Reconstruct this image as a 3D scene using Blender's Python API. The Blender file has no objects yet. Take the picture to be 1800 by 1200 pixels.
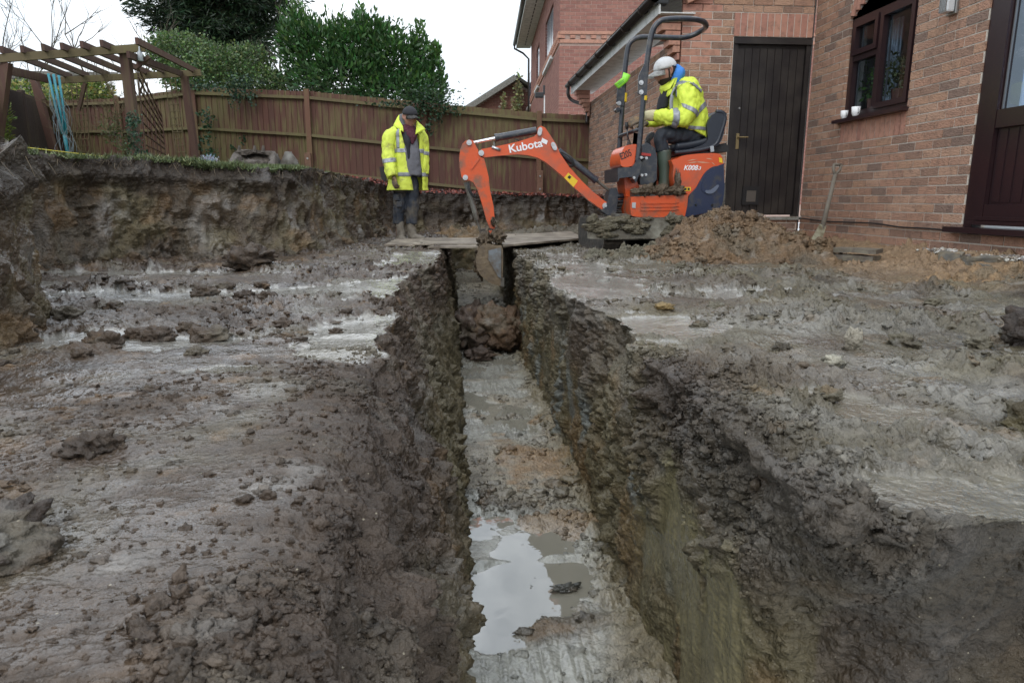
import bpy, bmesh, math, random
import numpy as np
from mathutils import Vector, Matrix, Euler
random.seed(7)
rng = np.random.default_rng(11)
SC = bpy.context.scene
COL = SC.collection
R = math.radians
PI = math.pi

# ------------------------------------------------------------------ camera
PITCH = math.atan(248/1200); YAW = math.atan(100/1225.3)
CAMZ = 0.5
cam = bpy.data.objects.new('camera', bpy.data.cameras.new('camera')); COL.objects.link(cam)
cam.location = (0, 0, CAMZ)
cam.rotation_euler = (PI/2-PITCH, 0, -YAW)
cam.data.lens = 24; cam.data.sensor_width = 36
cam.data.clip_start = 0.02; cam.data.clip_end = 2000
cam.data.dof.use_dof = True; cam.data.dof.focus_distance = 4.5; cam.data.dof.aperture_fstop = 13
SC.camera = cam

# ------------------------------------------------------------------ world: bright overcast with thin breaks
w = bpy.data.worlds.new('World'); SC.world = w; w.use_nodes = True
nt = w.node_tree; N = nt.nodes; L = nt.links; N.clear()
out = N.new('ShaderNodeOutputWorld')
sky = N.new('ShaderNodeTexSky'); sky.sky_type = 'NISHITA'; sky.sun_disc = False
sky.sun_elevation = R(42); sky.sun_rotation = R(200)
b1 = N.new('ShaderNodeBackground'); b1.inputs[1].default_value = 0.12
b2 = N.new('ShaderNodeBackground'); b2.inputs[1].default_value = 0.86
tc = N.new('ShaderNodeTexCoord'); no = N.new('ShaderNodeTexNoise')
no.inputs['Scale'].default_value = 4.0; no.inputs['Detail'].default_value = 5
cr = N.new('ShaderNodeValToRGB')
cr.color_ramp.elements[0].position = .40; cr.color_ramp.elements[0].color = (.22, .22, .22, 1)
cr.color_ramp.elements[1].position = .56; cr.color_ramp.elements[1].color = (.97, .97, .97, 1)
cc = N.new('ShaderNodeValToRGB')
cc.color_ramp.elements[0].position = .3; cc.color_ramp.elements[0].color = (.80, .90, 1.0, 1)
cc.color_ramp.elements[1].position = .7; cc.color_ramp.elements[1].color = (.97, 1.0, 1.03, 1)
mx = N.new('ShaderNodeMixShader')
sp = N.new('ShaderNodeSeparateXYZ'); mr = N.new('ShaderNodeMapRange')
mr.inputs[1].default_value = .30; mr.inputs[2].default_value = .52; mr.inputs[3].default_value = 1; mr.inputs[4].default_value = 0
mm = N.new('ShaderNodeMath'); mm.operation = 'MAXIMUM'
L.new(tc.outputs['Generated'], no.inputs['Vector']); L.new(tc.outputs['Generated'], sp.inputs[0])
L.new(sp.outputs['Z'], mr.inputs[0]); L.new(no.outputs['Fac'], cr.inputs[0]); L.new(no.outputs['Fac'], cc.inputs[0])
L.new(cr.outputs[0], mm.inputs[0]); L.new(mr.outputs[0], mm.inputs[1]); L.new(mm.outputs[0], mx.inputs[0])
st = N.new('ShaderNodeMapRange'); st.inputs[1].default_value = 0; st.inputs[2].default_value = 1; st.inputs[3].default_value = .80; st.inputs[4].default_value = 2.5   # overcast: brighter towards the zenith
L.new(sp.outputs['Z'], st.inputs[0]); L.new(st.outputs[0], b2.inputs[1])
L.new(sky.outputs[0], b1.inputs[0]); L.new(cc.outputs[0], b2.inputs[0])
L.new(b1.outputs[0], mx.inputs[1]); L.new(b2.outputs[0], mx.inputs[2]); L.new(mx.outputs[0], out.inputs[0])
sun = bpy.data.objects.new('sun', bpy.data.lights.new('sun', 'SUN')); COL.objects.link(sun)
sun.data.energy = 0.7; sun.data.angle = R(25); sun.data.color = (1, .96, .9)
sun.rotation_euler = (R(48), 0, R(-20))
vs = SC.view_settings; SC.display_settings.display_device = 'sRGB'
vs.view_transform = 'Standard'; vs.look = 'None'; vs.gamma = 1; vs.use_curve_mapping = False; vs.exposure = 0.30

# ------------------------------------------------------------------ photo pixel <-> place
Rc = cam.rotation_euler.to_matrix()
def ray(px, py):
    return Rc @ Vector((px-900, -(py-600), -1200))
def P(px, py, Y):
    """point at distance Y down the garden"""
    d = ray(px, py); t = Y/d.y
    return Vector((d.x*t, Y, CAMZ+d.z*t))
def PX(px, py, X):
    d = ray(px, py); t = X/d.x
    return Vector((X, d.y*t, CAMZ+d.z*t))
def PG(px, py, z=0):
    d = ray(px, py); t = (z-CAMZ)/d.z
    return Vector((d.x*t, d.y*t, z))
def proj(p):
    q = Rc.inverted() @ (Vector(p)-Vector((0, 0, CAMZ)))
    if q.z >= -0.01: return (-9999, -9999, 0)
    return (900+1200*q.x/-q.z, 600-1200*q.y/-q.z, -q.z)
class Crop:
    def __init__(s, ox, oy, k): s.ox, s.oy, s.k = ox, oy, k
    def __call__(s, x, y, Y): return P(s.ox+x/s.k, s.oy+y/s.k, Y)
    def r(s, v, Y): return v/s.k*Y/1225

# ------------------------------------------------------------------ numpy noise
_perm = rng.permutation(256); _perm = np.concatenate([_perm, _perm, _perm])
_g = rng.normal(size=(256, 3)); _g /= np.linalg.norm(_g, axis=1)[:, None]
_g = _g.astype(np.float32)
def perlin(p, s=1.0, seed=0):
    sh = p.shape[:-1]; q = (np.asarray(p, dtype=np.float64).reshape(-1, 3)*s + seed*17.31 + 1000.0)
    i = np.floor(q).astype(np.int64); f = (q-i).astype(np.float32); i &= 255
    u = f*f*f*(f*(f*6-15)+10)
    r = 0
    for dx in (0, 1):
        wx = u[:, 0] if dx else 1-u[:, 0]
        for dy in (0, 1):
            wy = u[:, 1] if dy else 1-u[:, 1]
            for dz in (0, 1):
                wz = u[:, 2] if dz else 1-u[:, 2]
                h = _perm[_perm[_perm[(i[:, 0]+dx) & 255]+((i[:, 1]+dy) & 255)]+((i[:, 2]+dz) & 255)]
                g = _g[h]
                d = g[:, 0]*(f[:, 0]-dx)+g[:, 1]*(f[:, 1]-dy)+g[:, 2]*(f[:, 2]-dz)
                r = r+wx*wy*wz*d
    return (r*1.5).reshape(sh)
def fbm(p, s, o=4, seed=0, gain=.5):
    r = 0; a = 1
    for k in range(o):
        r = r+a*perlin(p, s*2.03**k, seed+k); a *= gain
    return r
def billow(p, s, o=3, seed=0, gain=.5):
    r = 0; a = 1
    for k in range(o):
        r = r+a*(np.abs(perlin(p, s*2.07**k, seed+k))*2-.55); a *= gain
    return r
_wr = rng.random((256, 3)).astype(np.float32)
def worley(p, s, seed=0):
    sh = p.shape[:-1]; q = (np.asarray(p, dtype=np.float64).reshape(-1, 3)*s+seed*9.7+1000)
    i = np.floor(q).astype(np.int64); f = (q-i).astype(np.float32)
    best = np.full(len(q), 9., np.float32)
    i &= 255
    for dx in (-1, 0, 1):
        for dy in (-1, 0, 1):
            for dz in (-1, 0, 1):
                h = _perm[_perm[_perm[(i[:, 0]+dx) & 255]+((i[:, 1]+dy) & 255)]+((i[:, 2]+dz) & 255)]
                o = _wr[h]
                d = (o[:, 0]+dx-f[:, 0])**2+(o[:, 1]+dy-f[:, 1])**2+(o[:, 2]+dz-f[:, 2])**2
                best = np.minimum(best, d)
    return np.sqrt(best).reshape(sh)
def sstep(a, b, x):
    t = np.clip((x-a)/(b-a), 0, 1); return t*t*(3-2*t)
def lerp(a, b, t): return a+(b-a)*t

# ------------------------------------------------------------------ object helpers
def new_empty(name, loc=(0, 0, 0)):
    o = bpy.data.objects.new(name, None); COL.objects.link(o); o.location = loc
    o.empty_display_size = .1
    return o
def tag(o, label=None, cat=None, group=None, kind=None):
    if label: o['label'] = label
    if cat: o['category'] = cat
    if group: o['group'] = group
    if kind: o['kind'] = kind
    return o
def thing(name, loc, label, cat, group=None):
    return tag(new_empty(name, loc), label, cat, group)
def put(name, me, parent=None, mats=None, smooth=False):
    """link a mesh given in world coordinates, as child of parent"""
    if mats:
        for m in (mats if isinstance(mats, (list, tuple)) else [mats]): me.materials.append(m)
    if smooth: me.shade_smooth()
    o = bpy.data.objects.new(name, me); COL.objects.link(o)
    if parent is not None:
        o.parent = parent; 
        if parent.type == 'EMPTY' or True:
            o.matrix_parent_inverse = world_of(parent).inverted()
    return o
def world_of(o):
    m = Matrix.LocRotScale(o.location, o.rotation_euler, o.scale)
    if o.parent: return world_of(o.parent) @ o.matrix_parent_inverse @ m
    return m
def from_bm(name, bm, parent=None, mats=None, smooth=False, bevel=0):
    if bevel:
        es = [e for e in bm.edges if len(e.link_faces) == 2 and e.calc_face_angle(0) > .6]
        try: bmesh.ops.bevel(bm, geom=es, offset=bevel, segments=2, profile=.6, affect='EDGES', clamp_overlap=True)
        except Exception: pass
    bmesh.ops.recalc_face_normals(bm, faces=bm.faces[:])
    me = bpy.data.meshes.new(name); bm.to_mesh(me); bm.free()
    return put(name, me, parent, mats, smooth)
def bx(bm, lo, hi):
    """axis box from lo to hi"""
    m = Matrix.Translation((Vector(lo)+Vector(hi))/2) @ Matrix.Diagonal(((hi[0]-lo[0]), (hi[1]-lo[1]), (hi[2]-lo[2]), 1))
    return bmesh.ops.create_cube(bm, size=1, matrix=m)['verts']
def frame_of(d, up=Vector((0, 0, 1))):
    d = d.normalized()
    if abs(d.dot(up)) > .97: up = Vector((1, 0, 0))
    a = d.cross(up).normalized(); b = a.cross(d).normalized()
    return a, b
def bar(bm, p0, p1, wd, hd, up=Vector((0, 0, 1))):
    """rectangular bar between two points"""
    p0 = Vector(p0); p1 = Vector(p1); a, b = frame_of(p1-p0, Vector(up))
    vs_ = []
    for p in (p0, p1):
        for sa, sb in ((-1, -1), (1, -1), (1, 1), (-1, 1)):
            vs_.append(bm.verts.new(p+a*sa*wd/2+b*sb*hd/2))
    f = [(0, 1, 2, 3), (7, 6, 5, 4), (0, 4, 5, 1), (1, 5, 6, 2), (2, 6, 7, 3), (3, 7, 4, 0)]
    for q in f: bm.faces.new([vs_[k] for k in q])
    return vs_
def tube(bm, pts, rad, n=10, cap=True):
    pts = [Vector(p) for p in pts]
    if not isinstance(rad, (list, tuple)): rad = [rad]*len(pts)
    rings = []; a = None
    for i, p in enumerate(pts):
        d = (pts[min(i+1, len(pts)-1)]-pts[max(i-1, 0)])
        if d.length < 1e-9: d = Vector((0, 0, 1))
        d.normalize()
        if a is None: a, b = frame_of(d)
        else:
            a = (a-d*a.dot(d)).normalized(); b = d.cross(a).normalized()
        b = d.cross(a).normalized()
        rings.append([bm.verts.new(p+(a*math.cos(2*PI*k/n)+b*math.sin(2*PI*k/n))*rad[i]) for k in range(n)])
    for r0, r1 in zip(rings, rings[1:]):
        for k in range(n): bm.faces.new((r0[k], r0[(k+1) % n], r1[(k+1) % n], r1[k]))
    if cap:
        bm.faces.new(rings[0][::-1]); bm.faces.new(rings[-1])
    return rings
def spline(pts, n=6):
    """Catmull-Rom through tuples/vectors"""
    pts = [np.array(p, float) for p in pts]; o = []
    for i in range(len(pts)-1):
        p0 = pts[max(i-1, 0)]; p1 = pts[i]; p2 = pts[i+1]; p3 = pts[min(i+2, len(pts)-1)]
        for k in range(n):
            t = k/n
            o.append(.5*((2*p1)+(-p0+p2)*t+(2*p0-5*p1+4*p2-p3)*t*t+(-p0+3*p1-3*p2+p3)*t**3))
    o.append(pts[-1]); return o
def arr_mesh(name, V, F, attrs=None):
    """V (n,3), F (m,3|4) arrays -> mesh"""
    me = bpy.data.meshes.new(name)
    V = np.asarray(V, np.float32); F = np.asarray(F, np.int32)
    k = F.shape[1]
    me.vertices.add(len(V)); me.vertices.foreach_set('co', V.ravel())
    me.loops.add(F.size); me.loops.foreach_set('vertex_index', F.ravel())
    me.polygons.add(len(F)); me.polygons.foreach_set('loop_start', np.arange(0, F.size, k, dtype=np.int32))
    me.update(calc_edges=True)
    if attrs:
        for nm, a in attrs.items():
            a = np.asarray(a, np.float32)
            if a.ndim == 2:
                at = me.attributes.new(nm, 'FLOAT_COLOR', 'POINT')
                if a.shape[1] == 3: a = np.concatenate([a, np.ones((len(a), 1), np.float32)], 1)
                at.data.foreach_set('color', a.ravel())
            else:
                at = me.attributes.new(nm, 'FLOAT', 'POINT'); at.data.foreach_set('value', a.ravel())
    me.validate()
    return me
def grid_faces(n, m, flip=False):
    i = np.arange(n*m).reshape(n, m)
    f = np.stack([i[:-1, :-1], i[1:, :-1], i[1:, 1:], i[:-1, 1:]], -1).reshape(-1, 4)
    return f[:, ::-1] if flip else f
def grid_normals(G):
    du = np.gradient(G, axis=0); dv = np.gradient(G, axis=1)
    n = np.cross(du, dv); n /= (np.linalg.norm(n, axis=-1, keepdims=True)+1e-12)
    return n

# ------------------------------------------------------------------ materials
def mat(name, col=(.5, .5, .5), rough=.6, metal=0, spec=.5, noise=None, bump=None, coat=0):
    """noise=(scale, amount, dark colour)  bump=(scale, strength, distance)"""
    m = bpy.data.materials.new(name); m.use_nodes = True
    nt = m.node_tree; b = nt.nodes['Principled BSDF']
    b.inputs['Base Color'].default_value = (*col, 1); b.inputs['Roughness'].default_value = rough
    b.inputs['Metallic'].default_value = metal; b.inputs['Specular IOR Level'].default_value = spec
    b.inputs['Coat Weight'].default_value = coat
    tc = nt.nodes.new('ShaderNodeTexCoord')
    if noise:
        n = nt.nodes.new('ShaderNodeTexNoise'); n.inputs['Scale'].default_value = noise[0]; n.inputs['Detail'].default_value = 6
        n.inputs['Roughness'].default_value = .65
        r = nt.nodes.new('ShaderNodeMapRange'); r.inputs[1].default_value = .62-noise[1]*.35; r.inputs[2].default_value = .75-noise[1]*.2
        mx = nt.nodes.new('ShaderNodeMix'); mx.data_type = 'RGBA'
        mx.inputs['A'].default_value = (*col, 1); mx.inputs['B'].default_value = (*noise[2], 1)
        nt.links.new(tc.outputs['Object'], n.inputs['Vector']); nt.links.new(n.outputs['Fac'], r.inputs[0])
        nt.links.new(r.outputs[0], mx.inputs['Factor']); nt.links.new(mx.outputs['Result'], b.inputs['Base Color'])
    if bump:
        n = nt.nodes.new('ShaderNodeTexNoise'); n.inputs['Scale'].default_value = bump[0]; n.inputs['Detail'].default_value = 5
        bp = nt.nodes.new('ShaderNodeBump'); bp.inputs['Strength'].default_value = bump[1]; bp.inputs['Distance'].default_value = bump[2]
        nt.links.new(tc.outputs['Object'], n.inputs['Vector']); nt.links.new(n.outputs['Fac'], bp.inputs['Height'])
        nt.links.new(bp.outputs[0], b.inputs['Normal'])
    return m
def mud_mat(name, dry=.62, wet=.2, bumpk=1.0):
    m = bpy.data.materials.new(name); m.use_nodes = True
    nt = m.node_tree; N = nt.nodes; L = nt.links; b = N['Principled BSDF']
    geo = N.new('ShaderNodeNewGeometry')
    at = N.new('ShaderNodeAttribute'); at.attribute_name = 'Col'
    aw = N.new('ShaderNodeAttribute'); aw.attribute_name = 'wet'
    n1 = N.new('ShaderNodeTexNoise'); n1.inputs['Scale'].default_value = 26; n1.inputs['Detail'].default_value = 8; n1.inputs['Roughness'].default_value = .7
    L.new(geo.outputs['Position'], n1.inputs['Vector'])
    mr = N.new('ShaderNodeMapRange'); mr.inputs[1].default_value = .3; mr.inputs[2].default_value = .7; mr.inputs[3].default_value = .62; mr.inputs[4].default_value = 1.4
    L.new(n1.outputs['Fac'], mr.inputs[0])
    mx = N.new('ShaderNodeVectorMath'); mx.operation = 'SCALE'
    L.new(at.outputs['Color'], mx.inputs[0]); L.new(mr.outputs[0], mx.inputs['Scale'])
    # pale grit
    v = N.new('ShaderNodeTexVoronoi'); v.inputs['Scale'].default_value = 95; L.new(geo.outputs['Position'], v.inputs['Vector'])
    n3 = N.new('ShaderNodeTexNoise'); n3.inputs['Scale'].default_value = 3.5; L.new(geo.outputs['Position'], n3.inputs['Vector'])
    lt = N.new('ShaderNodeMath'); lt.operation = 'LESS_THAN'; lt.inputs[1].default_value = .17; L.new(v.outputs['Distance'], lt.inputs[0])
    sv = N.new('ShaderNodeSeparateColor'); L.new(v.outputs['Color'], sv.inputs[0])
    gt = N.new('ShaderNodeMath'); gt.operation = 'GREATER_THAN'; gt.inputs[1].default_value = .955; L.new(sv.outputs[0], gt.inputs[0])
    g2 = N.new('ShaderNodeMath'); g2.operation = 'MULTIPLY'; L.new(lt.outputs[0], g2.inputs[0]); L.new(gt.outputs[0], g2.inputs[1])
    cm = N.new('ShaderNodeMix'); cm.data_type = 'RGBA'; cm.inputs['B'].default_value = (.24, .21, .15, 1)
    L.new(g2.outputs[0], cm.inputs['Factor']); L.new(mx.outputs[0], cm.inputs['A'])
    L.new(cm.outputs['Result'], b.inputs['Base Color'])
    # roughness
    n2 = N.new('ShaderNodeTexNoise'); n2.inputs['Scale'].default_value = 9; n2.inputs['Detail'].default_value = 6
    L.new(geo.outputs['Position'], n2.inputs['Vector'])
    a = N.new('ShaderNodeMapRange'); a.inputs[1].default_value = .35; a.inputs[2].default_value = .65; a.inputs[3].default_value = -.14; a.inputs[4].default_value = .14
    L.new(n2.outputs['Fac'], a.inputs[0])
    r = N.new('ShaderNodeMapRange'); r.inputs[3].default_value = dry; r.inputs[4].default_value = wet
    L.new(aw.outputs['Fac'], r.inputs[0])
    ad = N.new('ShaderNodeMath'); ad.operation = 'ADD'; ad.use_clamp = True; L.new(r.outputs[0], ad.inputs[0]); L.new(a.outputs[0], ad.inputs[1])
    L.new(ad.outputs[0], b.inputs['Roughness'])
    b.inputs['Specular IOR Level'].default_value = .32
    # film of water: sharper sheen where the clay is wet
    cw = N.new('ShaderNodeMapRange'); cw.inputs[1].default_value = .3; cw.inputs[2].default_value = .85; cw.inputs[3].default_value = 0; cw.inputs[4].default_value = .9
    cn = N.new('ShaderNodeMath'); cn.operation = 'ADD'; L.new(aw.outputs['Fac'], cn.inputs[0]); L.new(a.outputs[0], cn.inputs[1])
    L.new(cn.outputs[0], cw.inputs[0]); L.new(cw.outputs[0], b.inputs['Coat Weight']); b.inputs['Coat Roughness'].default_value = .13; b.inputs['Coat IOR'].default_value = 1.5
    # bump
    nb = N.new('ShaderNodeTexNoise'); nb.inputs['Scale'].default_value = 62; nb.inputs['Detail'].default_value = 3; nb.inputs['Roughness'].default_value = .5
    L.new(geo.outputs['Position'], nb.inputs['Vector'])
    bs = N.new('ShaderNodeMapRange'); bs.inputs[3].default_value = 1.0*bumpk; bs.inputs[4].default_value = .22*bumpk
    L.new(aw.outputs['Fac'], bs.inputs[0])
    bp = N.new('ShaderNodeBump'); bp.inputs['Distance'].default_value = .022
    L.new(bs.outputs[0], bp.inputs['Strength']); L.new(nb.outputs['Fac'], bp.inputs['Height']); L.new(bp.outputs[0], b.inputs['Normal'])
    L.new(bp.outputs[0], b.inputs['Coat Normal'])
    return m
MUD = mud_mat('mud', .55, .15)
CLOD = mud_mat('clod_mud', .66, .35)
def brick_mat(name, cols, attr=True, bumpk=1.0, bscale=55):
    m = bpy.data.materials.new(name); m.use_nodes = True
    nt = m.node_tree; N = nt.nodes; L = nt.links; b = N['Principled BSDF']
    if attr:
        src = N.new('ShaderNodeAttribute'); src.attribute_name = 'rnd'; o = src.outputs['Fac']
    else:
        src = N.new('ShaderNodeObjectInfo'); o = src.outputs['Random']
    cr = N.new('ShaderNodeValToRGB'); cr.color_ramp.interpolation = 'CONSTANT'
    el = cr.color_ramp.elements
    while len(el) < len(cols): el.new(.5)
    for i, c in enumerate(cols): el[i].position = i/len(cols); el[i].color = (*c, 1)
    L.new(o, cr.inputs[0])
    geo = N.new('ShaderNodeNewGeometry')
    n = N.new('ShaderNodeTexNoise'); n.inputs['Scale'].default_value = 18; n.inputs['Detail'].default_value = 7; n.inputs['Roughness'].default_value = .7
    L.new(geo.outputs['Position'], n.inputs['Vector'])
    r = N.new('ShaderNodeMapRange'); r.inputs[1].default_value = .48; r.inputs[2].default_value = .75; r.inputs[4].default_value = .75
    L.new(n.outputs['Fac'], r.inputs[0])
    mx = N.new('ShaderNodeMix'); mx.data_type = 'RGBA'; mx.inputs['B'].default_value = (.11, .075, .06, 1)
    L.new(r.outputs[0], mx.inputs['Factor']); L.new(cr.outputs[0], mx.inputs['A']); L.new(mx.outputs['Result'], b.inputs['Base Color'])
    b.inputs['Roughness'].default_value = .85; b.inputs['Specular IOR Level'].default_value = .25
    mp = N.new('ShaderNodeMapping'); mp.inputs['Scale'].default_value = (1, 1, 1.6); L.new(geo.outputs['Position'], mp.inputs[0])
    nb = N.new('ShaderNodeTexNoise'); nb.inputs['Scale'].default_value = bscale; nb.inputs['Detail'].default_value = 2; L.new(mp.outputs[0], nb.inputs['Vector'])
    bp = N.new('ShaderNodeBump'); bp.inputs['Strength'].default_value = .9*bumpk; bp.inputs['Distance'].default_value = .012
    L.new(nb.outputs['Fac'], bp.inputs['Height']); L.new(bp.outputs[0], b.inputs['Normal'])
    return m
BC = [(.39, .225, .155), (.36, .21, .145), (.42, .26, .18), (.29, .18, .13), (.40, .24, .16), (.23, .155, .12), (.37, .22, .155)]
BRICK_A = brick_mat('brick_joined', BC, True); BRICK_O = brick_mat('brick_face', BC, False)
BS = [(.45, .24, .17), (.47, .25, .18), (.43, .22, .16), (.40, .20, .15)]
BRICK_S = brick_mat('brick_smooth', BS, False, .3)
BN = [(.31, .145, .115), (.29, .135, .11), (.33, .16, .125), (.27, .125, .1)]
BRICK_N = brick_mat('brick_neighbour', BN, True, .3)
MORTAR = mat('mortar', (.58, .53, .46), .95, noise=(30, .4, (.45, .4, .34)), bump=(90, .5, .004))
MORTAR_N = mat('mortar_pale', (.45, .33, .28), .95, noise=(30, .5, (.36, .26, .22)))
# ================================================================== GROUND
C_DARK = np.array((.032, .023, .017)); C_BRN = np.array((.066, .046, .031)); C_GRY = np.array((.120, .106, .076))
C_OLV = np.array((.125, .104, .054)); C_BLU = np.array((.15, .165, .155)); C_OCH = np.array((.20, .115, .048))
C_SND = np.array((.25, .165, .095)); C_PAL = np.array((.285, .272, .245))
def cmix(c, d, t): return c*(1-t[..., None])+np.asarray(d)*t[..., None]
def blob(p, x, y, rx, ry, soft=.35, ang=0):
    """soft ellipse mask in plan with a ragged outline"""
    c, s = math.cos(ang), math.sin(ang)
    dx = p[..., 0]-x; dy = p[..., 1]-y
    u = (dx*c+dy*s)/rx; v = (-dx*s+dy*c)/ry
    d = np.sqrt(u*u+v*v)+.45*perlin(p, 1.6/max(rx, ry)+1.2, 5)+.28*perlin(p, 11, 6)+.16*perlin(p, 31, 7)
    return 1-sstep(1-soft*.35, 1, d)
def smooth_masks(p):
    """1 where the clay has been pressed and smeared flat by the digging bucket"""
    x, y, z = p[..., 0], p[..., 1], p[..., 2]
    m = np.zeros(x.shape)
    def g(px, py, rx, ry, ang=0, s=.3):
        q = PG(px, py); return blob(p, q.x, q.y, rx, ry, s, ang)
    for a in ((655, 575, .26, .5), (700, 505, .35, .55), (735, 462, .35, .5), (560, 512, .5, .3), (740, 450, .3, .4),
              (1035, 500, .36, .75), (1150, 572, .28, .32), (1010, 470, .3, .5), (970, 450, .3, .4),
              (385, 650, .10, .07), (120, 595, .28, .16), (270, 600, .4, .14), (230, 520, .7, .22), (100, 500, .5, .2),
              (250, 480, .8, .2),
              (1640, 860, .16, .11), (1560, 880, .12, .07), (1780, 870, .16, .10), (1480, 700, .10, .12), (1330, 510, .35, .12), (1560, 720, .16, .07),
              (1690, 560, .35, .08), (1290, 520, .12, .2)):
        m = np.maximum(m, g(*a[:4])*(1.0 if len(a) < 5 else a[4] if a[4] else 1))
    return m
def dome(w, k=1.45): return 1-np.minimum(w*k, 1.15)**2
def mud_h(p, smooth, k=1.0, clod=1.0, press=None):
    """height of the lumps along the surface normal; press (0..1) = how far the tops have been squashed flat"""
    jp = p+np.stack([perlin(p, 9, 81), perlin(p, 9, 82), perlin(p, 9, 83)], -1)*.035
    w1 = worley(jp, 10, 1)
    q_ = p[..., 1] < 6.0; w2 = np.full(p.shape[:-1], .6); w2[q_] = worley(jp[q_], 23, 2)
    q_ = p[..., 1] < 3.2; w3 = np.full(p.shape[:-1], .6); w3[q_] = worley(jp[q_], 52, 4)
    rough = 1-smooth
    big = fbm(p, 1.6, 3, 3)
    zone = np.clip(.70+1.1*fbm(p, 1.9, 3, 8), .2, 1.4)
    z2 = np.clip(.75+1.2*fbm(p, 4.5, 2, 18), .15, 1.5)
    det = .020*dome(w1)+.018*billow(p, 12, 2, 21)+.020*billow(p, 5.5, 2, 31)
    mid = z2*(.017*dome(w2)+.012*billow(p, 30, 2, 41))
    fine = .0065*dome(w3)+.006*billow(p, 85, 2, 51)
    r = k*rough*(clod*zone*(det+mid)+(.5+.5*zone)*fine)
    if press is not None:
        cap = -.004+.012*perlin(p, 5, 55)+.006*perlin(p, 14, 56)
        over = r-cap; r = np.where(over > 0, cap+over*(1-.90*press), r)
        global PRESSED; PRESSED = sstep(0, .006, over)*press
    return .018*big+r+smooth*(.0015*perlin(p, 30, 9)+.003*perlin(p, 8, 19)-.004)
def soil_col(p, base, smooth):
    n = fbm(p, 2.5, 4, 61); n2 = fbm(p, 7, 3, 71); n3 = fbm(p, 5, 3, 81)
    c = np.broadcast_to(np.asarray(base, float), p.shape).copy() if np.ndim(base) == 1 else base.copy()
    c = cmix(c, C_DARK, sstep(.05, .7, n)*.6); c = cmix(c, C_GRY, sstep(.05, .6, -n)*.55)
    c = cmix(c, C_OCH, sstep(.35, .75, n2)*.28); c = cmix(c, C_PAL, sstep(.4, .8, n3)*.3)
    return c
# ---- rims of the trench
FL_Z = -.93
def rimL(y):
    return np.interp(y, [0, .6, 1.2, 2.0, 2.28, 2.36, 2.7, 3.1, 3.3, 4.3, 4.9, 5.1, 7, 11], [-.15, -.16, -.20, -.28, -.25, -.30, -.29, -.27, -.34, -.35, -.31, -.20, -.15, -.15])
def roundL(y):   # how far the lip has crumbled
    return np.interp(y, [0, 2.1, 2.35, 12], [1, 1, 0, 0])
def fanrows(y0, y1, k):
    n = int(math.log(y1/y0)/k); return y0*np.exp(np.linspace(0, math.log(y1/y0), n))
# left platform + left trench wall, one sweep
ys = fanrows(.42, 11.6, .0043)
sv = np.concatenate([np.linspace(-1, 0, 150)[:-1], np.linspace(0, 1, 430)**1.0])
Yg, Sg = np.meshgrid(ys, sv, indexing='ij')
rl = rimL(Yg); rr = roundL(Yg)
wz = np.where(Sg < 0, Sg*1.02, 0)                      # down the wall
t = np.clip(-wz/.5, 0, 1)
Xw = rl+(-.01-rl)*(rr*np.sin(t*PI/2)**.8+(1-rr)*np.clip(-wz*1.3, 0, 1))
zround = 0
lat = np.where(Sg > 0, Sg*(.95*Yg+.75)*(.25+.75*Sg), 0)
Xp = rl-lat
G = np.stack([np.where(Sg < 0, Xw, Xp), Yg, np.where(Sg < 0, wz, -.05*rr*np.exp(-lat/.07))-np.where(Sg < 0, .05*rr, 0)], -1)
Nn = grid_normals(G)
if Nn[100, -50, 2] < 0: Nn = -Nn
for _ in range(6):
    Nn[:, 1:-1] = (Nn[:, :-2]+Nn[:, 1:-1]*2+Nn[:, 2:])/4
Nn /= np.linalg.norm(Nn, axis=-1, keepdims=True)+1e-9
edge = np.exp(-lat/.10)*(Sg >= 0)+(Sg < 0)*np.clip(1+wz/.35, 0, 1)
rim_rough = edge*rr
sm = smooth_masks(G)*(Sg >= 0)
sm = sm*(1-rim_rough)
# long shallow tread marks running away to the left on the near ground
G2 = G.copy(); G2[..., 0] *= .45; G2[..., 2] *= .6
clod = .75+1.1*rim_rough+.3*(Sg < 0)+.75*sstep(2.2, 3.2, Yg)*(Sg >= 0)
press = np.clip(.80-1.3*rim_rough, 0, 1)*(Sg > 0)*(.40+.60*sstep(2.8, 2.2, Yg))*sstep(-.45, .1, perlin(G, 1.7, 66)+.15)
h = mud_h(lerp(G, G2, (.8*(1-rim_rough)*(Yg < 2.6)*(Sg > 0))[..., None]), sm, 1, clod, press); prs = PRESSED
h = h-.02*(Sg < 0)*rr*np.abs(billow(G, 4, 2, 91))
lipn = perlin(G, 7, 33)*.035+perlin(G, 19, 34)*.018
Gd = G+Nn*h[..., None]
Gd[..., 0] += lipn*np.exp(-lat/.05)*(1-.4*rr)
# colours
c = soil_col(G, C_BRN*1.02, sm)
c = cmix(c, C_GRY*1.2, sm*.8)
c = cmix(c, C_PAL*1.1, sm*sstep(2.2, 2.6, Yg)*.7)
c = cmix(c, C_DARK*1.1, rim_rough*.62)
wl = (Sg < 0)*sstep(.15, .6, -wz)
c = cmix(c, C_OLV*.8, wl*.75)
c = cmix(c, C_OCH*.8, sstep(.2, .6, fbm(G, 3, 2, 15))*sstep(3.8, 6, Yg)*.45*(Xp < -.9))
wet = np.clip(sm*1.0+.42+.3*fbm(G, 3, 3, 44)-rim_rough*.22-(Sg < 0)*.25+.45*prs, 0, 1)
wet = np.maximum(wet, sm*.9)
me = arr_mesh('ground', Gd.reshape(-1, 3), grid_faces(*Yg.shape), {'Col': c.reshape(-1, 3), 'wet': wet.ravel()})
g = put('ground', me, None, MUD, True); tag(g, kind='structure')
LEFTA = (Gd, c, sm)
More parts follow.
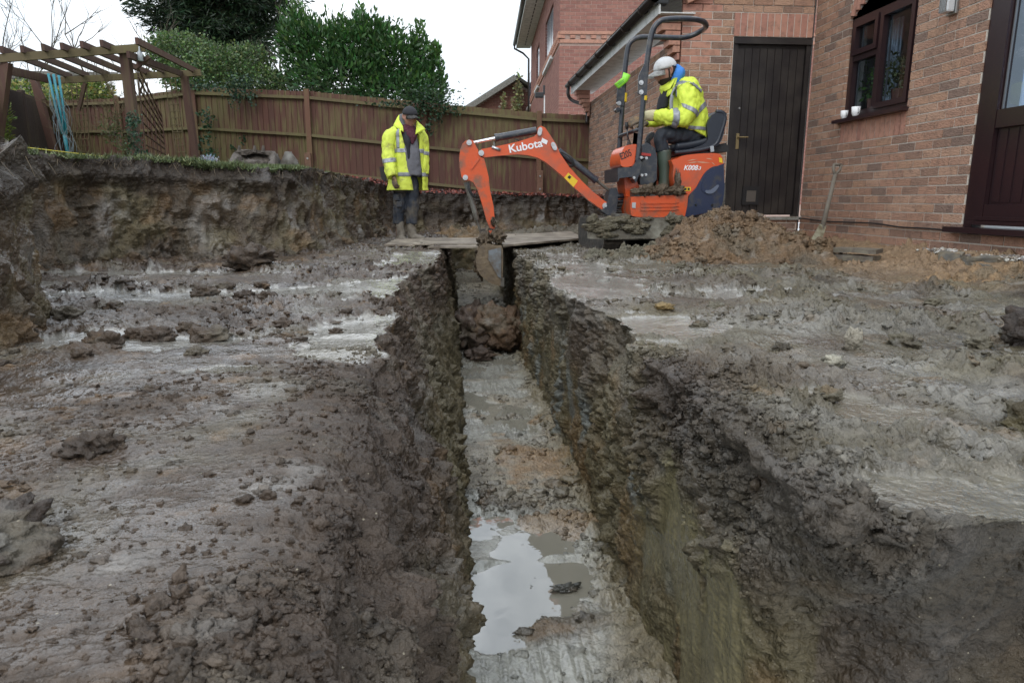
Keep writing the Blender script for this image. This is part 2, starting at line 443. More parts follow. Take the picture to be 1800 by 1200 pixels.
LEFTG = (Gd[:, 150:].copy(), c[:, 150:].copy(), sm[:, 150:].copy())
# ---- right platform: ruled surface from the rim (which turns the corner) to the house
RIM = spline([(.60, 11.6), (.60, 9), (.60, 7.4), (.58, 6.2), (.62, 5.0), (.60, 4.2), (.61, 3.4), (.68, 2.95), (.70, 2.6), (.60, 2.25), (.60, 1.9), (.61, 1.5), (.60, 1.2), (.615, 1.0), (.68, .93), (.8, .935), (1.0, .95), (1.3, .90), (1.8, .86), (2.6, .9), (3.6, .95)], 24)
WAL = spline([(.62, 11.6), (.62, 9), (.62, 7.4), (.61, 6.2), (.62, 5.0), (.62, 4.2), (.62, 3.4), (.63, 2.95), (.63, 2.6), (.62, 2.25), (.62, 1.9), (.61, 1.6), (.60, 1.38), (.63, 1.27), (.74, 1.17), (.86, 1.12), (1.05, 1.10), (1.3, 1.06), (1.8, 1.0), (2.6, 1.0), (3.6, 1.05)], 24)
ANC = spline([(4.1, 11.6), (4.1, 10.5), (4.1, 9.4), (4.1, 8.6), (4.1, 7.9), (4.1, 7.2), (4.1, 6.4), (4.1, 5.8), (4.1, 5.2), (4.1, 4.7), (4.1, 4.3), (4.1, 3.9), (4.1, 3.4), (4.1, 2.9), (4.1, 2.3), (4.1, 1.9), (4.1, 1.6), (4.1, 1.35), (4.1, 1.15), (4.1, 1.02), (4.1, .98)], 24)
RIM, WAL, ANC = map(np.array, (RIM, WAL, ANC))
dist = np.linalg.norm(np.stack([RIM[:, 0], RIM[:, 1], np.full(len(RIM), .5)], -1), axis=1)
seg = np.linalg.norm(np.diff(RIM, axis=0), axis=1)/dist[1:]
cum = np.concatenate([[0], np.cumsum(seg)]); tt = np.linspace(0, cum[-1], 820)
idx = np.interp(tt, cum, np.arange(len(RIM)))
ip = lambda A: np.stack([np.interp(idx, np.arange(len(A)), A[:, k]) for k in (0, 1)], -1)
RM, WL, AN = ip(RIM), ip(WAL), ip(ANC)
na = len(RM)
sv = np.concatenate([np.linspace(-1, 0, 190)[:-1], np.linspace(0, 1, 480)])
A_, S_ = np.meshgrid(np.arange(na), sv, indexing='ij')
RMx = RM[A_.astype(int)]; WLx = WL[A_.astype(int)]; ANx = AN[A_.astype(int)]
wz = np.where(S_ < 0, S_*1.02, 0)
tw = sstep(0, .38, -wz)[..., None]
v = np.where(S_ > 0, (np.exp(2.3*S_)-1)/(math.exp(2.3)-1), 0)[..., None]
XY = np.where(S_[..., None] < 0, RMx+(WLx-RMx)*tw, RMx+(ANx-RMx)*v)
G = np.concatenate([XY, wz[..., None]], -1)
G[..., 2] += np.where(S_ > 0, .10*sstep(2.9, 3.9, G[..., 0])+.03*sstep(1.2, 3, G[..., 1])*0, 0)
G[..., 2] -= np.where(S_ > 0, .10*np.exp(-((G[..., 0]-3.72)/.16)**2)*sstep(4.6, 5.4, G[..., 1]), 0)
Nn = grid_normals(G)
if Nn[300, -50, 2] < 0: Nn = -Nn
for _ in range(8):
    Nn[:, 1:-1] = (Nn[:, :-2]+Nn[:, 1:-1]*2+Nn[:, 2:])/4
Nn /= np.linalg.norm(Nn, axis=-1, keepdims=True)+1e-9
rd = np.linalg.norm(XY-RMx, axis=-1)*(S_ > 0)
edge = np.exp(-rd/.13)*(S_ >= 0)+(S_ < 0)*np.clip(1+wz/.45, 0, 1)
nearr = sstep(2.3, 1.9, G[..., 1])
rimr = edge*nearr*(sstep(.84, .68, G[..., 0]+.06*perlin(G, 7, 78))*.95+.05)
rimr = np.where(S_ > 0, rimr*sstep(.22, .05, rd-.12*perlin(G, 4, 77)-.03), rimr)
sm = smooth_masks(G)*(S_ >= 0)*(1-rimr)
# scraped clay on the lower wall, smeared by the bucket
sc = (S_ < 0)*sstep(.24, .36, -wz+.25*perlin(G*np.array([1, 1, .3]), 7, 13))*sstep(.0, .12, perlin(G*np.array([1, 1.0, .25]), 9, 14)+.30)*sstep(2.3, 1.9, G[..., 1]+.4*perlin(G, 3, 15))*(G[..., 0] < .7)*(A_ < na)
sc = sc*(1-sstep(1.32, 1.24, G[..., 1]))
clod = 1.3+.5*rimr-.25*(S_ < 0)
press = .6*(S_ > 0)*(1-rimr)*sstep(-.1, .35, perlin(G, 2.1, 67)+.05)
h = mud_h(G, np.maximum(sm, sc), 1.0, clod, press); prs = PRESSED
h += (S_ < 0)*.03*billow(G*np.array([1, 1, .7]), 3.2, 2, 92)*(1-.7*sc)
h += sc*(.008*billow(G*np.array([1, 1, .25]), 9, 2, 17)+.0035*perlin(G*np.array([1, 2.5, .3]), 26, 18))
bite = blob(G, .72, 2.75, .2, .3, .3)
lipn = perlin(G, 6, 35)*.045+perlin(G, 17, 36)*.022+.010*perlin(G, 45, 37)
Gd = G+Nn*h[..., None]
outw = (RMx-ANx); outw = outw/(np.linalg.norm(outw, axis=-1, keepdims=True)+1e-9)
wgt = np.exp(-rd/.05)*np.where(S_ < 0, np.exp(wz/.12), 1)
Gd[..., :2] += outw*(lipn*wgt)[..., None]
# colours
sand = sstep(2.3, 3.3, G[..., 0]+.35*perlin(G, 2, 51))*sstep(3.4, 4.2, G[..., 1]+.4*perlin(G, 2.4, 52))
c = soil_col(G, C_GRY*.62+C_OLV*.14+C_BRN*.15, sm)
c = cmix(c, C_BRN*1.15, sstep(-.05, .45, fbm(G, 1.4, 3, 151))*.55)
c = cmix(c, C_PAL*.8, sstep(.1, .55, fbm(G, 2.6, 4, 53))*.35*(1-sand))
c = cmix(c, C_OLV*1.25, sstep(0, .5, fbm(G, 2.1, 3, 57))*.3)
c = cmix(c, C_SND, sand*.85)
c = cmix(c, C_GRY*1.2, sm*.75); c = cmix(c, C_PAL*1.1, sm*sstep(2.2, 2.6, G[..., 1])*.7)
c = cmix(c, C_DARK*1.15+.012, rimr*.72)
w_ = (S_ < 0)
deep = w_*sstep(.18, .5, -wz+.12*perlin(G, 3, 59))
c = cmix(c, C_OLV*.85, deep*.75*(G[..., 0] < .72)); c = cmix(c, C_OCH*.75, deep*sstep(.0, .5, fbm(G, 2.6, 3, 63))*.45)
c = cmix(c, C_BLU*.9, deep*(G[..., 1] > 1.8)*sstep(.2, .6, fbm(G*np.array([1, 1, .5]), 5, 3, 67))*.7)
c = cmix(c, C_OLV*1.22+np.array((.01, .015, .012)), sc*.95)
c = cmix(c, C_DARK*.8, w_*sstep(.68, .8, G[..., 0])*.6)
wet = np.clip(.38+.3*fbm(G, 3, 3, 45)-rimr*.12-w_*.15-sand*.3+.4*prs, 0, 1)
wet = np.maximum(np.maximum(wet, sm*.9), sc*.55)
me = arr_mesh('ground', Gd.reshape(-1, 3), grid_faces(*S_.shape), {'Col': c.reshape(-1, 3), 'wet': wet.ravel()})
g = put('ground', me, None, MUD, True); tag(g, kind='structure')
RIGHTA = (Gd, c, sm)
RIGHTG = (Gd[:, 189:].copy(), c[:, 189:].copy(), sm[:, 189:].copy())
# ---- trench floor
ys = fanrows(1.0, 11.4, .0042); xs = np.linspace(-.12, .75, 300)
Yg, Xg = np.meshgrid(ys, xs, indexing='ij')
fz = np.interp(Yg, [0, 7.5, 9.5, 11.4], [FL_Z, FL_Z, -.70, -.62])
G = np.stack([Xg, Yg, fz], -1)
def fy(py): return PG(860, py, FL_Z).y
def band(y, a, b, s=.12): return sstep(a-s, a+s, y)*(1-sstep(b-s, b+s, y))
pudA = band(Yg+.30*perlin(G, 3.2, 3)+.12*perlin(G, 9, 13), fy(1085), fy(915), .13)
smf = np.zeros_like(Xg)
smf = np.maximum(smf, band(Yg+.25*perlin(G, 2.5, 4), 0, fy(1095), .1)*sstep(-.35, .1, .32-Xg+.3*perlin(G, 4, 5)))
smf = np.maximum(smf, band(Yg, fy(775), fy(618), .2)*sstep(-.28, .05, perlin(G*np.array([.6, 1, 1]), 7, 6)+.1))
smf = np.maximum(smf, pudA)
smf = np.maximum(smf, (Xg < .10)*band(Yg, fy(1000), fy(865), .1))
edgeR = sstep(.45, .62, Xg+.05*perlin(G, 5, 7))
smf *= 1-edgeR*.9
h = mud_h(G*np.array([.75, 1, 1]), smf, .8, .62)+.03*edgeR*(1+billow(G, 8, 2, 5))+.02*np.exp(-((Xg+.02)/.03)**2)
h -= .024*pudA*(1+.8*perlin(G, 3.6, 22))
h += .018*np.exp(-((Yg-fy(985)+.05*perlin(G, 4, 23))/.035)**2)*(1+perlin(G, 9, 24))
h += .006*smf*(1-pudA)*billow(G*np.array([1, .12, 1]), 22, 2, 25)
# excavated spoil lying across the floor
Gd = G.copy(); Gd[..., 2] += h
c = soil_col(G, C_GRY*.9+C_PAL*.40, smf)
ochz = blob(G, .42, fy(800), .3, .55, .5)
c = cmix(c, C_OCH*1.0, ochz*.6*sstep(-.4, .2, fbm(G, 5, 3, 26)))
c = cmix(c, C_BLU*1.7, smf*.75); c = cmix(c, C_PAL*1.1, smf*.35)
c = cmix(c, C_OLV, edgeR*.6)*1.1*np.array((1.03, 1, .95))
pond = blob(G, .42, fy(925), .2, .12, .3)
c = cmix(c, C_OCH, pond*.5)
wet = np.clip(.42+.3*fbm(G, 4, 3, 46)+smf*.45, 0, .95)
me = arr_mesh('trench_floor', Gd.reshape(-1, 3), grid_faces(*Yg.shape, True), {'Col': c.reshape(-1, 3), 'wet': wet.ravel()})
g = put('trench_floor', me, None, MUD, True); tag(g, kind='structure')
FLOORG = (Gd, c, smf)
# end of the trench
def water_mat(name, col, a):
    m = bpy.data.materials.new(name); m.use_nodes = True; nt = m.node_tree; N = nt.nodes; L = nt.links
    N.remove(N['Principled BSDF'])
    gl = N.new('ShaderNodeBsdfGlossy'); gl.inputs['Roughness'].default_value = .015; gl.inputs['Color'].default_value = (.95, .97, 1, 1)
    df = N.new('ShaderNodeBsdfDiffuse'); df.inputs['Color'].default_value = (*col, 1)
    tr = N.new('ShaderNodeBsdfTransparent')
    m1 = N.new('ShaderNodeMixShader'); m1.inputs[0].default_value = a; L.new(tr.outputs[0], m1.inputs[1]); L.new(df.outputs[0], m1.inputs[2])
    fr = N.new('ShaderNodeFresnel'); fr.inputs['IOR'].default_value = 2.2
    m2 = N.new('ShaderNodeMixShader'); L.new(fr.outputs[0], m2.inputs[0]); L.new(m1.outputs[0], m2.inputs[1]); L.new(gl.outputs[0], m2.inputs[2])
    n = N.new('ShaderNodeTexNoise'); n.inputs['Scale'].default_value = 14
    geo = N.new('ShaderNodeNewGeometry'); L.new(geo.outputs['Position'], n.inputs['Vector'])
    bp = N.new('ShaderNodeBump'); bp.inputs['Strength'].default_value = .05; bp.inputs['Distance'].default_value = .01
    L.new(n.outputs['Fac'], bp.inputs['Height']); L.new(bp.outputs[0], gl.inputs['Normal'])
    L.new(m2.outputs[0], N['Material Output'].inputs[0]); return m
WATER = water_mat('puddle_water', (.32, .30, .24), .7)
for (x0, x1, y0, y1, z) in ((-.06, .64, fy(1150), fy(850), FL_Z-.0145), (-.05, .62, 7.9, 9.6, -.80), (-.06, .64, fy(790), fy(616), FL_Z-.0055)):
    bm = bmesh.new(); vs_ = [bm.verts.new(q) for q in ((x0, y0, z), (x1, y0, z), (x1, y1, z), (x0, y1, z))]; bm.faces.new(vs_)
    o = from_bm('water', bm, None, WATER); tag(o, kind='structure')

# ================================================================== LAWN AND EARTH BANK
BASE = [(-3.6, 1.2), (-2.3, 1.75), (-1.85, 2.12), (-1.60, 2.42), (-1.66, 2.75), (-2.0, 3.4), (-2.75, 4.2), (-3.05, 4.9), (-2.95, 5.35), (-2.75, 5.72), (-2.35, 6.05), (-2.0, 6.21), (-1.65, 6.5), (-1.38, 6.97), (-1.2, 7.9), (-1.05, 9.2), (-.92, 10.3), (-.5, 10.95), (.3, 11.2), (1.3, 11.3), (2.2, 11.3), (3.0, 11.4)]
TOPZ = [.75, .7, .64, .62, .66, .78, .8, .81, .82, .82, .82, .79, .78, .80, .80, .76, .72, .63, .60, .58, .56, .56]
OFF = [(-.1, -.02), (-.1, -.02), (-.05, 0), (-.03, .02), (-.05, .05), (-.1, .1), (-.15, .1), (-.15, .1), (-.12, .12), (-.08, .15), (-.08, .18), (-.08, .2), (-.10, .2), (-.16, .12), (-.18, .05), (-.18, .05), (-.12, .1), (-.05, .2), (0, .2), (0, .2), (0, .2), (0, .2)]
FP = [P(-330, 120, 7), P(-250, 140, 8), P(-200, 150, 9), P(-130, 160, 10.5), P(-60, 170, 12), P(0, 180, 13), P(60, 200, 15.3)]
# fence posts: (px, depth, y of top, y of foot)
FENCE = [(80, 15.9, 178, 272), (208, 15.0, 173, 280), (340, 14.0, 154, 285), (540, 13.3, 161, 303), (745, 13.1, 181, 325), (947, 13.0, 199, 345), (1056, 13.0, 204, 350)]
anch = []
LZ = [(-3.9, 6.5, .85), (-4.6, 7.2, .9), (-5.1, 8, .95), (-5.8, 9, 1.0), (-7.0, 10, 1.05), (-8.2, 12, 1.1), (-9, 14, 1.2), (-9.2, 15.2, 1.25)]
for (x, y, z) in LZ: anch.append((x, y, z))
for (fx, fY, ft, fb) in FENCE:
    q = P(fx, fb+2, fY); anch.append((q.x, q.y+.1, q.z))
anch.append((3.4, 13.1, .55))
nb = len(BASE)
B = np.array(spline([(x, y, z, ox, oy) for (x, y), z, (ox, oy) in zip(BASE, TOPZ, OFF)], 22))
ai = np.linspace(0, len(anch)-1, nb)
AN0 = np.stack([np.interp(ai, np.arange(len(anch)), np.array(anch)[:, k]) for k in range(3)], -1)
AN0[-5:] = [(-.9, 13.1, .75), (0.2, 13.1, .68), (1.2, 13.1, .6), (2.2, 13.1, .57), (3.4, 13.1, .55)]
AA = np.array(spline(AN0, 22))
dist = np.linalg.norm(B[:, :2], axis=1); seg = np.linalg.norm(np.diff(B[:, :2], axis=0), axis=1)/np.maximum(dist[1:], 1)
cum = np.concatenate([[0], np.cumsum(seg)]); idx = np.interp(np.linspace(0, cum[-1], 1250), cum, np.arange(len(B)))
Bi = np.stack([np.interp(idx, np.arange(len(B)), B[:, k]) for k in range(5)], -1)
Ai = np.stack([np.interp(idx, np.arange(len(AA)), AA[:, k]) for k in range(3)], -1)
nf, nl = 150, 90
rows = []
for j in range(nf):
    t = j/(nf-1)
    tz = -.10+(Bi[:, 2]+.10)*t
    o = sstep(0, .45, t)*.55+t*.45
    rows.append(np.stack([Bi[:, 0]+Bi[:, 3]*o, Bi[:, 1]+Bi[:, 4]*o, tz], -1))
top = rows[-1]
for j in range(1, nl):
    t = (j/(nl-1))**1.8
    q = top+(Ai-top)*t; q[:, 2] += .0
    rows.append(q)
G = np.stack(rows, 1)
Nn = grid_normals(G)
if Nn[400, -20, 2] < 0: Nn = -Nn
for _ in range(8): Nn[:, 1:-1] = (Nn[:, :-2]+Nn[:, 1:-1]*2+Nn[:, 2:])/4
Nn /= np.linalg.norm(Nn, axis=-1, keepdims=True)+1e-9
J = np.broadcast_to(np.arange(nf+nl-1)[None, :], G.shape[:2])
face = (J < nf).astype(float)
tb = np.clip(J/(nf-1), 0, 1)
plate = face*sstep(.05, .3, perlin(G*np.array([1, 1, .8]), 3.5, 101))*sstep(.1, .2, tb)*(1-sstep(.62, .8, tb))
GV = G*np.array([1, 1, .5])
h = face*(mud_h(GV, plate*.75, 1.2, 1.35)+.05*billow(GV, 3, 2, 102)+.022*billow(GV, 9, 2, 104))
h += (1-face)*(.008*fbm(G, 4, 2, 103))
h += -.05*face*np.exp(-((tb-.86)/.07)**2)*(G[..., 1] < 7)      # undercut below the turf
step = np.where((J < 26) & (G[..., 1] > 4.5) & (G[..., 0] < -1.2), 1, 0)
Gd = G+Nn*h[..., None]
Gd[..., 2] += (1-face)*0+np.exp(-((J-nf)/3.)**2)*.02*perlin(G, 6, 105)
c = soil_col(G, C_BRN*1.0+C_OLV*.22, plate)
c = (c*.65+C_BRN*1.15*.35)*.85
c = cmix(c, C_OLV*1.15, face*sstep(-.1, .5, fbm(G, 2.3, 3, 106))*.5)
c = cmix(c, C_PAL*.9, plate*.28*sstep(-.2, .4, perlin(G, 7, 107)))
c = cmix(c, C_OCH*.9, face*sstep(.3, .6, fbm(G, 4, 2, 108))*.4)
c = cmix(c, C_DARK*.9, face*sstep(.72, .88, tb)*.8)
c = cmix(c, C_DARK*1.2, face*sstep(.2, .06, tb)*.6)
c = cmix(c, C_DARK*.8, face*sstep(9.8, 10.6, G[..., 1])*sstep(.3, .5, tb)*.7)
soilback = sstep(-.2, .1, G[..., 0]+1.5)*sstep(6.6, 7.4, G[..., 1])
GRS = np.array((.085, .12, .035))
c = cmix(c, GRS, (1-face)*(1-soilback)*sstep(3.2, 4.2, G[..., 1])); c = cmix(c, C_DARK*1.2, (1-face)*soilback*.8)
wet = np.clip(.3+.35*fbm(G, 3, 3, 47)+plate*.2, 0, 1)*face
n_, m_ = J.shape
FC = grid_faces(n_, m_); 
colidx = np.tile(np.arange(m_-1), n_-1)
def sub_mesh(nm, sel, kind):
    f = FC[sel]; used = np.unique(f); rm = np.full(n_*m_, -1); rm[used] = np.arange(len(used))
    me = arr_mesh(nm, Gd.reshape(-1, 3)[used], rm[f], {'Col': c.reshape(-1, 3)[used], 'wet': wet.ravel()[used]})
    o = put(nm, me, None, MUD, True); tag(o, kind='structure'); return o
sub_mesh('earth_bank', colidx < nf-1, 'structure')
sub_mesh('lawn', colidx >= nf-1, 'structure')
BANKTOP = Gd[:, nf-1:nf+60].copy(); BANKSB = soilback[:, nf-1:nf+60].copy()
# the wide garden ground beyond the fence and round the houses
GARD = mat('garden_ground', (.06, .08, .03), .95, noise=(2, .5, (.09, .08, .05)))
bm = bmesh.new()
for (x0, y0, x1, y1, z) in ((-400, 16.2, 400, 600, .3), (-400, -200, -9.5, 16.2, .3), (9.5, -200, 400, 16.2, .05)):
    bm.faces.new([bm.verts.new(q) for q in ((x0, y0, z), (x1, y0, z), (x1, y1, z), (x0, y1, z))])
tag(from_bm('far_ground', bm, None, GARD), kind='structure')
# grass
def grass(pts, nrm_h, mats, name):
    n = len(pts); a = rng.random(n)*2*PI; hgt = nrm_h*(.5+rng.random(n)); wd = .0035+.003*rng.random(n)
    lean = (rng.normal(size=(n, 2))*.5*hgt[:, None])
    d = np.stack([np.cos(a), np.sin(a), np.zeros(n)], -1)*wd[:, None]
    V = np.stack([pts-d, pts+d, pts+np.stack([lean[:, 0], lean[:, 1], hgt], -1)], 1).reshape(-1, 3)
    F = np.arange(3*n).reshape(n, 3)
    r = np.repeat(rng.random(n), 3)
    c = np.array((.085, .115, .04))[None]*(.6+.9*r[:, None]); c = cmix(c, (.2, .2, .08), (r > .85)*.7)
    me = arr_mesh(name, V, F, {'Col': c, 'wet': np.zeros(3*n)})
    return put(name, me, None, mats)
GRASS = bpy.data.materials.new('grass'); GRASS.use_nodes = True
_a = GRASS.node_tree.nodes.new('ShaderNodeAttribute'); _a.attribute_name = 'Col'
GRASS.node_tree.links.new(_a.outputs['Color'], GRASS.node_tree.nodes['Principled BSDF'].inputs['Base Color'])
GRASS.node_tree.nodes['Principled BSDF'].inputs['Roughness'].default_value = .6
bt = BANKTOP.reshape(-1, 3); sb = BANKSB.ravel()
ok = np.where((sb < .4) & (bt[:, 1] > 4.2))[0]
gw8 = np.clip(.5+1.6*fbm(bt[ok], 2.2, 3, 9), .03, 2); pk = rng.choice(ok, 60000, p=gw8/gw8.sum()); pts = bt[pk]+rng.normal(size=(60000, 3))*np.array([.05, .05, .0])
fr = BANKTOP[:, 0:4][BANKSB[:, 0:4] < .4]; fr = fr[fr[:, 1] > 4.2]
gw9 = np.clip(.35+2*fbm(fr, 2.6, 3, 19), .02, 2); p2_ = fr[rng.choice(len(fr), 5000, p=gw9/gw9.sum())]+rng.normal(size=(5000, 3))*np.array([.03, .03, .012])
g = grass(np.concatenate([pts, p2_]), .032, GRASS, 'grass')
tag(g, 'short green lawn grass growing along the top of the dug bank', 'grass', kind='stuff')
# fine roots hanging out of the topsoil below the turf and straws in the crumbled soil
def fibres(name, P0, n_, L0, label, cat, down=1.0, cols=((.10, .07, .045), (.05, .035, .025), (.2, .15, .09))):
    Vs, Fs, Cs = [], [], []
    for k in range(n_):
        p = P0[rng.integers(0, len(P0))].copy(); p[1] -= .02*down; d = rng.normal(size=3)*np.array([.5, .5, .3])+np.array([0, -.25*down, -1.0*down]); d /= np.linalg.norm(d); L_ = L0*(.4+rng.random()*1.2); w_ = .0009+.0009*rng.random()
        s = np.cross(d, rng.normal(size=3)); s /= np.linalg.norm(s); bend = rng.normal(size=3)*.25*L_; c_ = np.array(cols[rng.integers(0, 3)])
        q = [p+d*L_*t+bend*t*t for t in (0, .35, .7, 1)]; o_ = len(Vs)*1
        for i, v in enumerate(q): Vs += [v-s*w_*(1-.2*i), v+s*w_*(1-.2*i)]; Cs += [c_, c_]
        for i in range(3): Fs.append((o_+2*i, o_+2*i+1, o_+2*i+3, o_+2*i+2))
    me = arr_mesh(name, np.array(Vs), np.array(Fs), {'Col': np.array(Cs), 'wet': np.zeros(len(Vs))})
    tag(put(name, me, None, GRASS), label, cat, kind='stuff')
fr2 = BANKTOP[:, 0]; fr2 = fr2[(fr2[:, 1] > 2.0) & (fr2[:, 1] < 9)]-np.array([0, 0, .03])
fibres('roots', fr2, 1500, .10, 'fine brown roots hanging from the cut topsoil under the turf', 'roots')
st = np.concatenate([LEFTG[0][:, :60].reshape(-1, 3), RIGHTG[0][:, :90].reshape(-1, 3)]); st = st[(st[:, 1] < 2.4) & (st[:, 1] > .6)]+np.array([0, 0, .006])
0 and fibres('straws', st, 260, .035, 'thin dead stalks caught in the crumbled soil beside the trench', 'stalks', .05)
# red bark chips / fallen leaves behind the dig, in front of the fence
sel = np.where((bt[:, 0] > -1.6) & (bt[:, 1] > 9.5))[0]
pk = rng.choice(sel, 5000); pts = bt[pk]+rng.normal(size=(5000, 3))*np.array([.08, .08, .01])+np.array([0, 0, .012])
def scraps(name, pts, size, cols, m_parent=None):
    n = len(pts); q = rng.normal(size=(n, 3)); q /= np.linalg.norm(q, axis=1)[:, None]; r = rng.normal(size=(n, 3)); s = np.cross(q, r); s /= np.linalg.norm(s, axis=1)[:, None]
    sz = size*(.5+rng.random(n))[:, None]
    V = np.stack([pts-q*sz, pts+s*sz*.6, pts+q*sz, pts-s*sz*.6], 1).reshape(-1, 3)
    ci = np.array(cols)[rng.integers(0, len(cols), n)]*(.7+.6*rng.random((n, 1)))
    me = arr_mesh(name, V, np.arange(4*n).reshape(n, 4), {'Col': np.repeat(ci, 4, 0), 'wet': np.zeros(4*n)})
    return put(name, me, m_parent, GRASS)
tag(scraps('bark_chips', pts, .022, [(.16, .03, .02), (.1, .03, .02), (.2, .05, .03), (.05, .03, .03)]), 'dark red bark chips scattered on the bank in front of the fence', 'bark chips', kind='stuff')

# ================================================================== CLODS
def ico(sub):
    bm = bmesh.new(); bmesh.ops.create_icosphere(bm, subdivisions=sub, radius=1)
    bm.verts.index_update(); V = np.array([v.co[:] for v in bm.verts]); F = np.array([[v.index for v in f.verts] for f in bm.faces]); bm.free(); return V, F
ICO = {k: ico(k) for k in (1, 2, 3, 4, 5)}
def lump(sub, seed, amp=.35, s=1.3):
    V, F = ICO[sub]; d = 1+amp*billow(V, s, 3, seed)+amp*.5*perlin(V, 2.7, seed+5)
    if sub >= 3: d = d+.22*dome(worley(V, 2.2, seed))*(amp/.35)+(.08*dome(worley(V, 4.6, seed+1)) if sub > 3 else 0)-.1
    return V*d[:, None], F
T2 = [lump(2, 200+k, .75, 1.6) for k in range(12)]
def crumbs(name, P0, size, cols, wetv=.35, sq=.65, templates=T2):
    n = len(P0); Vs = []; Fs = []; Cs = []; off = 0
    which = rng.integers(0, len(templates), n)
    for k, (V, F) in enumerate(templates):
        ii = np.where(which == k)[0]
        if not len(ii): continue
        m = len(ii); a = rng.random(m)*2*PI; b = rng.normal(size=m)*.5
        ca, sa, cb, sb_ = np.cos(a), np.sin(a), np.cos(b), np.sin(b)
        R1 = np.stack([np.stack([ca, -sa*cb, sa*sb_], -1), np.stack([sa, ca*cb, -ca*sb_], -1), np.stack([0*a, sb_, cb], -1)], 1)
        sc_ = size[ii][:, None]*np.stack([.8+.7*rng.random(m), .8+.5*rng.random(m), sq*(.7+.6*rng.random(m))], -1)
        W = np.einsum('mij,vj->mvi', R1, V)*sc_[:, None, :]+P0[ii][:, None, :]
        Vs.append(W.reshape(-1, 3)); Fs.append((F[None]+(np.arange(m)*len(V))[:, None, None]+off).reshape(-1, 3)); off += m*len(V)
        Cs.append(np.repeat(cols[ii], len(V), 0))
    V = np.concatenate(Vs); 
    me = arr_mesh(name, V, np.concatenate(Fs), {'Col': np.concatenate(Cs), 'wet': np.full(len(V), wetv)})
    return put(name, me, None, CLOD, True)
def scatter(Gs, n, smin, smax, pw=2.6, dens=1.6, keep=lambda p: np.ones(len(p), bool)):
    Gp, c, sm_ = Gs; p = Gp.reshape(-1, 3); cc_ = c.reshape(-1, 3); s_ = sm_.ravel()
    z = fbm(p[::1], 1.9, 2, 8)
    wgt = np.clip(.4+dens*z, .04, 2)*(1-.93*s_)*keep(p); wgt /= wgt.sum()
    i = rng.choice(len(p), n, p=wgt)
    d = np.linalg.norm(p[i]-np.array([0, 0, .5]), axis=1)
    u = rng.random(n); sz = smin*(1-u*(1-(smin/smax)**pw))**(-1/pw)
    sz = sz*np.clip(d/2.2, .45, 1.6)
    q = p[i].copy(); q[:, 2] -= sz*.12; q[:, :2] += rng.normal(size=(n, 2))*.004
    return q, sz, cc_[i]*(.75+.5*rng.random((n, 1)))
for Gs, n, lab, kp in ((LEFTG, 7000, 'small crumbs of dark brown mud strewn over the ground left of the trench', lambda p: (p[:, 0] > -1.1*p[:, 1]-.3) & (p[:, 1] < 9)),
                       (RIGHTG, 8000, 'small crumbs of grey clay strewn over the ground right of the trench', lambda p: p[:, 0] < 3.9)):
    q, sz, cl = scatter(Gs, n, .004, .022, keep=kp)
    tag(crumbs('mud_crumbs', q, sz, cl), lab, 'mud crumbs', kind='stuff')
def pick(Gs, mask, n, smin, smax):
    Gp, c_, s_ = Gs; w8 = np.clip(mask.ravel(), 0, 9); i = rng.choice(len(w8), n, p=w8/w8.sum()); p = Gp.reshape(-1, 3)[i].copy(); u = rng.random(n)
    sz = smin*(1-u*(1-(smin/smax)**2.4))**(-1/2.4); p[:, 2] += sz*.1; return p, sz, c_.reshape(-1, 3)[i]*(.8+.4*rng.random((n, 1)))
Gp = LEFTA[0]; q, sz, cl = pick(LEFTA, sstep(-.26, -.06, Gp[..., 0]-rimL(Gp[..., 1])+.10*perlin(Gp, 3, 2))*sstep(-.42, -.12, Gp[..., 2])*(Gp[..., 1] < 2.35)*np.clip(.5+perlin(Gp, 5, 9)*2, .06, 1.5), 5200, .003, .017)
tag(crumbs('mud_crumbs', q, sz, cl, .35, .9), 'dark crumbs piled on the rounded left lip of the trench', 'mud crumbs', kind='stuff')
Gp = RIGHTA[0]; q, sz, cl = pick(RIGHTA, sstep(.22, .05, Gp[..., 0]-.62+.14*perlin(Gp, 4, 2))*sstep(-.40, -.10, Gp[..., 2])*(Gp[..., 1] < 2.3)*np.clip(.5+perlin(Gp, 5, 9)*2, .06, 1.5), 4600, .003, .017)
tag(crumbs('mud_crumbs', q, sz, cl, .35, .9), 'dark crumbs piled on the broken right lip of the trench', 'mud crumbs', kind='stuff')
q, sz, cl = scatter(FLOORG, 1300, .006, .028, keep=lambda p: (p[:, 0] > 0) & (p[:, 0] < .6))
tag(crumbs('mud_crumbs', q, sz, cl*.75, .6), 'small wet crumbs of clay lying on the trench floor', 'mud crumbs', kind='stuff')
def clod(name, pos, size, col, label, cat, seed, group=None, sub=4, wetv=.3, amp=.35, rot=0, parent=None):
    V, F = lump(sub, seed, amp, 1.2)
    V = V*(1+.10*billow(V*1.0, 4.5, 3, seed+3)[:, None])
    c_, s_ = math.cos(rot), math.sin(rot)
    W = V*np.array(size); W = np.stack([W[:, 0]*c_-W[:, 1]*s_, W[:, 0]*s_+W[:, 1]*c_, W[:, 2]], -1)
    cl = soil_col((W+np.array(pos))*1.6, np.array(col), None)
    me = arr_mesh(name, W, F, {'Col': cl, 'wet': np.full(len(V), wetv)})
    me.materials.append(CLOD); me.shade_smooth()
    o = bpy.data.objects.new(name, me); COL.objects.link(o); o.location = pos; tag(o, label, cat, group); return o
gz = .01
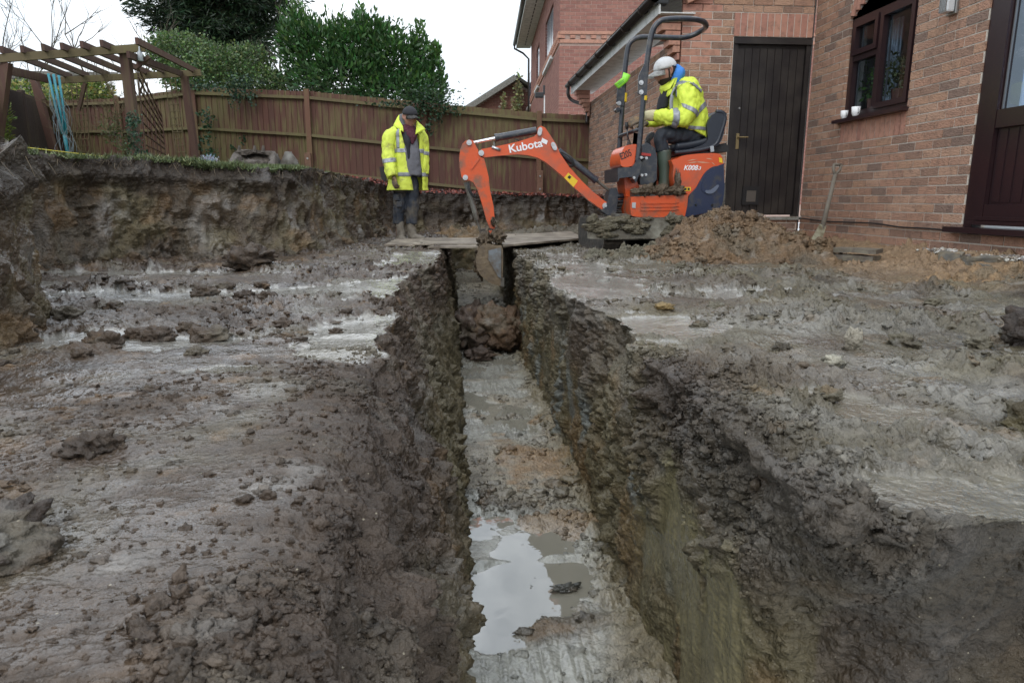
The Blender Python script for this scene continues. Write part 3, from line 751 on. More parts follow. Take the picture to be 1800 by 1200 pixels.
CLOD_L = ['rearmost brown clod on the left ground, straight below the spare bucket', 'smaller brown clod just right of the rearmost one below the spare bucket', 'third brown clod from the left in the rear row before the bank', 'rightmost brown clod of the rear row in front of the bank', 'flat brown clod beside the foot of the near earth corner', 'large brown clod at the left end of the middle row, near the earth corner', 'large brown clod in the centre of the middle row left of the trench', 'large brown clod at the right end of the middle row left of the trench', 'small brown clod behind the gap between the two large middle clods', 'lone brown clod nearest the pale smeared clay left of the trench', 'small brown clod lying on the pale smeared clay by the left trench edge', 'brown clod closest to the foot of the near earth corner', 'tiny dark clod standing on the front edge of the left pale clay sheet', 'brown clod directly in front of the middle row left of the trench', 'tiny dark clod alone on the trodden ground in front of the earth corner', 'brown clod between the earth corner and the rear row', 'brown clod between the rear row and the middle row', 'small brown clod to the right of the rear row, halfway to the trench']
CLOD_R = ['grey clod beside the flat yellow brown stone, on its right', 'grey clod just in front of the yellow brown stone', 'broad flat grey clod in the middle of the right hand ground', 'grey clod next to the pale rounded stone', 'grey clod left of the pale rounded stone', 'small grey clod nearest the dark crumbled right lip', 'broad grey clod furthest right behind the middle of the clay ground', 'small grey clod between the yellow brown stone and the upright pale shard', 'tiny grey clod in front of the pale rounded stone', 'grey clod in front of the upright pale shard, towards the trench', 'grey clod left of the dark lump at the right edge', 'grey clod furthest back on the open clay, towards the patio door', 'grey clod behind the broad flat one on the right hand ground', 'grey clod at the foot of the brown spoil heap', 'grey clod below the middle of the dozer blade', 'grey clod at the corner of the boards next to the dozer blade', 'grey clod below the right end of the dozer blade']
def gp(px, py, z=gz): return PG(px, py, z)
clod('clay_lump', (.42, 6.55, -.74), (.30, .30, .24), (.10, .062, .036), 'big rounded warm brown lump of clay sitting in the trench below the bucket', 'clay lump', 301, amp=.25, sub=5)
clod('clay_lump', (.12, 6.65, -.74), (.24, .28, .22), (.085, .06, .045), 'dark crumbled lump of soil fallen against the left side of the trench', 'clay lump', 302, sub=5)
clod('clay_lump', (.20, 6.15, -.90), (.13, .12, .07), (.085, .06, .045), 'low dark lump of soil in front of the fallen heap in the trench', 'clay lump', 303)
q = PG(995, 1032, FL_Z); clod('clay_lump', (q.x, q.y, FL_Z+.0), (.052, .018, .013), (.05, .05, .042), 'narrow dark sliver of wet clay lying in the trench puddle', 'clay lump', 304, wetv=.7, rot=.15)
q = gp(437, 472); clod('clay_lump', (q.x, q.y, .08), (.16, .14, .09), C_BRN*.9, 'large brown lump on the flat mud in front of the bank', 'clay lump', 305)
for i, (px, py, s) in enumerate([(360, 515, .10), (395, 505, .07), (430, 520, .08), (470, 525, .09), (120, 555, .09), (180, 600, .09), (280, 590, .08), (370, 590, .09), (240, 585, .06), (500, 570, .06), (660, 528, .05),
                                 (145, 620, .05), (590, 580, .035), (345, 618, .05), (265, 680, .03), (200, 540, .07), (330, 575, .06), (460, 500, .06)]):
    q = gp(px, py); s *= .72; clod('mud_clod', (q.x, q.y, s*.12), (s, s*.85, s*.6), C_BRN*.92, CLOD_L[i], 'mud clod', 320+i, 'brown clods left of the trench', sub=4)
for i, (px, py, s) in enumerate([(1260, 540, .07), (1230, 570, .05), (1590, 600, .08), (1455, 690, .05), (1400, 690, .045), (1435, 775, .035), (1700, 560, .08), (1335, 560, .05), (1420, 730, .03), (1375, 610, .05), (1720, 600, .06), (1500, 545, .07), (1640, 530, .06), (1195, 470, .09), (1110, 455, .07), (1060, 440, .1), (1150, 455, .1)]):
    q = gp(px, py); s *= .72; clod('mud_clod', (q.x, q.y, s*.1), (s, s*.8, s*.55), C_GRY*.65+C_OLV*.2, CLOD_R[i], 'mud clod', 360+i, 'grey clods right of the trench', sub=4)
q = gp(1165, 540); clod('stone', (q.x, q.y, .015), (.045, .035, .02), (.22, .15, .06), 'flat yellow brown stone on the smeared clay right of the trench', 'stone', 381, sub=3)
q = gp(1465, 637); clod('stone', (q.x, q.y, .015), (.035, .028, .022), (.30, .28, .22), 'pale rounded stone on the grey mud right of the trench', 'stone', 382, sub=3)
q = gp(1455, 935, -.03); clod('stone', (q.x-.005, q.y, -.02), (.017, .013, .02), (.28, .23, .17), 'small pale stone stuck in the dark corner of the cut ground', 'stone', 383, sub=3)
q = gp(1500, 610); clod('stone', (q.x, q.y, .03), (.035, .02, .045), (.30, .27, .21), 'pale upright shard of clay on the grey mud', 'stone', 384, sub=3)
q = PG(10, 985); clod('clay_lump', (q.x-.05, q.y+.0, .02), (.085, .11, .05), C_DARK*1.5, 'big rough lump of mud at the left near edge of the ground', 'clay lump', 385, sub=5)
q = PG(165, 790); clod('clay_lump', (q.x, q.y, .01), (.05, .05, .03), C_BRN*.8, 'dark lump on the near ground above the big rough lump', 'clay lump', 386, sub=4)
q = gp(1795, 600); clod('clay_lump', (q.x+.05, q.y, .05), (.1, .12, .09), C_DARK*1.3, 'dark lump of soil at the right edge of the clay ground', 'clay lump', 387, sub=4)
q = gp(1790, 745); clod('clay_lump', (q.x+.04, q.y, .02), (.05, .06, .045), C_OLV*.8, 'olive lump of clay at the near right edge', 'clay lump', 388, sub=4)
# heaps: displaced domes
def heap(name, cx, cy, rx, ry, hgt, base, label, seed, n=190, z0=0, rough=1.0, skew=(0, 0)):
    a = np.linspace(0, 2*PI, n*2); r = np.linspace(0, 1, n)
    A, Rr = np.meshgrid(a, r, indexing='ij'); A[-1] = A[0]
    rr = 1+.16*np.sin(3*A+seed)+.1*np.sin(5*A+2*seed)
    X = Rr*np.cos(A)*rx*rr; Y = Rr*np.sin(A)*ry*rr
    Zz = hgt*np.cos(np.clip(Rr, 0, 1)*PI/2)**1.5
    G = np.stack([cx+X+skew[0]*(1-Rr), cy+Y+skew[1]*(1-Rr), z0-.03+Zz], -1)
    hh = rough*(.05*billow(G, 4, 3, seed)+.035*billow(G, 11, 3, seed+2)+.02*(1-np.minimum(worley(G, 16, seed)*1.6, 1.2)**2)+.008*billow(G, 45, 2, seed+4))*np.clip(1.3-Rr, 0, 1)
    d = np.stack([np.cos(A)*.4*Rr, np.sin(A)*.4*Rr, np.ones_like(A)], -1)
    Gd = G+d*hh[..., None]
    c = soil_col(G*1.5, np.array(base), None)
    c = cmix(c, C_GRY*.8, sstep(.1, .5, fbm(G, 2.3, 2, seed+9))*.45)
    me = arr_mesh(name, Gd.reshape(-1, 3), grid_faces(*A.shape), {'Col': c.reshape(-1, 3), 'wet': np.full(A.size, .22)})
    o = put(name, me, None, CLOD, True); tag(o, label, 'soil heap')
    return (Gd, c, np.zeros_like(A)), o
q = P(1290, 470, 5.6)
H1, _ = heap('soil_heap', 2.40, 5.75, 1.02, .66, .42, (.155, .10, .056), 'brown clay spoil heap piled between the excavator and the door', 3, skew=(-.1, .1))
H2, _ = heap('soil_heap', 3.0, 5.45, .42, .38, .15, (.17, .11, .06), 'low tail of brown spoil reaching towards the shovel', 8, n=110)
H3, _ = heap('soil_heap', 3.35, 4.0, .55, .3, .12, (.23, .15, .08), 'low sandy ridge of soil below the patio door', 12, n=120)
H4, _ = heap('soil_heap', 1.55, 5.85, .45, .3, .14, (.12, .105, .07), 'low rough heap of grey clods under the dozer blade', 15, n=110)
H7, _ = heap('soil_heap', 1.27, 6.02, .22, .16, .13, (.13, .12, .085), 'small grey clod heap at the left end of the dozer blade', 27, n=80)
H5, _ = heap('soil_heap', .25, 10.2, .7, .35, .14, (.17, .11, .055), 'low brown heap behind the boards at the trench end', 18, n=90)
H6, _ = heap('soil_heap', 1.5, 9.9, 1.0, .5, .16, (.11, .095, .07), 'long low heap of dark mud in front of the back bank', 22, n=90)
q, sz, cl = scatter(H1, 3800, .008, .05); tag(crumbs('heap_crumbs', q, sz*.6, cl, .25, .9), 'loose crumbs covering the spoil heap beside the excavator', 'soil crumbs', kind='stuff')
q, sz, cl = scatter(H2, 350, .01, .045); tag(crumbs('heap_crumbs', q, sz*.6, cl, .25, .9), 'loose crumbs on the tail of spoil near the shovel', 'soil crumbs', kind='stuff')
q, sz, cl = scatter(H4, 500, .012, .05); tag(crumbs('heap_crumbs', q, sz*.6, cl, .25, .9), 'loose grey clods around the foot of the dozer blade', 'soil crumbs', kind='stuff')
# end wall of the trench
# ================================================================== BRICKWORK
def simple_mat(nm, c, r=.5, **k): return mat(nm, c, r, **k)
UPVC = mat('dark_rosewood_plastic', (.022, .010, .012), .28, spec=.6, noise=(40, .4, (.03, .014, .014)), bump=(14, .05, .002))
DARKWOOD = mat('dark_stained_wood', (.013, .010, .010), .45, noise=(3.5, .55, (.032, .027, .023)), bump=(60, .25, .002))
BLACK = mat('black_plastic', (.012, .012, .013), .45)
WHITEP = mat('white_paint', (.62, .62, .60), .5, noise=(8, .4, (.4, .4, .38)))
GREYMET = mat('grey_metal', (.35, .35, .34), .35, metal=.8)
BRASS = mat('dull_brass', (.32, .25, .13), .4, metal=.7)
CONC = mat('concrete', (.26, .25, .23), .9, noise=(20, .6, (.16, .16, .13)), bump=(80, .5, .004))
def glass_mat(name, tint=(.8, .85, .9), refl=1.5):
    m = bpy.data.materials.new(name); m.use_nodes = True; nt = m.node_tree; N = nt.nodes; L = nt.links
    N.remove(N['Principled BSDF'])
    gl = N.new('ShaderNodeBsdfGlossy'); gl.inputs['Roughness'].default_value = .01
    tr = N.new('ShaderNodeBsdfTransparent'); tr.inputs['Color'].default_value = (*tint, 1)
    fr = N.new('ShaderNodeFresnel'); fr.inputs['IOR'].default_value = refl
    bf = N.new('ShaderNodeNewGeometry'); iv_ = N.new('ShaderNodeMath'); iv_.operation = 'SUBTRACT'; iv_.inputs[0].default_value = 1; L.new(bf.outputs['Backfacing'], iv_.inputs[1])
    ml = N.new('ShaderNodeMath'); ml.operation = 'MULTIPLY'; L.new(fr.outputs[0], ml.inputs[0]); L.new(iv_.outputs[0], ml.inputs[1])
    m2 = N.new('ShaderNodeMixShader'); L.new(ml.outputs[0], m2.inputs[0]); L.new(tr.outputs[0], m2.inputs[1]); L.new(gl.outputs[0], m2.inputs[2])
    L.new(m2.outputs[0], N['Material Output'].inputs[0]); return m
GLASS = glass_mat('window_glass')
def brick_unit():
    bm = bmesh.new(); bx(bm, (-.5, -.5, -.5), (.5, .5, .5)); me = bpy.data.meshes.new('brick'); bm.to_mesh(me); bm.free(); return me
_bc = {}
def brick_mesh(w_, d_, h_, m):
    k = (round(w_, 3), round(d_, 3), round(h_, 3), m.name)
    if k not in _bc:
        me = brick_unit(); me.transform(Matrix.Diagonal((w_, d_, h_, 1))); me.materials.append(m); _bc[k] = me
    return _bc[k]
def solve_pieces(a, b, blocks):
    seg = [(a, b)]
    for (c, d) in blocks:
        o = []
        for (x, y) in seg:
            if d <= x or c >= y: o.append((x, y)); continue
            if c > x: o.append((x, c))
            if d < y: o.append((d, y))
        seg = o
    return [s for s in seg if s[1]-s[0] > .006]
def wall_bricks(parent, org, u, nrm, W, H, openings=(), topf=None, matj=BRICK_A, single=300, depth=.045, L_=.215, h_=.065, j=.010, z0=0, jit=.0018, smoothfn=None, extra=()):
    """openings: (a0,a1,z0,z1) in wall coordinates; topf(a)-> height limit. extra: list of (a0,a1,z0,z1) hand laid bricks"""
    org = Vector(org); u = Vector(u).normalized(); nrm = Vector(nrm).normalized()
    items = []
    rows = int(H/(h_+j))
    for r in range(rows):
        za = z0+r*(h_+j); zb = za+h_
        a = -(L_+j)/2*(r % 2)-random.random()*0
        while a < W:
            b = a+L_
            x0, x1 = max(a, 0), min(b, W)
            if x1-x0 > .006:
                bl = [(o[0], o[1]) for o in openings if o[2] < zb-.01 and o[3] > za+.01]
                for (p, q) in solve_pieces(x0, x1, bl):
                    if topf and topf((p+q)/2) < zb: continue
                    items.append((p, q, za, zb, smoothfn(p, q, za) if smoothfn else False))
            a += L_+j
    for e in extra: items.append((*e, True))
    def sc(it):
        p = org+u*(it[0]+it[1])/2+Vector((0, 0, (it[2]+it[3])/2))
        x, y, d = proj(p)
        if d <= 0 or not (-10 < x < 1810 and -10 < y < 1210): return -1
        return (it[1]-it[0])*(it[3]-it[2])/d/d
    items.sort(key=sc, reverse=True)
    ns = sum(1 for i in items if sc(i) > 0); ns = min(ns, single)
    M3 = Matrix((u, -nrm, Vector((0, 0, 1)))).transposed()
    inv = world_of(parent).inverted()
    for it in items[:ns]:
        o = bpy.data.objects.new('brick', brick_mesh(it[1]-it[0], depth, it[3]-it[2], BRICK_S if it[4] else BRICK_O))
        c_ = org+u*(it[0]+it[1])/2+Vector((0, 0, (it[2]+it[3])/2))+nrm*(-depth/2+random.uniform(-jit, jit))
        m = Matrix.Translation(c_) @ M3.to_4x4() @ Matrix.Rotation(random.uniform(-.004, .004), 4, 'Y')
        COL.objects.link(o); o.parent = parent; o.matrix_parent_inverse = inv
        o.matrix_basis = m
    rest = items[ns:]
    if rest:
        Vb = np.array([[x, y, z] for z in (-.5, .5) for y in (-.5, .5) for x in (-.5, .5)])
        Fb = np.array([(0, 2, 3, 1), (4, 5, 7, 6), (0, 1, 5, 4), (2, 6, 7, 3), (0, 4, 6, 2), (1, 3, 7, 5)])
        Vs = []; Fs = []; Rr = []
        un = np.array(u); nn = np.array(nrm); on = np.array(org)
        for k, it in enumerate(rest):
            cpos = on+un*(it[0]+it[1])/2+np.array([0, 0, (it[2]+it[3])/2])+nn*(-depth/2+random.uniform(-jit, jit))
            Vs.append(cpos+Vb[:, :1]*un*(it[1]-it[0])+Vb[:, 1:2]*nn*depth+Vb[:, 2:]*np.array([0, 0, it[3]-it[2]]))
            Fs.append(Fb+8*k); Rr.append(np.full(8, random.random()))
        me = arr_mesh('brickwork', np.concatenate(Vs), np.concatenate(Fs), {'rnd': np.concatenate(Rr)})
        me.shade_flat(); o = put('brickwork', me, parent, matj); o['kind'] = 'stuff'
def panel(parent, name, org, u, nrm, W, H, openings=(), thick=.1, m=MORTAR, z0=0, topf=None, back=-.017):
    """mortar plane / wall core with rectangular holes; outer face at 'back' behind the wall line"""
    org = Vector(org); u = Vector(u); nrm = Vector(nrm); openings = [(o[0]-.004, o[1]+.004, o[2]-.004, o[3]+.004) for o in openings]; x00 = .004; W = W-.004
    xs = sorted({x00, W, *[min(max(v, x00), W) for o in openings for v in o[:2]]}); zs = sorted({z0, z0+H, *[min(max(v, z0), z0+H) for o in openings for v in o[2:4]]})
    bm = bmesh.new()
    for i in range(len(xs)-1):
        for k in range(len(zs)-1):
            cx, cz = (xs[i]+xs[i+1])/2, (zs[k]+zs[k+1])/2
            if any(o[0] < cx < o[1] and o[2] < cz < o[3] for o in openings): continue
            vs_ = []
            for dn in (back+.012, back-thick):
                for (a, z) in ((xs[i], zs[k]), (xs[i+1], zs[k]), (xs[i+1], zs[k+1]), (xs[i], zs[k+1])):
                    vs_.append(bm.verts.new(org+u*a+nrm*dn+Vector((0, 0, z))))
            for q in ((0, 1, 2, 3), (7, 6, 5, 4), (0, 4, 5, 1), (1, 5, 6, 2), (2, 6, 7, 3), (3, 7, 4, 0)): bm.faces.new([vs_[t] for t in q])
    bmesh.ops.remove_doubles(bm, verts=bm.verts, dist=1e-5)
    return from_bm(name, bm, parent, m)
def obox(bm, org, u, nrm, a0, a1, d0, d1, z0, z1):
    org = Vector(org); u = Vector(u).normalized(); nrm = Vector(nrm).normalized(); v = []
    for z in (z0, z1):
        for (a, d) in ((a0, d0), (a1, d0), (a1, d1), (a0, d1)):
            v.append(bm.verts.new(org+u*a+nrm*d+Vector((0, 0, z))))
    for q in ((0, 1, 2, 3), (7, 6, 5, 4), (0, 4, 5, 1), (1, 5, 6, 2), (2, 6, 7, 3), (3, 7, 4, 0)): bm.faces.new([v[t] for t in q])
def one_box(name, parent, m, org, u, nrm, a0, a1, d0, d1, z0, z1, bevel=0):
    bm = bmesh.new(); obox(bm, org, u, nrm, a0, a1, d0, d1, z0, z1); return from_bm(name, bm, parent, m, bevel=bevel)

# ---------------- the house: long wall on the right (x = HX), seen obliquely
GY = 7.75
HX = P(1428, 100, GY).x*.5+P(1408, 380, GY).x*.5
house = thing('brick_house', (HX, 5.5, 0), 'brown brick house wall on the right with a dark framed window and patio door', 'house')
U = Vector((0, -1, 0)); NRM = Vector((-1, 0, 0)); ORG = (HX, GY, 0)
def hw(px, py): q = PX(px, py, HX); return (GY-q.y, q.z)
wl, wtop = hw(1490, 45); wr_, _ = hw(1600, 20); _, wbot = hw(1478, 212); _, wb2 = hw(1597, 196)
wbot = (wbot+wb2)/2; wtop = hw(1490, 38)[1]; wl = hw(1486, 130)[0]; wr_ = hw(1603, 110)[0]
wtop2 = wtop+.0
dl = hw(1716, 200)[0]; dzb = hw(1690, 405)[1]
arch = lambda a: wtop+.16*max(0, 1-((a-(wl+wr_)/2)/((wr_-wl)/2))**2)
HH = 3.6; HW = 4.9
steps = [(wl+(wr_-wl)*k/14, wl+(wr_-wl)*(k+1)/14) for k in range(14)]
openings = [(wl, wr_, wbot, wtop)]+[(a, b, wtop-.01, arch((a+b)/2)+.235) for a, b in steps]+[(dl, HW+.5, dzb-.02, 3.0), (wl, wr_, wbot-.20, wbot)]
op2 = [(wl, wr_, wbot-.02, wtop+.17), (dl, HW+.5, dzb-.02, 3.0)]
cz = lambda z: -.05+.075*math.floor((z+.05)/.075+1e-6)
sz0 = cz(wbot-.20)
sold = []
k = wl
while k < wr_-.04:
    sold.append((k+.005, k+.072, sz0, wbot-.012)); k += .0755
wall_bricks(house, ORG, U, NRM, HW, HH, openings, single=300, extra=sold, z0=-.05)
panel(house, 'wall', ORG, U, NRM, HW, HH, op2, z0=-.05, thick=.18)
# soldier arch above the window
k = wl
while k < wr_-.04:
    m_ = (k+k+.067)/2; z_ = arch(m_)
    ang = -.5*(m_-(wl+wr_)/2)
    bm = bmesh.new(); obox(bm, (HX, GY-m_, z_+.01), (0, -1, 0), NRM, -.033, .033, -.05, .001, 0, .215)
    bmesh.ops.rotate(bm, verts=bm.verts[:], cent=(HX, GY-m_, z_), matrix=Matrix.Rotation(ang, 3, 'X'))
    from_bm('brick', bm, house, BRICK_S); k += .0755
b = bmesh.new()
for a_, b2_ in steps: obox(b, ORG, U, NRM, a_, b2_, -.06, -.012, max(arch(a_), arch(b2_))-.0, wtop+.24)
from_bm('arch_mortar', b, house, MORTAR)
# window
win = one_box('window_sill', house, UPVC, ORG, U, NRM, wl-.05, wr_+.02, -.09, .075, wbot-.012, wbot+.022, .005)
fr_ = bmesh.new()
fw = .07
for (a0, a1, z0, z1) in ((wl, wl+fw, wbot+.024, wtop), (wr_-fw, wr_, wbot+.024, wtop), (wl+fw, wr_-fw, wtop-fw, wtop), (wl+fw, wr_-fw, wbot+.024, wbot+.024+fw)):
    obox(fr_, ORG, U, NRM, a0+.001, a1-.001, -.10, -.03, z0+.001, z1-.001)
mid = wl+(wr_-wl)*.46
obox(fr_, ORG, U, NRM, mid-.035, mid+.035, -.098, -.032, wbot+.024+fw, wtop-fw)
zt = wbot+(wtop-wbot)*.62
obox(fr_, ORG, U, NRM, wl+fw, mid-.035, -.096, -.034, zt-.035, zt+.035)
wf = from_bm('window', fr_, house, UPVC, bevel=.006)
def sash(a0, a1, z0, z1, d=.02, t=.05):
    b = bmesh.new()
    for (x0, x1, y0, y1) in ((a0, a0+t, z0, z1), (a1-t, a1, z0, z1), (a0+t, a1-t, z0, z0+t), (a0+t, a1-t, z1-t, z1)):
        obox(b, ORG, U, NRM, x0, x1, -.07, -.02+d*.5, y0, y1)
    from_bm('sash', b, wf, UPVC, bevel=.008)
sash(wl+fw-.02, mid-.02, zt+.02, wtop-fw+.03); sash(mid+.02, wr_-fw+.02, wbot+.07, wtop-fw+.03)
def pane(parent, org, u, nrm, a0, a1, z0, z1, d, m=GLASS):
    return one_box('pane', parent, m, org, u, nrm, a0, a1, d-.004, d, z0, z1)
pane(wf, ORG, U, NRM, wl+fw, mid-.03, wbot+.09, zt-.03, -.075); pane(wf, ORG, U, NRM, wl+fw+.03, mid-.05, zt+.06, wtop-.09, -.055); pane(wf, ORG, U, NRM, mid+.06, wr_-fw-.03, wbot+.12, wtop-.09, -.055)
# pale spacer bars at the glass edge
sb_ = bmesh.new()
for a, z0, z1 in ((wl+fw+.022, wbot+.10, zt-.04), (wl+fw+.045, zt+.075, wtop-.10), (mid+.085, wbot+.13, wtop-.10)): obox(sb_, ORG, U, NRM, a, a+.012, -.092, -.08, z0, z1)
from_bm('spacer_bar', sb_, wf, GREYMET)
# arched head panel above the frame
b = bmesh.new(); n_ = 16
lo = [Vector((HX+.025, GY-(wl+(wr_-wl)*i/n_), wtop+.002)) for i in range(n_+1)]
hi = [Vector((HX+.025, GY-(wl+(wr_-wl)*i/n_), arch(wl+(wr_-wl)*i/n_)+.002)) for i in range(n_+1)]
for off in (0, .06):
    pass
va = [b.verts.new(p) for p in lo]; vb = [b.verts.new(p+Vector((0, 0, .004))) for p in hi]
for i in range(n_): b.faces.new((va[i], va[i+1], vb[i+1], vb[i]))
bmesh.ops.solidify(b, geom=b.faces[:], thickness=.03)
from_bm('arched_head', b, wf, mat('grey_brown_head', (.035, .028, .027), .5))
# room behind: back wall, blind, plant
ROOM = mat('room_wall', (.45, .47, .48), .9); BLIND = mat('pale_blind', (.75, .8, .84), .8, noise=(6, .4, (.3, .33, .35)))
b = bmesh.new(); obox(b, ORG, U, NRM, wl-.6, wr_+.6, -2.2, -2.15, .2, 3.4); obox(b, ORG, U, NRM, wl-.65, wl-.6, -2.2, -.2, .2, 3.4); obox(b, ORG, U, NRM, wr_+.6, wr_+.65, -2.2, -.2, .2, 3.4); obox(b, ORG, U, NRM, wl-.6, wr_+.6, -2.2, -.2, 3.38, 3.42); obox(b, ORG, U, NRM, wl-.6, wr_+.6, -2.2, -.2, .18, .2)
from_bm('room', b, house, ROOM)
b = bmesh.new()
for i in range(16):
    t = i/16; a = wl+fw+.01+t*(mid-wl-fw-.12)
    obox(b, ORG, U, NRM, a, a+.028, -.30-.02*(i % 2), -.29-.02*(i % 2), wbot+.03, wtop-.05)
from_bm('window_blind', b, house, BLIND)
LEAFM = bpy.data.materials.new('leaf'); LEAFM.use_nodes = True
_n = LEAFM.node_tree; _a = _n.nodes.new('ShaderNodeAttribute'); _a.attribute_name = 'Col'
_p = _n.nodes['Principled BSDF']; _n.links.new(_a.outputs['Color'], _p.inputs['Base Color']); _p.inputs['Roughness'].default_value = .42; _p.inputs['Specular IOR Level'].default_value = .45
_tl = _n.nodes.new('ShaderNodeBsdfTranslucent'); _n.links.new(_a.outputs['Color'], _tl.inputs['Color']); _mx = _n.nodes.new('ShaderNodeMixShader'); _mx.inputs[0].default_value = .25
_n.links.new(_p.outputs[0], _mx.inputs[1]); _n.links.new(_tl.outputs[0], _mx.inputs[2]); _n.links.new(_mx.outputs[0], _n.nodes['Material Output'].inputs[0])
def leaves(name, pts, dirs, size, cols, parent=None, asp=.42, fold=.25):
    """leaf = 4 triangles folded along the midrib"""
    n = len(pts); d = dirs/(np.linalg.norm(dirs, axis=1, keepdims=True)+1e-9)
    r = rng.normal(size=(n, 3)); s = np.cross(d, r); s /= np.linalg.norm(s, axis=1, keepdims=True)+1e-9; up = np.cross(s, d)
    sz = (size*(.6+.7*rng.random(n)))[:, None]
    b0 = pts; tip = pts+d*sz; m = pts+d*sz*.5
    l = m+s*sz*asp/2+up*sz*fold*.3; r_ = m-s*sz*asp/2+up*sz*fold*.3
    V = np.stack([b0, l, tip, r_], 1).reshape(-1, 3)
    i = np.arange(n)*4
    F = np.concatenate([np.stack([i, i+2, i+1], -1), np.stack([i, i+3, i+2], -1)])
    me = arr_mesh(name, V, F, {'Col': np.repeat(cols, 4, 0)})
    return put(name, me, parent, LEAFM)
def potplant(px, py, label, cols, X):
    q = PX(px, py, X); t = thing('house_plant', q, label, 'house plant')
    b = bmesh.new(); tube(b, [q, q+Vector((0, 0, .12))], [.055, .07], 12); from_bm('pot', b, t, mat('pot', (.2, .08, .05), .8))
    n = 260; p = rng.normal(size=(n, 3))*np.array([.05, .09, .10])+np.array(q)+np.array([0, 0, .26])
    dd = rng.normal(size=(n, 3))+np.array([0, 0, .5]); c_ = np.array(cols)[None]*(.6+.8*rng.random((n, 1)))
    o = leaves('leaves', p, dd, np.full(n, .06), c_, t); o['kind'] = 'stuff'
one_box('inner_sill', house, WHITEP, ORG, U, NRM, wl+.05, wr_-.05, -.42, -.14, wbot+.035, wbot+.05)
potplant(1535, 196, 'green leafy house plant behind the left pane of the window', (.10, .2, .04), HX+.22)
potplant(1578, 180, 'straggly pale flowering house plant behind the right pane of the window', (.14, .15, .05), HX+.22)
# patio door at far right
pz = dzb
def dpart(name, m, a0, a1, d0, d1, z0, z1, par=None, bev=.006): return one_box(name, par or house, m, ORG, U, NRM, a0, a1, d0, d1, z0, z1, bev)
pd = one_box('patio_door', house, UPVC, ORG, U, NRM, dl, dl+.09, -.09, -.012, pz+.03, 2.9, .006)
dpart('door_stile', UPVC, dl+.092, dl+.20, -.075, -.0, pz+.05, 2.9, pd, .014)
dlr = dl+.205
mz = hw(1770, 205)[1]
dpart('door_rail', UPVC, dlr, 5.4, -.072, -.004, mz-.07, mz+.06, pd, .014)
dpart('door_panel', UPVC, dlr, 5.4, -.06, -.035, pz+.2, mz-.07, pd, 0)
for k in range(7): dpart('door_groove', UPVC, dlr+.10*k+.03, dlr+.10*k+.10, -.05, -.028, pz+.22, mz-.08, pd, .004)
dpart('door_rail', UPVC, dlr, 5.4, -.072, -.002, pz+.08, pz+.20, pd, .014)
dpart('weather_bar', UPVC, dl+.10, 5.4, -.04, .035, pz+.05, pz+.08, pd, .008); dpart('weather_bar', UPVC, dl+.13, 5.4, -.04, .022, pz+.085, pz+.11, pd, .008)
dpart('door_sill', UPVC, dl-.10, 5.4, -.1, .085, pz-.015, pz+.028, pd, .006)
dpane = one_box('pane', pd, GLASS, ORG, U, NRM, dlr+.0, 5.4, -.05, -.045, mz+.06, 2.9)
dpart('glazing_bead', GREYMET, dlr+.004, dlr+.014, -.044, -.03, mz+.065, 2.9, pd, 0)
# net curtain
NET = bpy.data.materials.new('net_curtain'); NET.use_nodes = True
NET.node_tree.nodes['Principled BSDF'].inputs['Base Color'].default_value = (.75, .8, .88, 1); NET.node_tree.nodes['Principled BSDF'].inputs['Roughness'].default_value = .9
b = bmesh.new(); pr = None
for i in range(120):
    a = dlr+.05+i*.012; dd = -.13+.018*math.sin(i*.9)+.01*math.sin(i*.37)
    v0 = b.verts.new((HX-dd, GY-a, mz-.05)); v1 = b.verts.new((HX-dd+.0, GY-a, 2.9))
    if pr: b.faces.new((pr[0], v0, v1, pr[1]))
    pr = (v0, v1)
from_bm('net_curtain', b, house, NET, True)
b = bmesh.new(); obox(b, ORG, U, NRM, dl-.1, 6.5, -1.2, -1.15, 0, 3.2); from_bm('room', b, house, ROOM)
# damp strip of render at the foot of the wall
dpart('damp_course', CONC, 1.2, HW, -.03, .022, -.06, .045, house, 0)
# lamp on the wall
q = PX(1678, 8, HX); t = thing('wall_light', q, 'small clear bulkhead wall light between the window and patio door', 'wall light')
b = bmesh.new(); bx(b, q+Vector((-.025, -.055, -.08)), q+Vector((0, .055, .12))); from_bm('backplate', b, t, GREYMET, bevel=.006)
b = bmesh.new(); bx(b, q+Vector((-.095, -.045, -.065)), q+Vector((-.026, .045, .12))); from_bm('lens', b, t, mat('lamp_lens', (.55, .57, .58), .15, spec=.8), bevel=.015)
b = bmesh.new()
for k in range(5): bx(b, q+Vector((-.101, -.04+.018*k, -.06)), q+Vector((-.0952, -.034+.018*k, .11)))
from_bm('guard', b, t, GREYMET)
# cups on the sill
CUP = mat('white_china', (.8, .8, .8), .25)
def cup(px, py, s, label):
    q = PX(px, py, HX-.045); q.z = wbot+.0225; t = thing('mug', q, label, 'mug')
    b = bmesh.new(); n = 20
    prof = [(.0, 0), (.022, 0), (.026, .006), (.036, .03), (.040, .085), (.037, .085), (.033, .032), (.0, .01)]
    rg = []
    for (r, z) in prof: rg.append([b.verts.new(q+Vector((math.cos(2*PI*k/n)*max(r, .0005)*s, math.sin(2*PI*k/n)*max(r, .0005)*s, z*s))) for k in range(n)])
    for r0, r1 in zip(rg, rg[1:]):
        for k in range(n): b.faces.new((r0[k], r0[(k+1) % n], r1[(k+1) % n], r1[k]))
    from_bm('cup', b, t, CUP, True)
    b = bmesh.new(); tube(b, [q+Vector((0, -.034*s, .072*s)), q+Vector((-.002, -.058*s, .068*s)), q+Vector((-.002, -.062*s, .045*s)), q+Vector((0, -.034*s, .026*s))], .0045, 8); from_bm('handle', b, t, CUP, True)
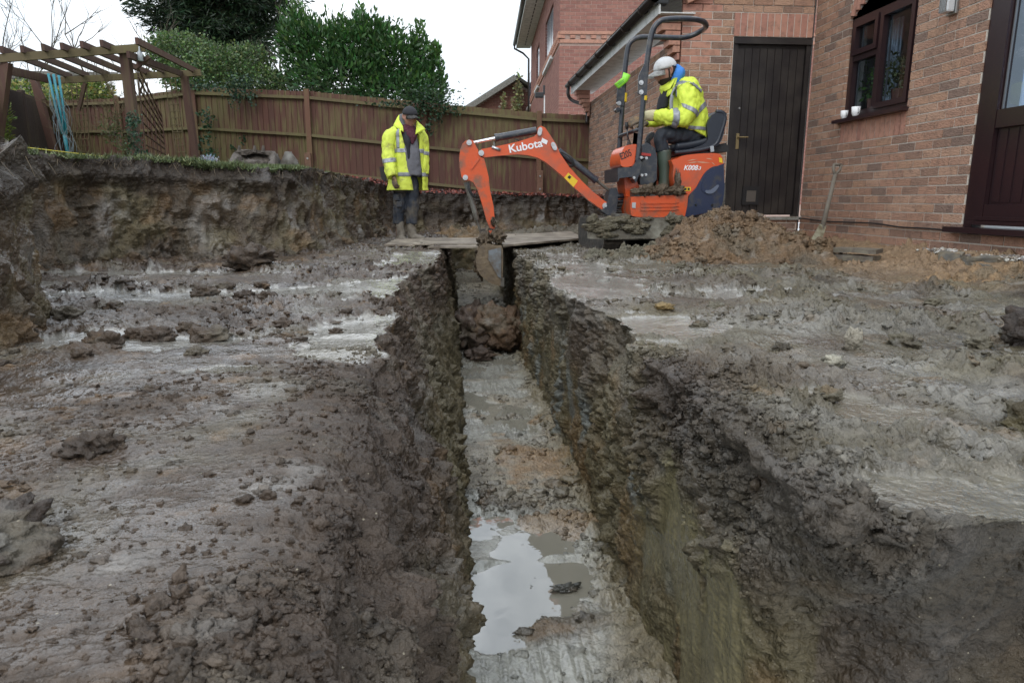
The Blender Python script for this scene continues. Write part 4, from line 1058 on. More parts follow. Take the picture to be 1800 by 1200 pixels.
cup(1483, 212, .92, 'smaller white mug at the left end of the window sill'); cup(1503, 210, 1.05, 'larger white mug on the window sill nearer the pane')
# cable run low on the wall
cb = []
for px, py in ((1410, 384), (1450, 389), (1500, 391), (1540, 393), (1580, 399), (1620, 401), (1668, 405)): q = PX(px, py, HX-.02); cb.append((q.x, q.y, q.z))
cb = [P(1406, 150, GY-.02), P(1405, 250, GY-.02), P(1404, 384, GY-.02)]+[Vector(c_) for c_ in cb]
b = bmesh.new(); tube(b, [Vector(v) for v in spline(cb[2:], 5)], .008, 6); tag(from_bm('cable', b, None, BLACK, True), 'black cable clipped low along the brick wall from door to patio door', 'cable')
b = bmesh.new(); tube(b, [Vector((HX-.03, GY-.012, .15)), Vector((HX-.03, GY-.012, 3.5))], .006, 6); from_bm('corner_cable', b, house, BLACK)
# house return behind the garage wall is hidden; roof above is outside the frame
# ---------------- garage
gx0 = P(1192, 200, GY).x; gw = HX-gx0
garage = thing('brick_garage', ((gx0+HX)/2, GY+2, 0), 'single storey brown brick garage with dark plank door and tiled roof', 'garage')
GO = (gx0, GY, 0); GU = Vector((1, 0, 0)); GN = Vector((0, -1, 0))
def gw_(px, py): q = P(px, py, GY); return (q.x-gx0, q.z)
ga, gb = gw_(1283, 200)[0], gw_(1417, 200)[0]; gt = gw_(1350, 66)[1]; gzb = gw_(1340, 381)[1]
verge = lambda a: 2.62+(a+.1)*.42
gtt = -.05+.075*math.ceil((gt+.19+.05)/.075)
sold = []; k = ga-.01
while k < gb+.0: sold.append((k, k+.066, gt+.008, gtt-.010)); k += .0755
wall_bricks(garage, GO, GU, GN, gw-.012, 3.4, [(ga-.012, gb+.02, gzb, gt), (ga-.012, gb+.02, gt, gtt-.008)], topf=verge, single=300, extra=sold, z0=-.05,
            smoothfn=lambda a, b, z: (a < .27 and z > 1.95))
panel(garage, 'wall', GO, GU, GN, gw-.012, 2.55, [(ga, gb, gzb, gt)], z0=-.05, thick=.15)
one_box('wall_top', garage, MORTAR, GO, GU, GN, 0.3, gw, -.12, -.014, 2.5, 2.75)
# door
gd = one_box('garage_door', garage, DARKWOOD, GO, GU, GN, ga+.055, gb-.055, -.085, -.05, gzb+.02, gt-.06, 0)
np_ = 9; pw = (gb-ga-.11)/np_
for k in range(np_): one_box('plank', gd, DARKWOOD, GO, GU, GN, ga+.055+pw*k+.003, ga+.055+pw*(k+1)-.003, -.05, -.035, gzb+.03, gt-.11, .002)
b = bmesh.new(); obox(b, GO, GU, GN, ga, ga+.05, -.09, -.01, gzb, gt); obox(b, GO, GU, GN, gb-.05, gb, -.09, -.01, gzb, gt); obox(b, GO, GU, GN, ga+.05, gb-.05, -.09, -.008, gt-.055, gt); from_bm('door_frame', b, garage, DARKWOOD)
one_box('drip_board', gd, DARKWOOD, GO, GU, GN, ga-.0, gb, -.05, .012, gt-.07, gt-.02, .004)
q = gw_(1298, 248)
one_box('door_handle', gd, BRASS, GO, GU, GN, q[0]-.018, q[0]+.018, -.034, -.026, q[1]-.085, q[1]+.085, .003)
b = bmesh.new(); p0 = Vector(GO)+GU*q[0]+GN*-.026+Vector((0, 0, q[1]+.04)); tube(b, [p0, p0+GN*.05, p0+GN*.05+GU*.1], .008, 8); from_bm('lever', b, gd, BRASS)
q = gw_(1321, 343); 
one_box('cat_flap', gd, BLACK, GO, GU, GN, q[0]-.1, q[0]+.1, -.034, -.012, q[1]-.11, q[1]+.10, .008)
one_box('flap_window', gd, mat('flap_plastic', (.10, .09, .08), .2), GO, GU, GN, q[0]-.055, q[0]+.055, -.012, -.008, q[1]-.075, q[1]+.05, .003)
q = gw_(1301, 190); b = bmesh.new(); p0 = Vector(GO)+GU*q[0]+GN*-.03+Vector((0, 0, q[1])); tube(b, [p0, p0+GN*.012], .012, 10); from_bm('lock', b, gd, GREYMET)
one_box('door_sill', garage, CONC, GO, GU, GN, ga-.03, gb+.03, -.1, .03, gzb-.035, gzb, .004)
# side wall running back
GL = 5.2
SO = (gx0, GY+GL, 0); SU = Vector((0, -1, 0)); SN = Vector((-1, 0, 0))
wall_bricks(garage, SO, SU, SN, GL-.02, 2.30, [], single=0, z0=0)
panel(garage, 'wall', SO, SU, SN, GL-.02, 2.35, [], z0=-.1, thick=.15)
# corbelled brick steps under the eaves at both corners
for (yy, sg) in ((GY, 0), (GY+GL-.12, 1)):
    for k in range(6):
        w_ = .05+.045*k
        bm = bmesh.new(); bx(bm, (gx0-w_, yy-.02+(.0 if sg == 0 else 0), 2.0+k*.075), (gx0-.022, yy+.19, 2.065+k*.075)); from_bm('brick', bm, garage, BRICK_S)
# eaves: soffit, fascia, gutter, tiles
ez = 2.47
ex0, ex1 = gx0-.30, gx0
b = bmesh.new(); bx(b, (ex0+.02, GY-.12, ez-.03), (ex1+.1, GY+GL+.3, ez-.018)); from_bm('soffit', b, garage, WHITEP)
b = bmesh.new(); bx(b, (ex0, GY-.12, ez-.04), (ex0+.02, GY+GL+.3, ez+.15)); from_bm('fascia', b, garage, WHITEP)
GUT = mat('brown_gutter', (.03, .022, .02), .35)
b = bmesh.new(); n = 8; prv = None
gy0, gy1 = GY-.16, GY+GL+.33
for yv in (gy0, gy1):
    rg = [b.verts.new((ex0-.06+.055*math.cos(PI+PI*k/n), yv, ez+.12+.058*math.sin(PI+PI*k/n))) for k in range(n+1)]
    if prv:
        for k in range(n): b.faces.new((prv[k], prv[k+1], rg[k+1], rg[k]))
    b.faces.new(rg)
    prv = rg
bmesh.ops.solidify(b, geom=b.faces[:], thickness=.004); from_bm('gutter', b, garage, GUT, True)
for k in range(7):
    b = bmesh.new(); yv = GY+.3+k*.8
    tube(b, [Vector((ex0-.06+.062*math.cos(PI+PI*i/8), yv, ez+.12+.064*math.sin(PI+PI*i/8))) for i in range(9)], .010, 6); from_bm('gutter_bracket', b, garage, GUT)
b = bmesh.new(); tube(b, [Vector(v) for v in spline([(ex0-.06, gy1-.1, ez+.07), (ex0-.06, gy1-.1, ez-.06), (ex0+.02, gy1-.1, ez-.16), (gx0-.06, gy1-.3, ez-.30), (gx0-.05, gy1-.36, ez-.6)], 5)], .032, 10); from_bm('downpipe', b, garage, GUT, True)
TILE = mat('roof_tile', (.055, .045, .04), .85, noise=(14, .6, (.09, .09, .06)), bump=(50, .5, .004))
def roof(parent, p0, along, up, nx, ny, tw=.30, th=.30, m=TILE, name='roof_tile', stuff=True, thick=.02):
    """rows of overlapping tiles joined"""
    p0 = Vector(p0); along = Vector(along).normalized(); up = Vector(up).normalized(); nn = along.cross(up).normalized()
    if nn.z < 0: nn = -nn
    b = bmesh.new()
    for j_ in range(ny):
        for i in range(nx):
            c_ = p0+along*(i+.5*(j_ % 2))*tw+up*j_*th+nn*random.uniform(0, .004)
            t_ = [c_+along*.004+nn*thick*1.2, c_+along*(tw-.004)+nn*thick*1.2, c_+along*(tw-.004)+up*th*1.15, c_+along*.004+up*th*1.15]
            vs_ = [b.verts.new(v) for v in t_]+[b.verts.new(v+nn*thick) for v in t_]
            for q in ((3, 2, 1, 0), (4, 5, 6, 7), (0, 1, 5, 4), (1, 2, 6, 5), (2, 3, 7, 6), (3, 0, 4, 7)): b.faces.new([vs_[t] for t in q])
    o = from_bm(name, b, parent, m)
    if stuff: o['kind'] = 'stuff'
    return o
roof(garage, (ex0-.04, GY-.10, ez+.15), (0, 1, 0), (1, 0, .42), 19, 6, .30, .33)
# verge board along the sloping gable edge
VERGE = mat('mossy_verge', (.17, .17, .14), .95, noise=(40, .8, (.07, .08, .05)), bump=(90, .6, .004))
b = bmesh.new(); bar(b, (ex0+.06, GY-.07, ez+.14), (ex0+2.1, GY-.07, ez+.14+2.04*.42), .13, .07); from_bm('verge', b, garage, VERGE, bevel=.006)
b = bmesh.new(); bx(b, (ex0-.05, GY-.14, ez+.06), (ex0+.10, GY-.02, ez+.22)); from_bm('verge_cap', b, garage, BLACK, bevel=.008)
for k in range(9):
    b = bmesh.new(); xx = gx0+.02+k*.20; bar(b, (xx, GY-.02, ez+.10+(xx-ex0)*.42-.115), (xx+.19, GY-.02, ez+.10+(xx+.19-ex0)*.42-.115), .09, .065); from_bm('brick', b, garage, BRICK_S)

# ---------------- big neighbouring house
th_ = math.atan2(-47, 1225)+YAW; nu = Vector((math.sin(th_), math.cos(th_), 0))   # direction of its long side
NC = P(982, 200, 15.6); NC.z = 0
nb_ = thing('neighbour_house', NC, 'two storey red brick neighbour house behind the fence with a corbelled brick band', 'house')
nfr = Vector((nu.y, -nu.x, 0)); nout = -nu
bandz = P(982, 68, 15.6).z; 
wall_bricks(nb_, NC, nfr, nout, 7.2, 7.4, [(0, 7.2, bandz-.10, bandz+.16)], matj=BRICK_N, single=0, z0=.4, jit=.001)
panel(nb_, 'wall', NC, nfr, nout, 7.2, 7.4, [], z0=0, m=MORTAR_N, thick=.2)
LG = 9.5
LO = NC+nu*LG; LU = -nu; LN = Vector((-nu.y, nu.x, 0)).normalized()
if LN.x > 0: LN = -LN
def lw(px, py):
    # intersect the ray with the long wall plane
    d = ray(px, py); o = Vector((0, 0, CAMZ)); t = (NC-o).dot(LN)/d.dot(LN); q = o+d*t
    return (LG-(q-NC).dot(nu), q.z)
wins = []
for (x0, x1, yt, yb) in ((958.5, 972, 0, 84), (943, 948, 45, 118), (925, 932, 88, 152)):
    a0, zb0 = lw(x0, yb); a1, _ = lw(x1, yb); wins.append((a0, a1))
wz0 = lw(965, 72)[1]-.1; wz1 = wz0+1.15
wz0, wz1 = 3.85, 5.05
ops = [(min(a), max(a), wz0, wz1) for a in wins]
wall_bricks(nb_, LO, LU, LN, LG-.03, 5.9, ops+[(0, LG, bandz-.10, bandz+.16)], matj=BRICK_N, single=0, z0=.4, jit=.001)
panel(nb_, 'wall', LO, LU, LN, LG-.03, 6.2, ops, z0=0, m=MORTAR_N, thick=.2)
for (a0, a1, z0, z1) in ops:
    w0 = one_box('window', nb_, mat('dark_blue_frame', (.03, .035, .05), .35), LO, LU, LN, a0, a1, -.1, -.04, z0, z1)
    for k in range(3):
        aa = a0+(a1-a0)*(k)/3; one_box('pane', w0, mat('pane_dark', (.12, .15, .2), .1, spec=.9), LO, LU, LN, aa+.05, aa+(a1-a0)/3-.03, -.04, -.03, z0+.07, z1-.07)
    one_box('window_sill', nb_, WHITEP, LO, LU, LN, a0-.04, a1+.04, -.05, .07, z0-.07, z0)
# band: plain course, dentils, plain course
for (oo, uu, nn, LL) in ((NC, nfr, nout, 7.2), (LO, LU, LN, LG)):
    one_box('brick_band', nb_, BRICK_S, oo, uu, nn, 0, LL, -.02, .03, bandz+.085, bandz+.15); one_box('brick_band', nb_, BRICK_S, oo, uu, nn, 0, LL, -.02, .03, bandz-.09, bandz-.02)
    b = bmesh.new(); k = 0
    while k < LL: obox(b, oo, uu, nn, k, k+.11, -.02, .045, bandz, bandz+.065); k += .225
    o = from_bm('dentils', b, nb_, BRICK_S); o['kind'] = 'stuff'
# eaves of the long side
ez2 = 5.75
b = bmesh.new(); obox(b, LO, LU, LN, -.4, LG+.1, 0, .48, ez2-.02, ez2); from_bm('soffit', b, nb_, WHITEP)
b = bmesh.new()
for k in range(26): obox(b, LO, LU, LN, .1+k*.37, .34+k*.37, .20, .23, ez2-.026, ez2-.0205)
o = from_bm('soffit_vent', b, nb_, BLACK); o['kind'] = 'stuff'
b = bmesh.new(); obox(b, LO, LU, LN, -.4, LG+.1, .48, .5, ez2-.03, ez2+.18); from_bm('fascia', b, nb_, WHITEP)
b = bmesh.new(); p0 = LO+LN*.56+Vector((0, 0, ez2+.12)); tube(b, [p0+LU*-.5, p0+LU*(LG+.2)], .06, 10); from_bm('gutter', b, nb_, GUT, True)
b = bmesh.new(); tube(b, [p0+LU*-.4, p0+LU*-.4+Vector((0, 0, -.15)), p0+LU*-.4-LN*.3+Vector((0, 0, -.3)), p0+LU*-.35-LN*.5+Vector((0, 0, -.5)), p0+LU*-.35-LN*.5+Vector((0, 0, -4))], .035, 8); from_bm('downpipe', b, nb_, GUT, True)
roof(nb_, LO+LN*.55+Vector((0, 0, ez2+.16))+LU*-.45, LU, -LN+Vector((0, 0, .7)), 33, 9, .31, .34)
q0 = LO+LU*(lw(966, 180)[0]); 
a = lw(968, 185)[0]
one_box('window', nb_, mat('dark_pane2', (.02, .025, .03), .15), LO, LU, LN, a-.25, a+.45, -.03, -.005, 1.2, 2.05)
# floodlight and aerial on a pole seen above the fence
q = P(952, 168, 15.0); t = thing('security_light', q, 'small black floodlight on a thin pole against the neighbour house', 'floodlight')
b = bmesh.new(); bx(b, q+Vector((-.14, -.05, -.05)), q+Vector((.04, .05, .06))); from_bm('lamp_head', b, t, BLACK, bevel=.02)
b = bmesh.new(); bx(b, q+Vector((.03, -.02, .02)), q+Vector((.07, .02, .2))); from_bm('sensor', b, t, BLACK, bevel=.008)
b = bmesh.new(); tube(b, [q+Vector((.06, 0, 0)), q+Vector((.07, 0, -1.6))], .014, 8); from_bm('pole', b, t, WHITEP)
# ---------------- distant gable
fq = P(905, 142, 27); far = thing('distant_house', (fq.x, fq.y, 0), 'low brick gable of a house far behind the fence, ivy on it', 'house')
FO = P(830, 200, 27); FO.z = 0
rl_ = (P(905, 140, 27).x-FO.x)
pk_z = P(903, 142, 27).z
b = bmesh.new()
pts_ = [(0, 0), (0, P(838, 190, 27).z), (rl_, pk_z), (2*rl_, P(838, 190, 27).z), (2*rl_, 0)]
va = [b.verts.new(FO+Vector((x, 0, z))) for x, z in pts_]; vb = [b.verts.new(FO+Vector((x, 6, z))) for x, z in pts_]
b.faces.new(va); b.faces.new(vb[::-1])
for k in range(5): b.faces.new((va[k], va[(k+1) % 5], vb[(k+1) % 5], vb[k]))
from_bm('gable_core', b, far, MORTAR_N)
sl = (pk_z-pts_[1][1])/rl_
wall_bricks(far, FO+Vector((0, -.02, 0)), (1, 0, 0), (0, -1, 0), 2*rl_, 5.4, [], topf=lambda a: pts_[1][1]+sl*min(a, 2*rl_-a)-.02, matj=BRICK_N, single=0, z0=1.8)
for s_ in (1, -1):
    b = bmesh.new(); x0 = 0 if s_ == 1 else 2*rl_
    bar(b, FO+Vector((x0-s_*.3, 2.8, pts_[1][1]-.3*sl+.1)), FO+Vector((rl_, 2.8, pk_z+.1)), 6.4, .1); from_bm('roof', b, far, TILE)
b = bmesh.new(); bar(b, FO+Vector((-.3, -.42, pts_[1][1]-.3*sl+.06)), FO+Vector((rl_, -.42, pk_z+.06)), .08, .2); from_bm('verge', b, far, CONC)
# tiled roof far left behind the pergola
fq = P(30, 150, 24); fr2 = thing('distant_roof', (fq.x, fq.y, 0), 'grey tiled roof of a house behind the fence at far left', 'house')
b = bmesh.new(); q = P(-60, 172, 24); q2 = P(72, 172, 24); q.z = q2.z = 1.2
bx(b, (q.x, 24, .5), (q2.x, 30, P(30, 168, 24).z)); from_bm('wall', b, fr2, MORTAR_N)
zz = P(30, 170, 24).z; roof(fr2, (q.x-.2, 23.7, zz), (1, 0, 0), (0, 1, .55), 12, 6, .34, .34)
# ================================================================== FENCE
def fence_mat(name, c1, c2, alg):
    m = bpy.data.materials.new(name); m.use_nodes = True; nt = m.node_tree; N = nt.nodes; L = nt.links; b = N['Principled BSDF']
    geo = N.new('ShaderNodeNewGeometry'); oi = N.new('ShaderNodeObjectInfo')
    mp = N.new('ShaderNodeMapping'); mp.inputs['Scale'].default_value = (9, 9, 1.2); L.new(geo.outputs['Position'], mp.inputs[0])
    n1 = N.new('ShaderNodeTexNoise'); n1.inputs['Scale'].default_value = 2.2; n1.inputs['Detail'].default_value = 7; L.new(mp.outputs[0], n1.inputs['Vector'])
    a = N.new('ShaderNodeMix'); a.data_type = 'RGBA'; a.inputs['A'].default_value = (*c1, 1); a.inputs['B'].default_value = (*c2, 1); L.new(oi.outputs['Random'], a.inputs['Factor'])
    n2 = N.new('ShaderNodeTexNoise'); n2.inputs['Scale'].default_value = .7; n2.inputs['Detail'].default_value = 3; L.new(geo.outputs['Position'], n2.inputs['Vector'])
    ad = N.new('ShaderNodeMath'); ad.operation = 'ADD'; L.new(n1.outputs['Fac'], ad.inputs[0]); L.new(n2.outputs['Fac'], ad.inputs[1])
    r = N.new('ShaderNodeMapRange'); r.inputs[1].default_value = .93; r.inputs[2].default_value = 1.2; r.inputs[4].default_value = alg; L.new(ad.outputs[0], r.inputs[0])
    mx = N.new('ShaderNodeMix'); mx.data_type = 'RGBA'; mx.inputs['B'].default_value = (.135, .118, .045, 1)
    L.new(a.outputs['Result'], mx.inputs['A']); L.new(r.outputs[0], mx.inputs['Factor']); L.new(mx.outputs['Result'], b.inputs['Base Color'])
    b.inputs['Roughness'].default_value = .8
    mp2 = N.new('ShaderNodeMapping'); mp2.inputs['Scale'].default_value = (60, 60, 3); L.new(geo.outputs['Position'], mp2.inputs[0])
    nb = N.new('ShaderNodeTexNoise'); nb.inputs['Scale'].default_value = 1.5; nb.inputs['Detail'].default_value = 4; L.new(mp2.outputs[0], nb.inputs['Vector'])
    bp = N.new('ShaderNodeBump'); bp.inputs['Strength'].default_value = .5; bp.inputs['Distance'].default_value = .004; L.new(nb.outputs['Fac'], bp.inputs['Height']); L.new(bp.outputs[0], b.inputs['Normal'])
    return m
FB = fence_mat('fence_board', (.100, .040, .028), (.082, .035, .025), .8)
FRAIL = fence_mat('fence_rail', (.13, .10, .05), (.11, .08, .04), .8)
FPOST = fence_mat('fence_post', (.14, .065, .04), (.10, .045, .03), .4)
FDK = fence_mat('fence_board_dark', (.040, .020, .015), (.028, .014, .011), .15)
PERG = fence_mat('pergola_wood', (.095, .045, .032), (.07, .036, .027), .35)
TOPB = fence_mat('fence_top', (.10, .045, .022), (.08, .055, .025), 1.0)
fence = thing('garden_fence', P(700, 320, 13.1), 'long red brown featheredge fence stained green, behind the standing man', 'fence')
def fence_run(parent, posts, bmat, gap=.115):
    for (a, b_) in zip(posts, posts[1:]):
        p0, t0, f0 = a; p1, t1, f1 = b_; f0 -= .12; f1 -= .12
        n = max(2, int(round((Vector(p1)-Vector(p0)).length/gap)))
        d = (Vector(p1)-Vector(p0)); dn = d.normalized(); nn = Vector((dn.y, -dn.x, 0))
        if nn.y > 0 and abs(nn.y) > .3: nn = -nn
        if abs(nn.y) <= .3 and nn.x < 0: nn = -nn
        for k in range(n):
            s0, s1 = k/n, (k+1)/n; q0 = Vector(p0)+d*s0; q1 = Vector(p0)+d*(s1+.12/n)
            zt0, zt1 = t0+(t1-t0)*s0, t0+(t1-t0)*s1; zb = f0+(f1-f0)*s0
            zt0 += random.uniform(-.006, .006)
            bm = bmesh.new(); v = []
            for z0_, z1_ in ((zb, None), (None, zt0)):
                z = z0_ if z0_ is not None else z1_
                for (q, off) in ((q0, .004), (q1, .016), (q1, .002), (q0, -.006)):
                    v.append(bm.verts.new((q.x+nn.x*off, q.y+nn.y*off, z)))
            for f in ((0, 1, 2, 3), (7, 6, 5, 4), (0, 4, 5, 1), (1, 5, 6, 2), (2, 6, 7, 3), (3, 7, 4, 0)): bm.faces.new([v[i] for i in f])
            from_bm('board', bm, parent, bmat)
        for fr, th in ((.93, .05), (.52, .05), (.12, .05)):
            za = f0+(t0-f0)*fr; zb2 = f1+(t1-f1)*fr
            bm = bmesh.new(); bar(bm, Vector((p0[0], p0[1], za))+nn*.05, Vector((p1[0], p1[1], zb2))+nn*.05, .05, th)
            if bmat is FB: from_bm('rail', bm, parent, FRAIL, bevel=.006)
            else: from_bm('rail', bm, parent, bmat)
    for (p, t, f) in posts:
        bm = bmesh.new(); bx(bm, (p[0]-.045, p[1]-.10, f-.15), (p[0]+.045, p[1]-.012, t+.03)); from_bm('post', bm, parent, FPOST if bmat is FB else bmat, bevel=.006)
fp = []
for (fx, fY, ft, fb) in FENCE:
    a = P(fx, ft, fY); b_ = P(fx, fb, fY); fp.append(((a.x, a.y, 0), a.z, b_.z-.05))
fence_run(fence, fp, FB)
# repair spurs bolted to two posts
for i, (px, yt, yb, Y, lab) in enumerate(((541, 269, 305, 13.18, 'short new timber stake bolted to the fence post above the bank'), (949, 300, 342, 12.86, 'short timber stake with two bolts at the fence post right of the man'))):
    a = P(px, yt, Y); b_ = P(px, yb, Y); t = thing('fence_spur', b_, lab, 'stake')
    bm = bmesh.new(); bx(bm, (a.x-.055, Y-.05, b_.z-.1), (a.x+.055, Y+.03, a.z)); from_bm('stake', bm, t, mat('stake_wood', (.16, .085, .055), .8, noise=(20, .4, (.1, .05, .03))), bevel=.008)
    for z in (a.z-.1, (b_.z+.1)):
        bm = bmesh.new(); tube(bm, [Vector((a.x, Y-.05, z)), Vector((a.x, Y-.062, z))], .018, 8); from_bm('bolt', bm, t, GREYMET)
# dark side fence at the far left, coming towards the camera
f2 = thing('side_fence', P(40, 270, 14), 'dark brown close board fence at the far left beyond the lawn', 'fence')
sp_ = []
for (x, y, t) in ((78, 15.9, 176), (40, 13.2, 163), (0, 11.0, 152), (-60, 9.2, 140), (-150, 7.6, 120)):
    a = P(x, t, y); b_ = P(x, 277, y); sp_.append(((a.x, a.y, 0), a.z, min(b_.z, 1.2)-.15))
fence_run(f2, sp_[::-1], FDK)
# ================================================================== PERGOLA
perg = thing('pergola', P(240, 290, 11), 'weathered brown timber pergola with sloping rafters on the lawn', 'pergola')
def pb(name, a, b_, w_, h_, m=PERG): bm = bmesh.new(); bar(bm, a, b_, w_, h_); from_bm(name, bm, perg, m, bevel=.004)
pb('post', P(243, 292, 10.3), P(219, 84, 10.3), .115, .115)
pb('post', P(345, 286, 12.3), P(324, 135, 12.3), .10, .10)
pb('post', P(100, 285, 12.6), P(60, 138, 12.6), .10, .10)
pb('post', P(-10, 290, 10.0), P(12, 110, 10.0), .10, .10)
# front beam and back beam
pb('beam', P(-40, 106, 9.9), P(255, 84, 10.25), .045, .10, FRAIL)
pb('beam', P(100, 142, 12.4), P(353, 128, 12.35), .045, .10, FRAIL)
pb('beam', P(-20, 116, 10.6), P(105, 144, 12.6), .05, .12)
for (x0, y0, x1, y1) in ((2, 87, 125, 135), (38, 86, 155, 133), (75, 83, 190, 131), (108, 81, 232, 132), (143, 78, 268, 131), (178, 76, 298, 129), (240, 72, 350, 128), (225, 96, 330, 134)):
    pb('rafter', P(x0, y0, 9.9), P(x1, y1, 12.7), .04, .085)
for (x0, y0, x1, y1, Y) in ((58, 140, 78, 175, 12.5), (150, 146, 138, 195, 12.4), (238, 120, 262, 100, 10.3)):
    pb('brace', P(x0, y0, Y), P(x1, y1, Y), .05, .05)
# trellis panels
def trellis(label, corners, nx, ny, m=PERG, curve=0):
    t = thing('trellis', corners[0], label, 'trellis')
    a, b_, c_, d_ = corners   # bottom left, bottom right, top right, top left
    for i in range(nx):
        s = i/(nx-1); p0 = a.lerp(b_, s); p1 = d_.lerp(c_, s)
        if curve: p1 = p0.lerp(p1, 1-curve*math.sin(s*PI/2)**2)
        bm = bmesh.new(); bar(bm, p0, p1, .022, .012); from_bm('slat', bm, t, m)
    for j in range(ny):
        s = (j+.5)/ny; p0 = a.lerp(d_, s); p1 = b_.lerp(c_, s)
        if curve and s > 1-curve: p1 = p0.lerp(p1, max(.15, .4))
        bm = bmesh.new(); bar(bm, p0+Vector((0, -.014, 0)), p1+Vector((0, -.014, 0)), .022, .012); from_bm('slat', bm, t, m)
trellis('red brown trellis panel with a swept top beside the big pergola post', [P(258, 283, 10.8), P(292, 285, 11.6), P(284, 200, 11.6), P(240, 105, 10.8)], 6, 9, PERG, .0)
trellis('thin green brown ladder trellis between the pergola posts', [P(312, 285, 12.1), P(328, 285, 12.2), P(308, 140, 12.2), P(290, 142, 12.1)], 3, 12, FRAIL)
trellis('weathered trellis panel at the back of the pergola', [P(140, 283, 12.9), P(158, 283, 12.9), P(152, 150, 12.9), P(125, 150, 12.9)], 4, 12, FRAIL)
# bird feeder bottle hanging
q = P(246, 96, 10.2); t = thing('bird_feeder', q, 'small clear bottle feeder hanging at the pergola corner', 'bird feeder')
bm = bmesh.new(); tube(bm, [q+Vector((0, 0, .10)), q+Vector((0, 0, .05)), q+Vector((0, 0, .02)), q+Vector((0, 0, -.08)), q+Vector((0, 0, -.085))], [.008, .012, .034, .036, .03], 12); from_bm('bottle', bm, t, mat('pale_plastic', (.4, .43, .45), .2), True)
bm = bmesh.new(); tube(bm, [q+Vector((0, 0, .10)), q+Vector((0, 0, .2))], .003, 5); from_bm('hook', bm, t, GREYMET)
# ================================================================== FOLDED ROTARY WASHING LINE (teal)
TEAL = mat('teal_plastic', (.03, .22, .27), .5, noise=(30, .4, (.02, .14, .17))); CORD = mat('grey_cord', (.2, .24, .26), .8)
q0 = P(121, 280, 9.6); q1 = P(94, 131, 9.6)
t = thing('rotary_washing_line', q0, 'folded teal rotary washing line leaning on the lawn under the pergola', 'washing line')
bm = bmesh.new(); tube(bm, [q0, q0.lerp(q1, .42)], .022, 10); from_bm('pole', bm, t, TEAL, True)
for k in range(6):
    a = 2*PI*k/6; o = Vector((math.cos(a)*.045, math.sin(a)*.045, 0)); bm = bmesh.new()
    tube(bm, [q0.lerp(q1, .30)+o*.6, q0.lerp(q1, .6)+o*1.0, q1+o*1.4+Vector((0, 0, random.uniform(-.02, .02)))], .014, 8); from_bm('arm', bm, t, TEAL, True)
bm = bmesh.new()
for k in range(34):
    s = random.uniform(.25, .98); a = random.uniform(0, 2*PI); r = random.uniform(.05, .10); p = q0.lerp(q1, s); L_ = random.uniform(.15, .5)
    pts_ = [p+Vector((math.cos(a)*r*.6, math.sin(a)*r*.6, 0)), p+Vector((math.cos(a+.5)*(r+.06*random.random()), math.sin(a+.5)*r, -L_*.5)), p+Vector((math.cos(a+1)*r, math.sin(a+1)*r, -L_)), p+Vector((math.cos(a+1.5)*r, math.sin(a+1.5)*r, -L_*.6))]
    tube(bm, [Vector(v) for v in spline(pts_, 4)], .002, 4, False)
o = from_bm('line_cord', bm, t, CORD); o['kind'] = 'stuff'
# yellow string line
q = [P(-60, 250, 6.2), P(0, 254, 6.4), P(200, 277, 7.4), P(420, 298, 8.6), P(600, 307, 9.8)]
bm = bmesh.new(); tube(bm, [Vector(v) for v in spline(q, 5)], .0055, 6); tag(from_bm('string_line', bm, None, mat('yellow_string', (.5, .42, .05), .6)), 'taut yellow builder string stretched above the lawn edge', 'string')
# ================================================================== PLANTS
BARK = mat('bark', (.07, .055, .04), .9, noise=(20, .6, (.11, .1, .07)), bump=(30, .7, .01))
def shade_cols(n, c, var=.5): return np.clip(np.array(c)[None]*(1-var*.5+var*rng.random((n, 1)))*(1+.12*rng.normal(size=(n, 3))), .002, 1)
def crown_pts(lobes, n, shell=.35):
    vol = np.array([l[3]*l[4]*l[5] for l in lobes])**.67; ch = rng.choice(len(lobes), n, p=vol/vol.sum())
    L_ = np.array(lobes)[ch]; d = rng.normal(size=(n, 3)); d /= np.linalg.norm(d, axis=1)[:, None]
    r = (1-shell*rng.random(n)**1.3)[:, None]*(1+.16*perlin(d*2.0+L_[:, :3], 1.0, 3)[:, None]+.1*rng.normal(size=(n, 1)))
    return L_[:, :3]+d*L_[:, 3:]*r, d
def tree_stems(parent, base, lobes, r0=.1, name='trunk', m=BARK, extra=6):
    bm = bmesh.new(); base = Vector(base)
    for l in lobes:
        c_ = Vector(l[:3]); mid = base.lerp(c_, .5)+Vector((random.uniform(-.15, .15), random.uniform(-.1, .1), 0))
        tube(bm, [Vector(v) for v in spline([base+Vector((random.uniform(-.05, .05), 0, 0)), mid, c_], 4)], list(np.linspace(r0, r0*.25, 9)), 7)
        for k in range(extra):
            d = Vector((random.gauss(0, 1), random.gauss(0, 1), random.gauss(.2, .7))).normalized()
            e = c_+Vector((d.x*l[3], d.y*l[4], d.z*l[5]))*.8
            tube(bm, [mid.lerp(c_, .7), mid.lerp(e, .6)+Vector((0, 0, .05)), e], [r0*.25, r0*.15, r0*.05], 5)
    return from_bm(name, bm, parent, m, True)
def lob(px, py, Y, rx, rz, ry=None):
    q = P(px, py, Y); k = Y/1225; return (q.x, q.y, q.z, rx*k, (ry if ry else rx*k), rz*k)
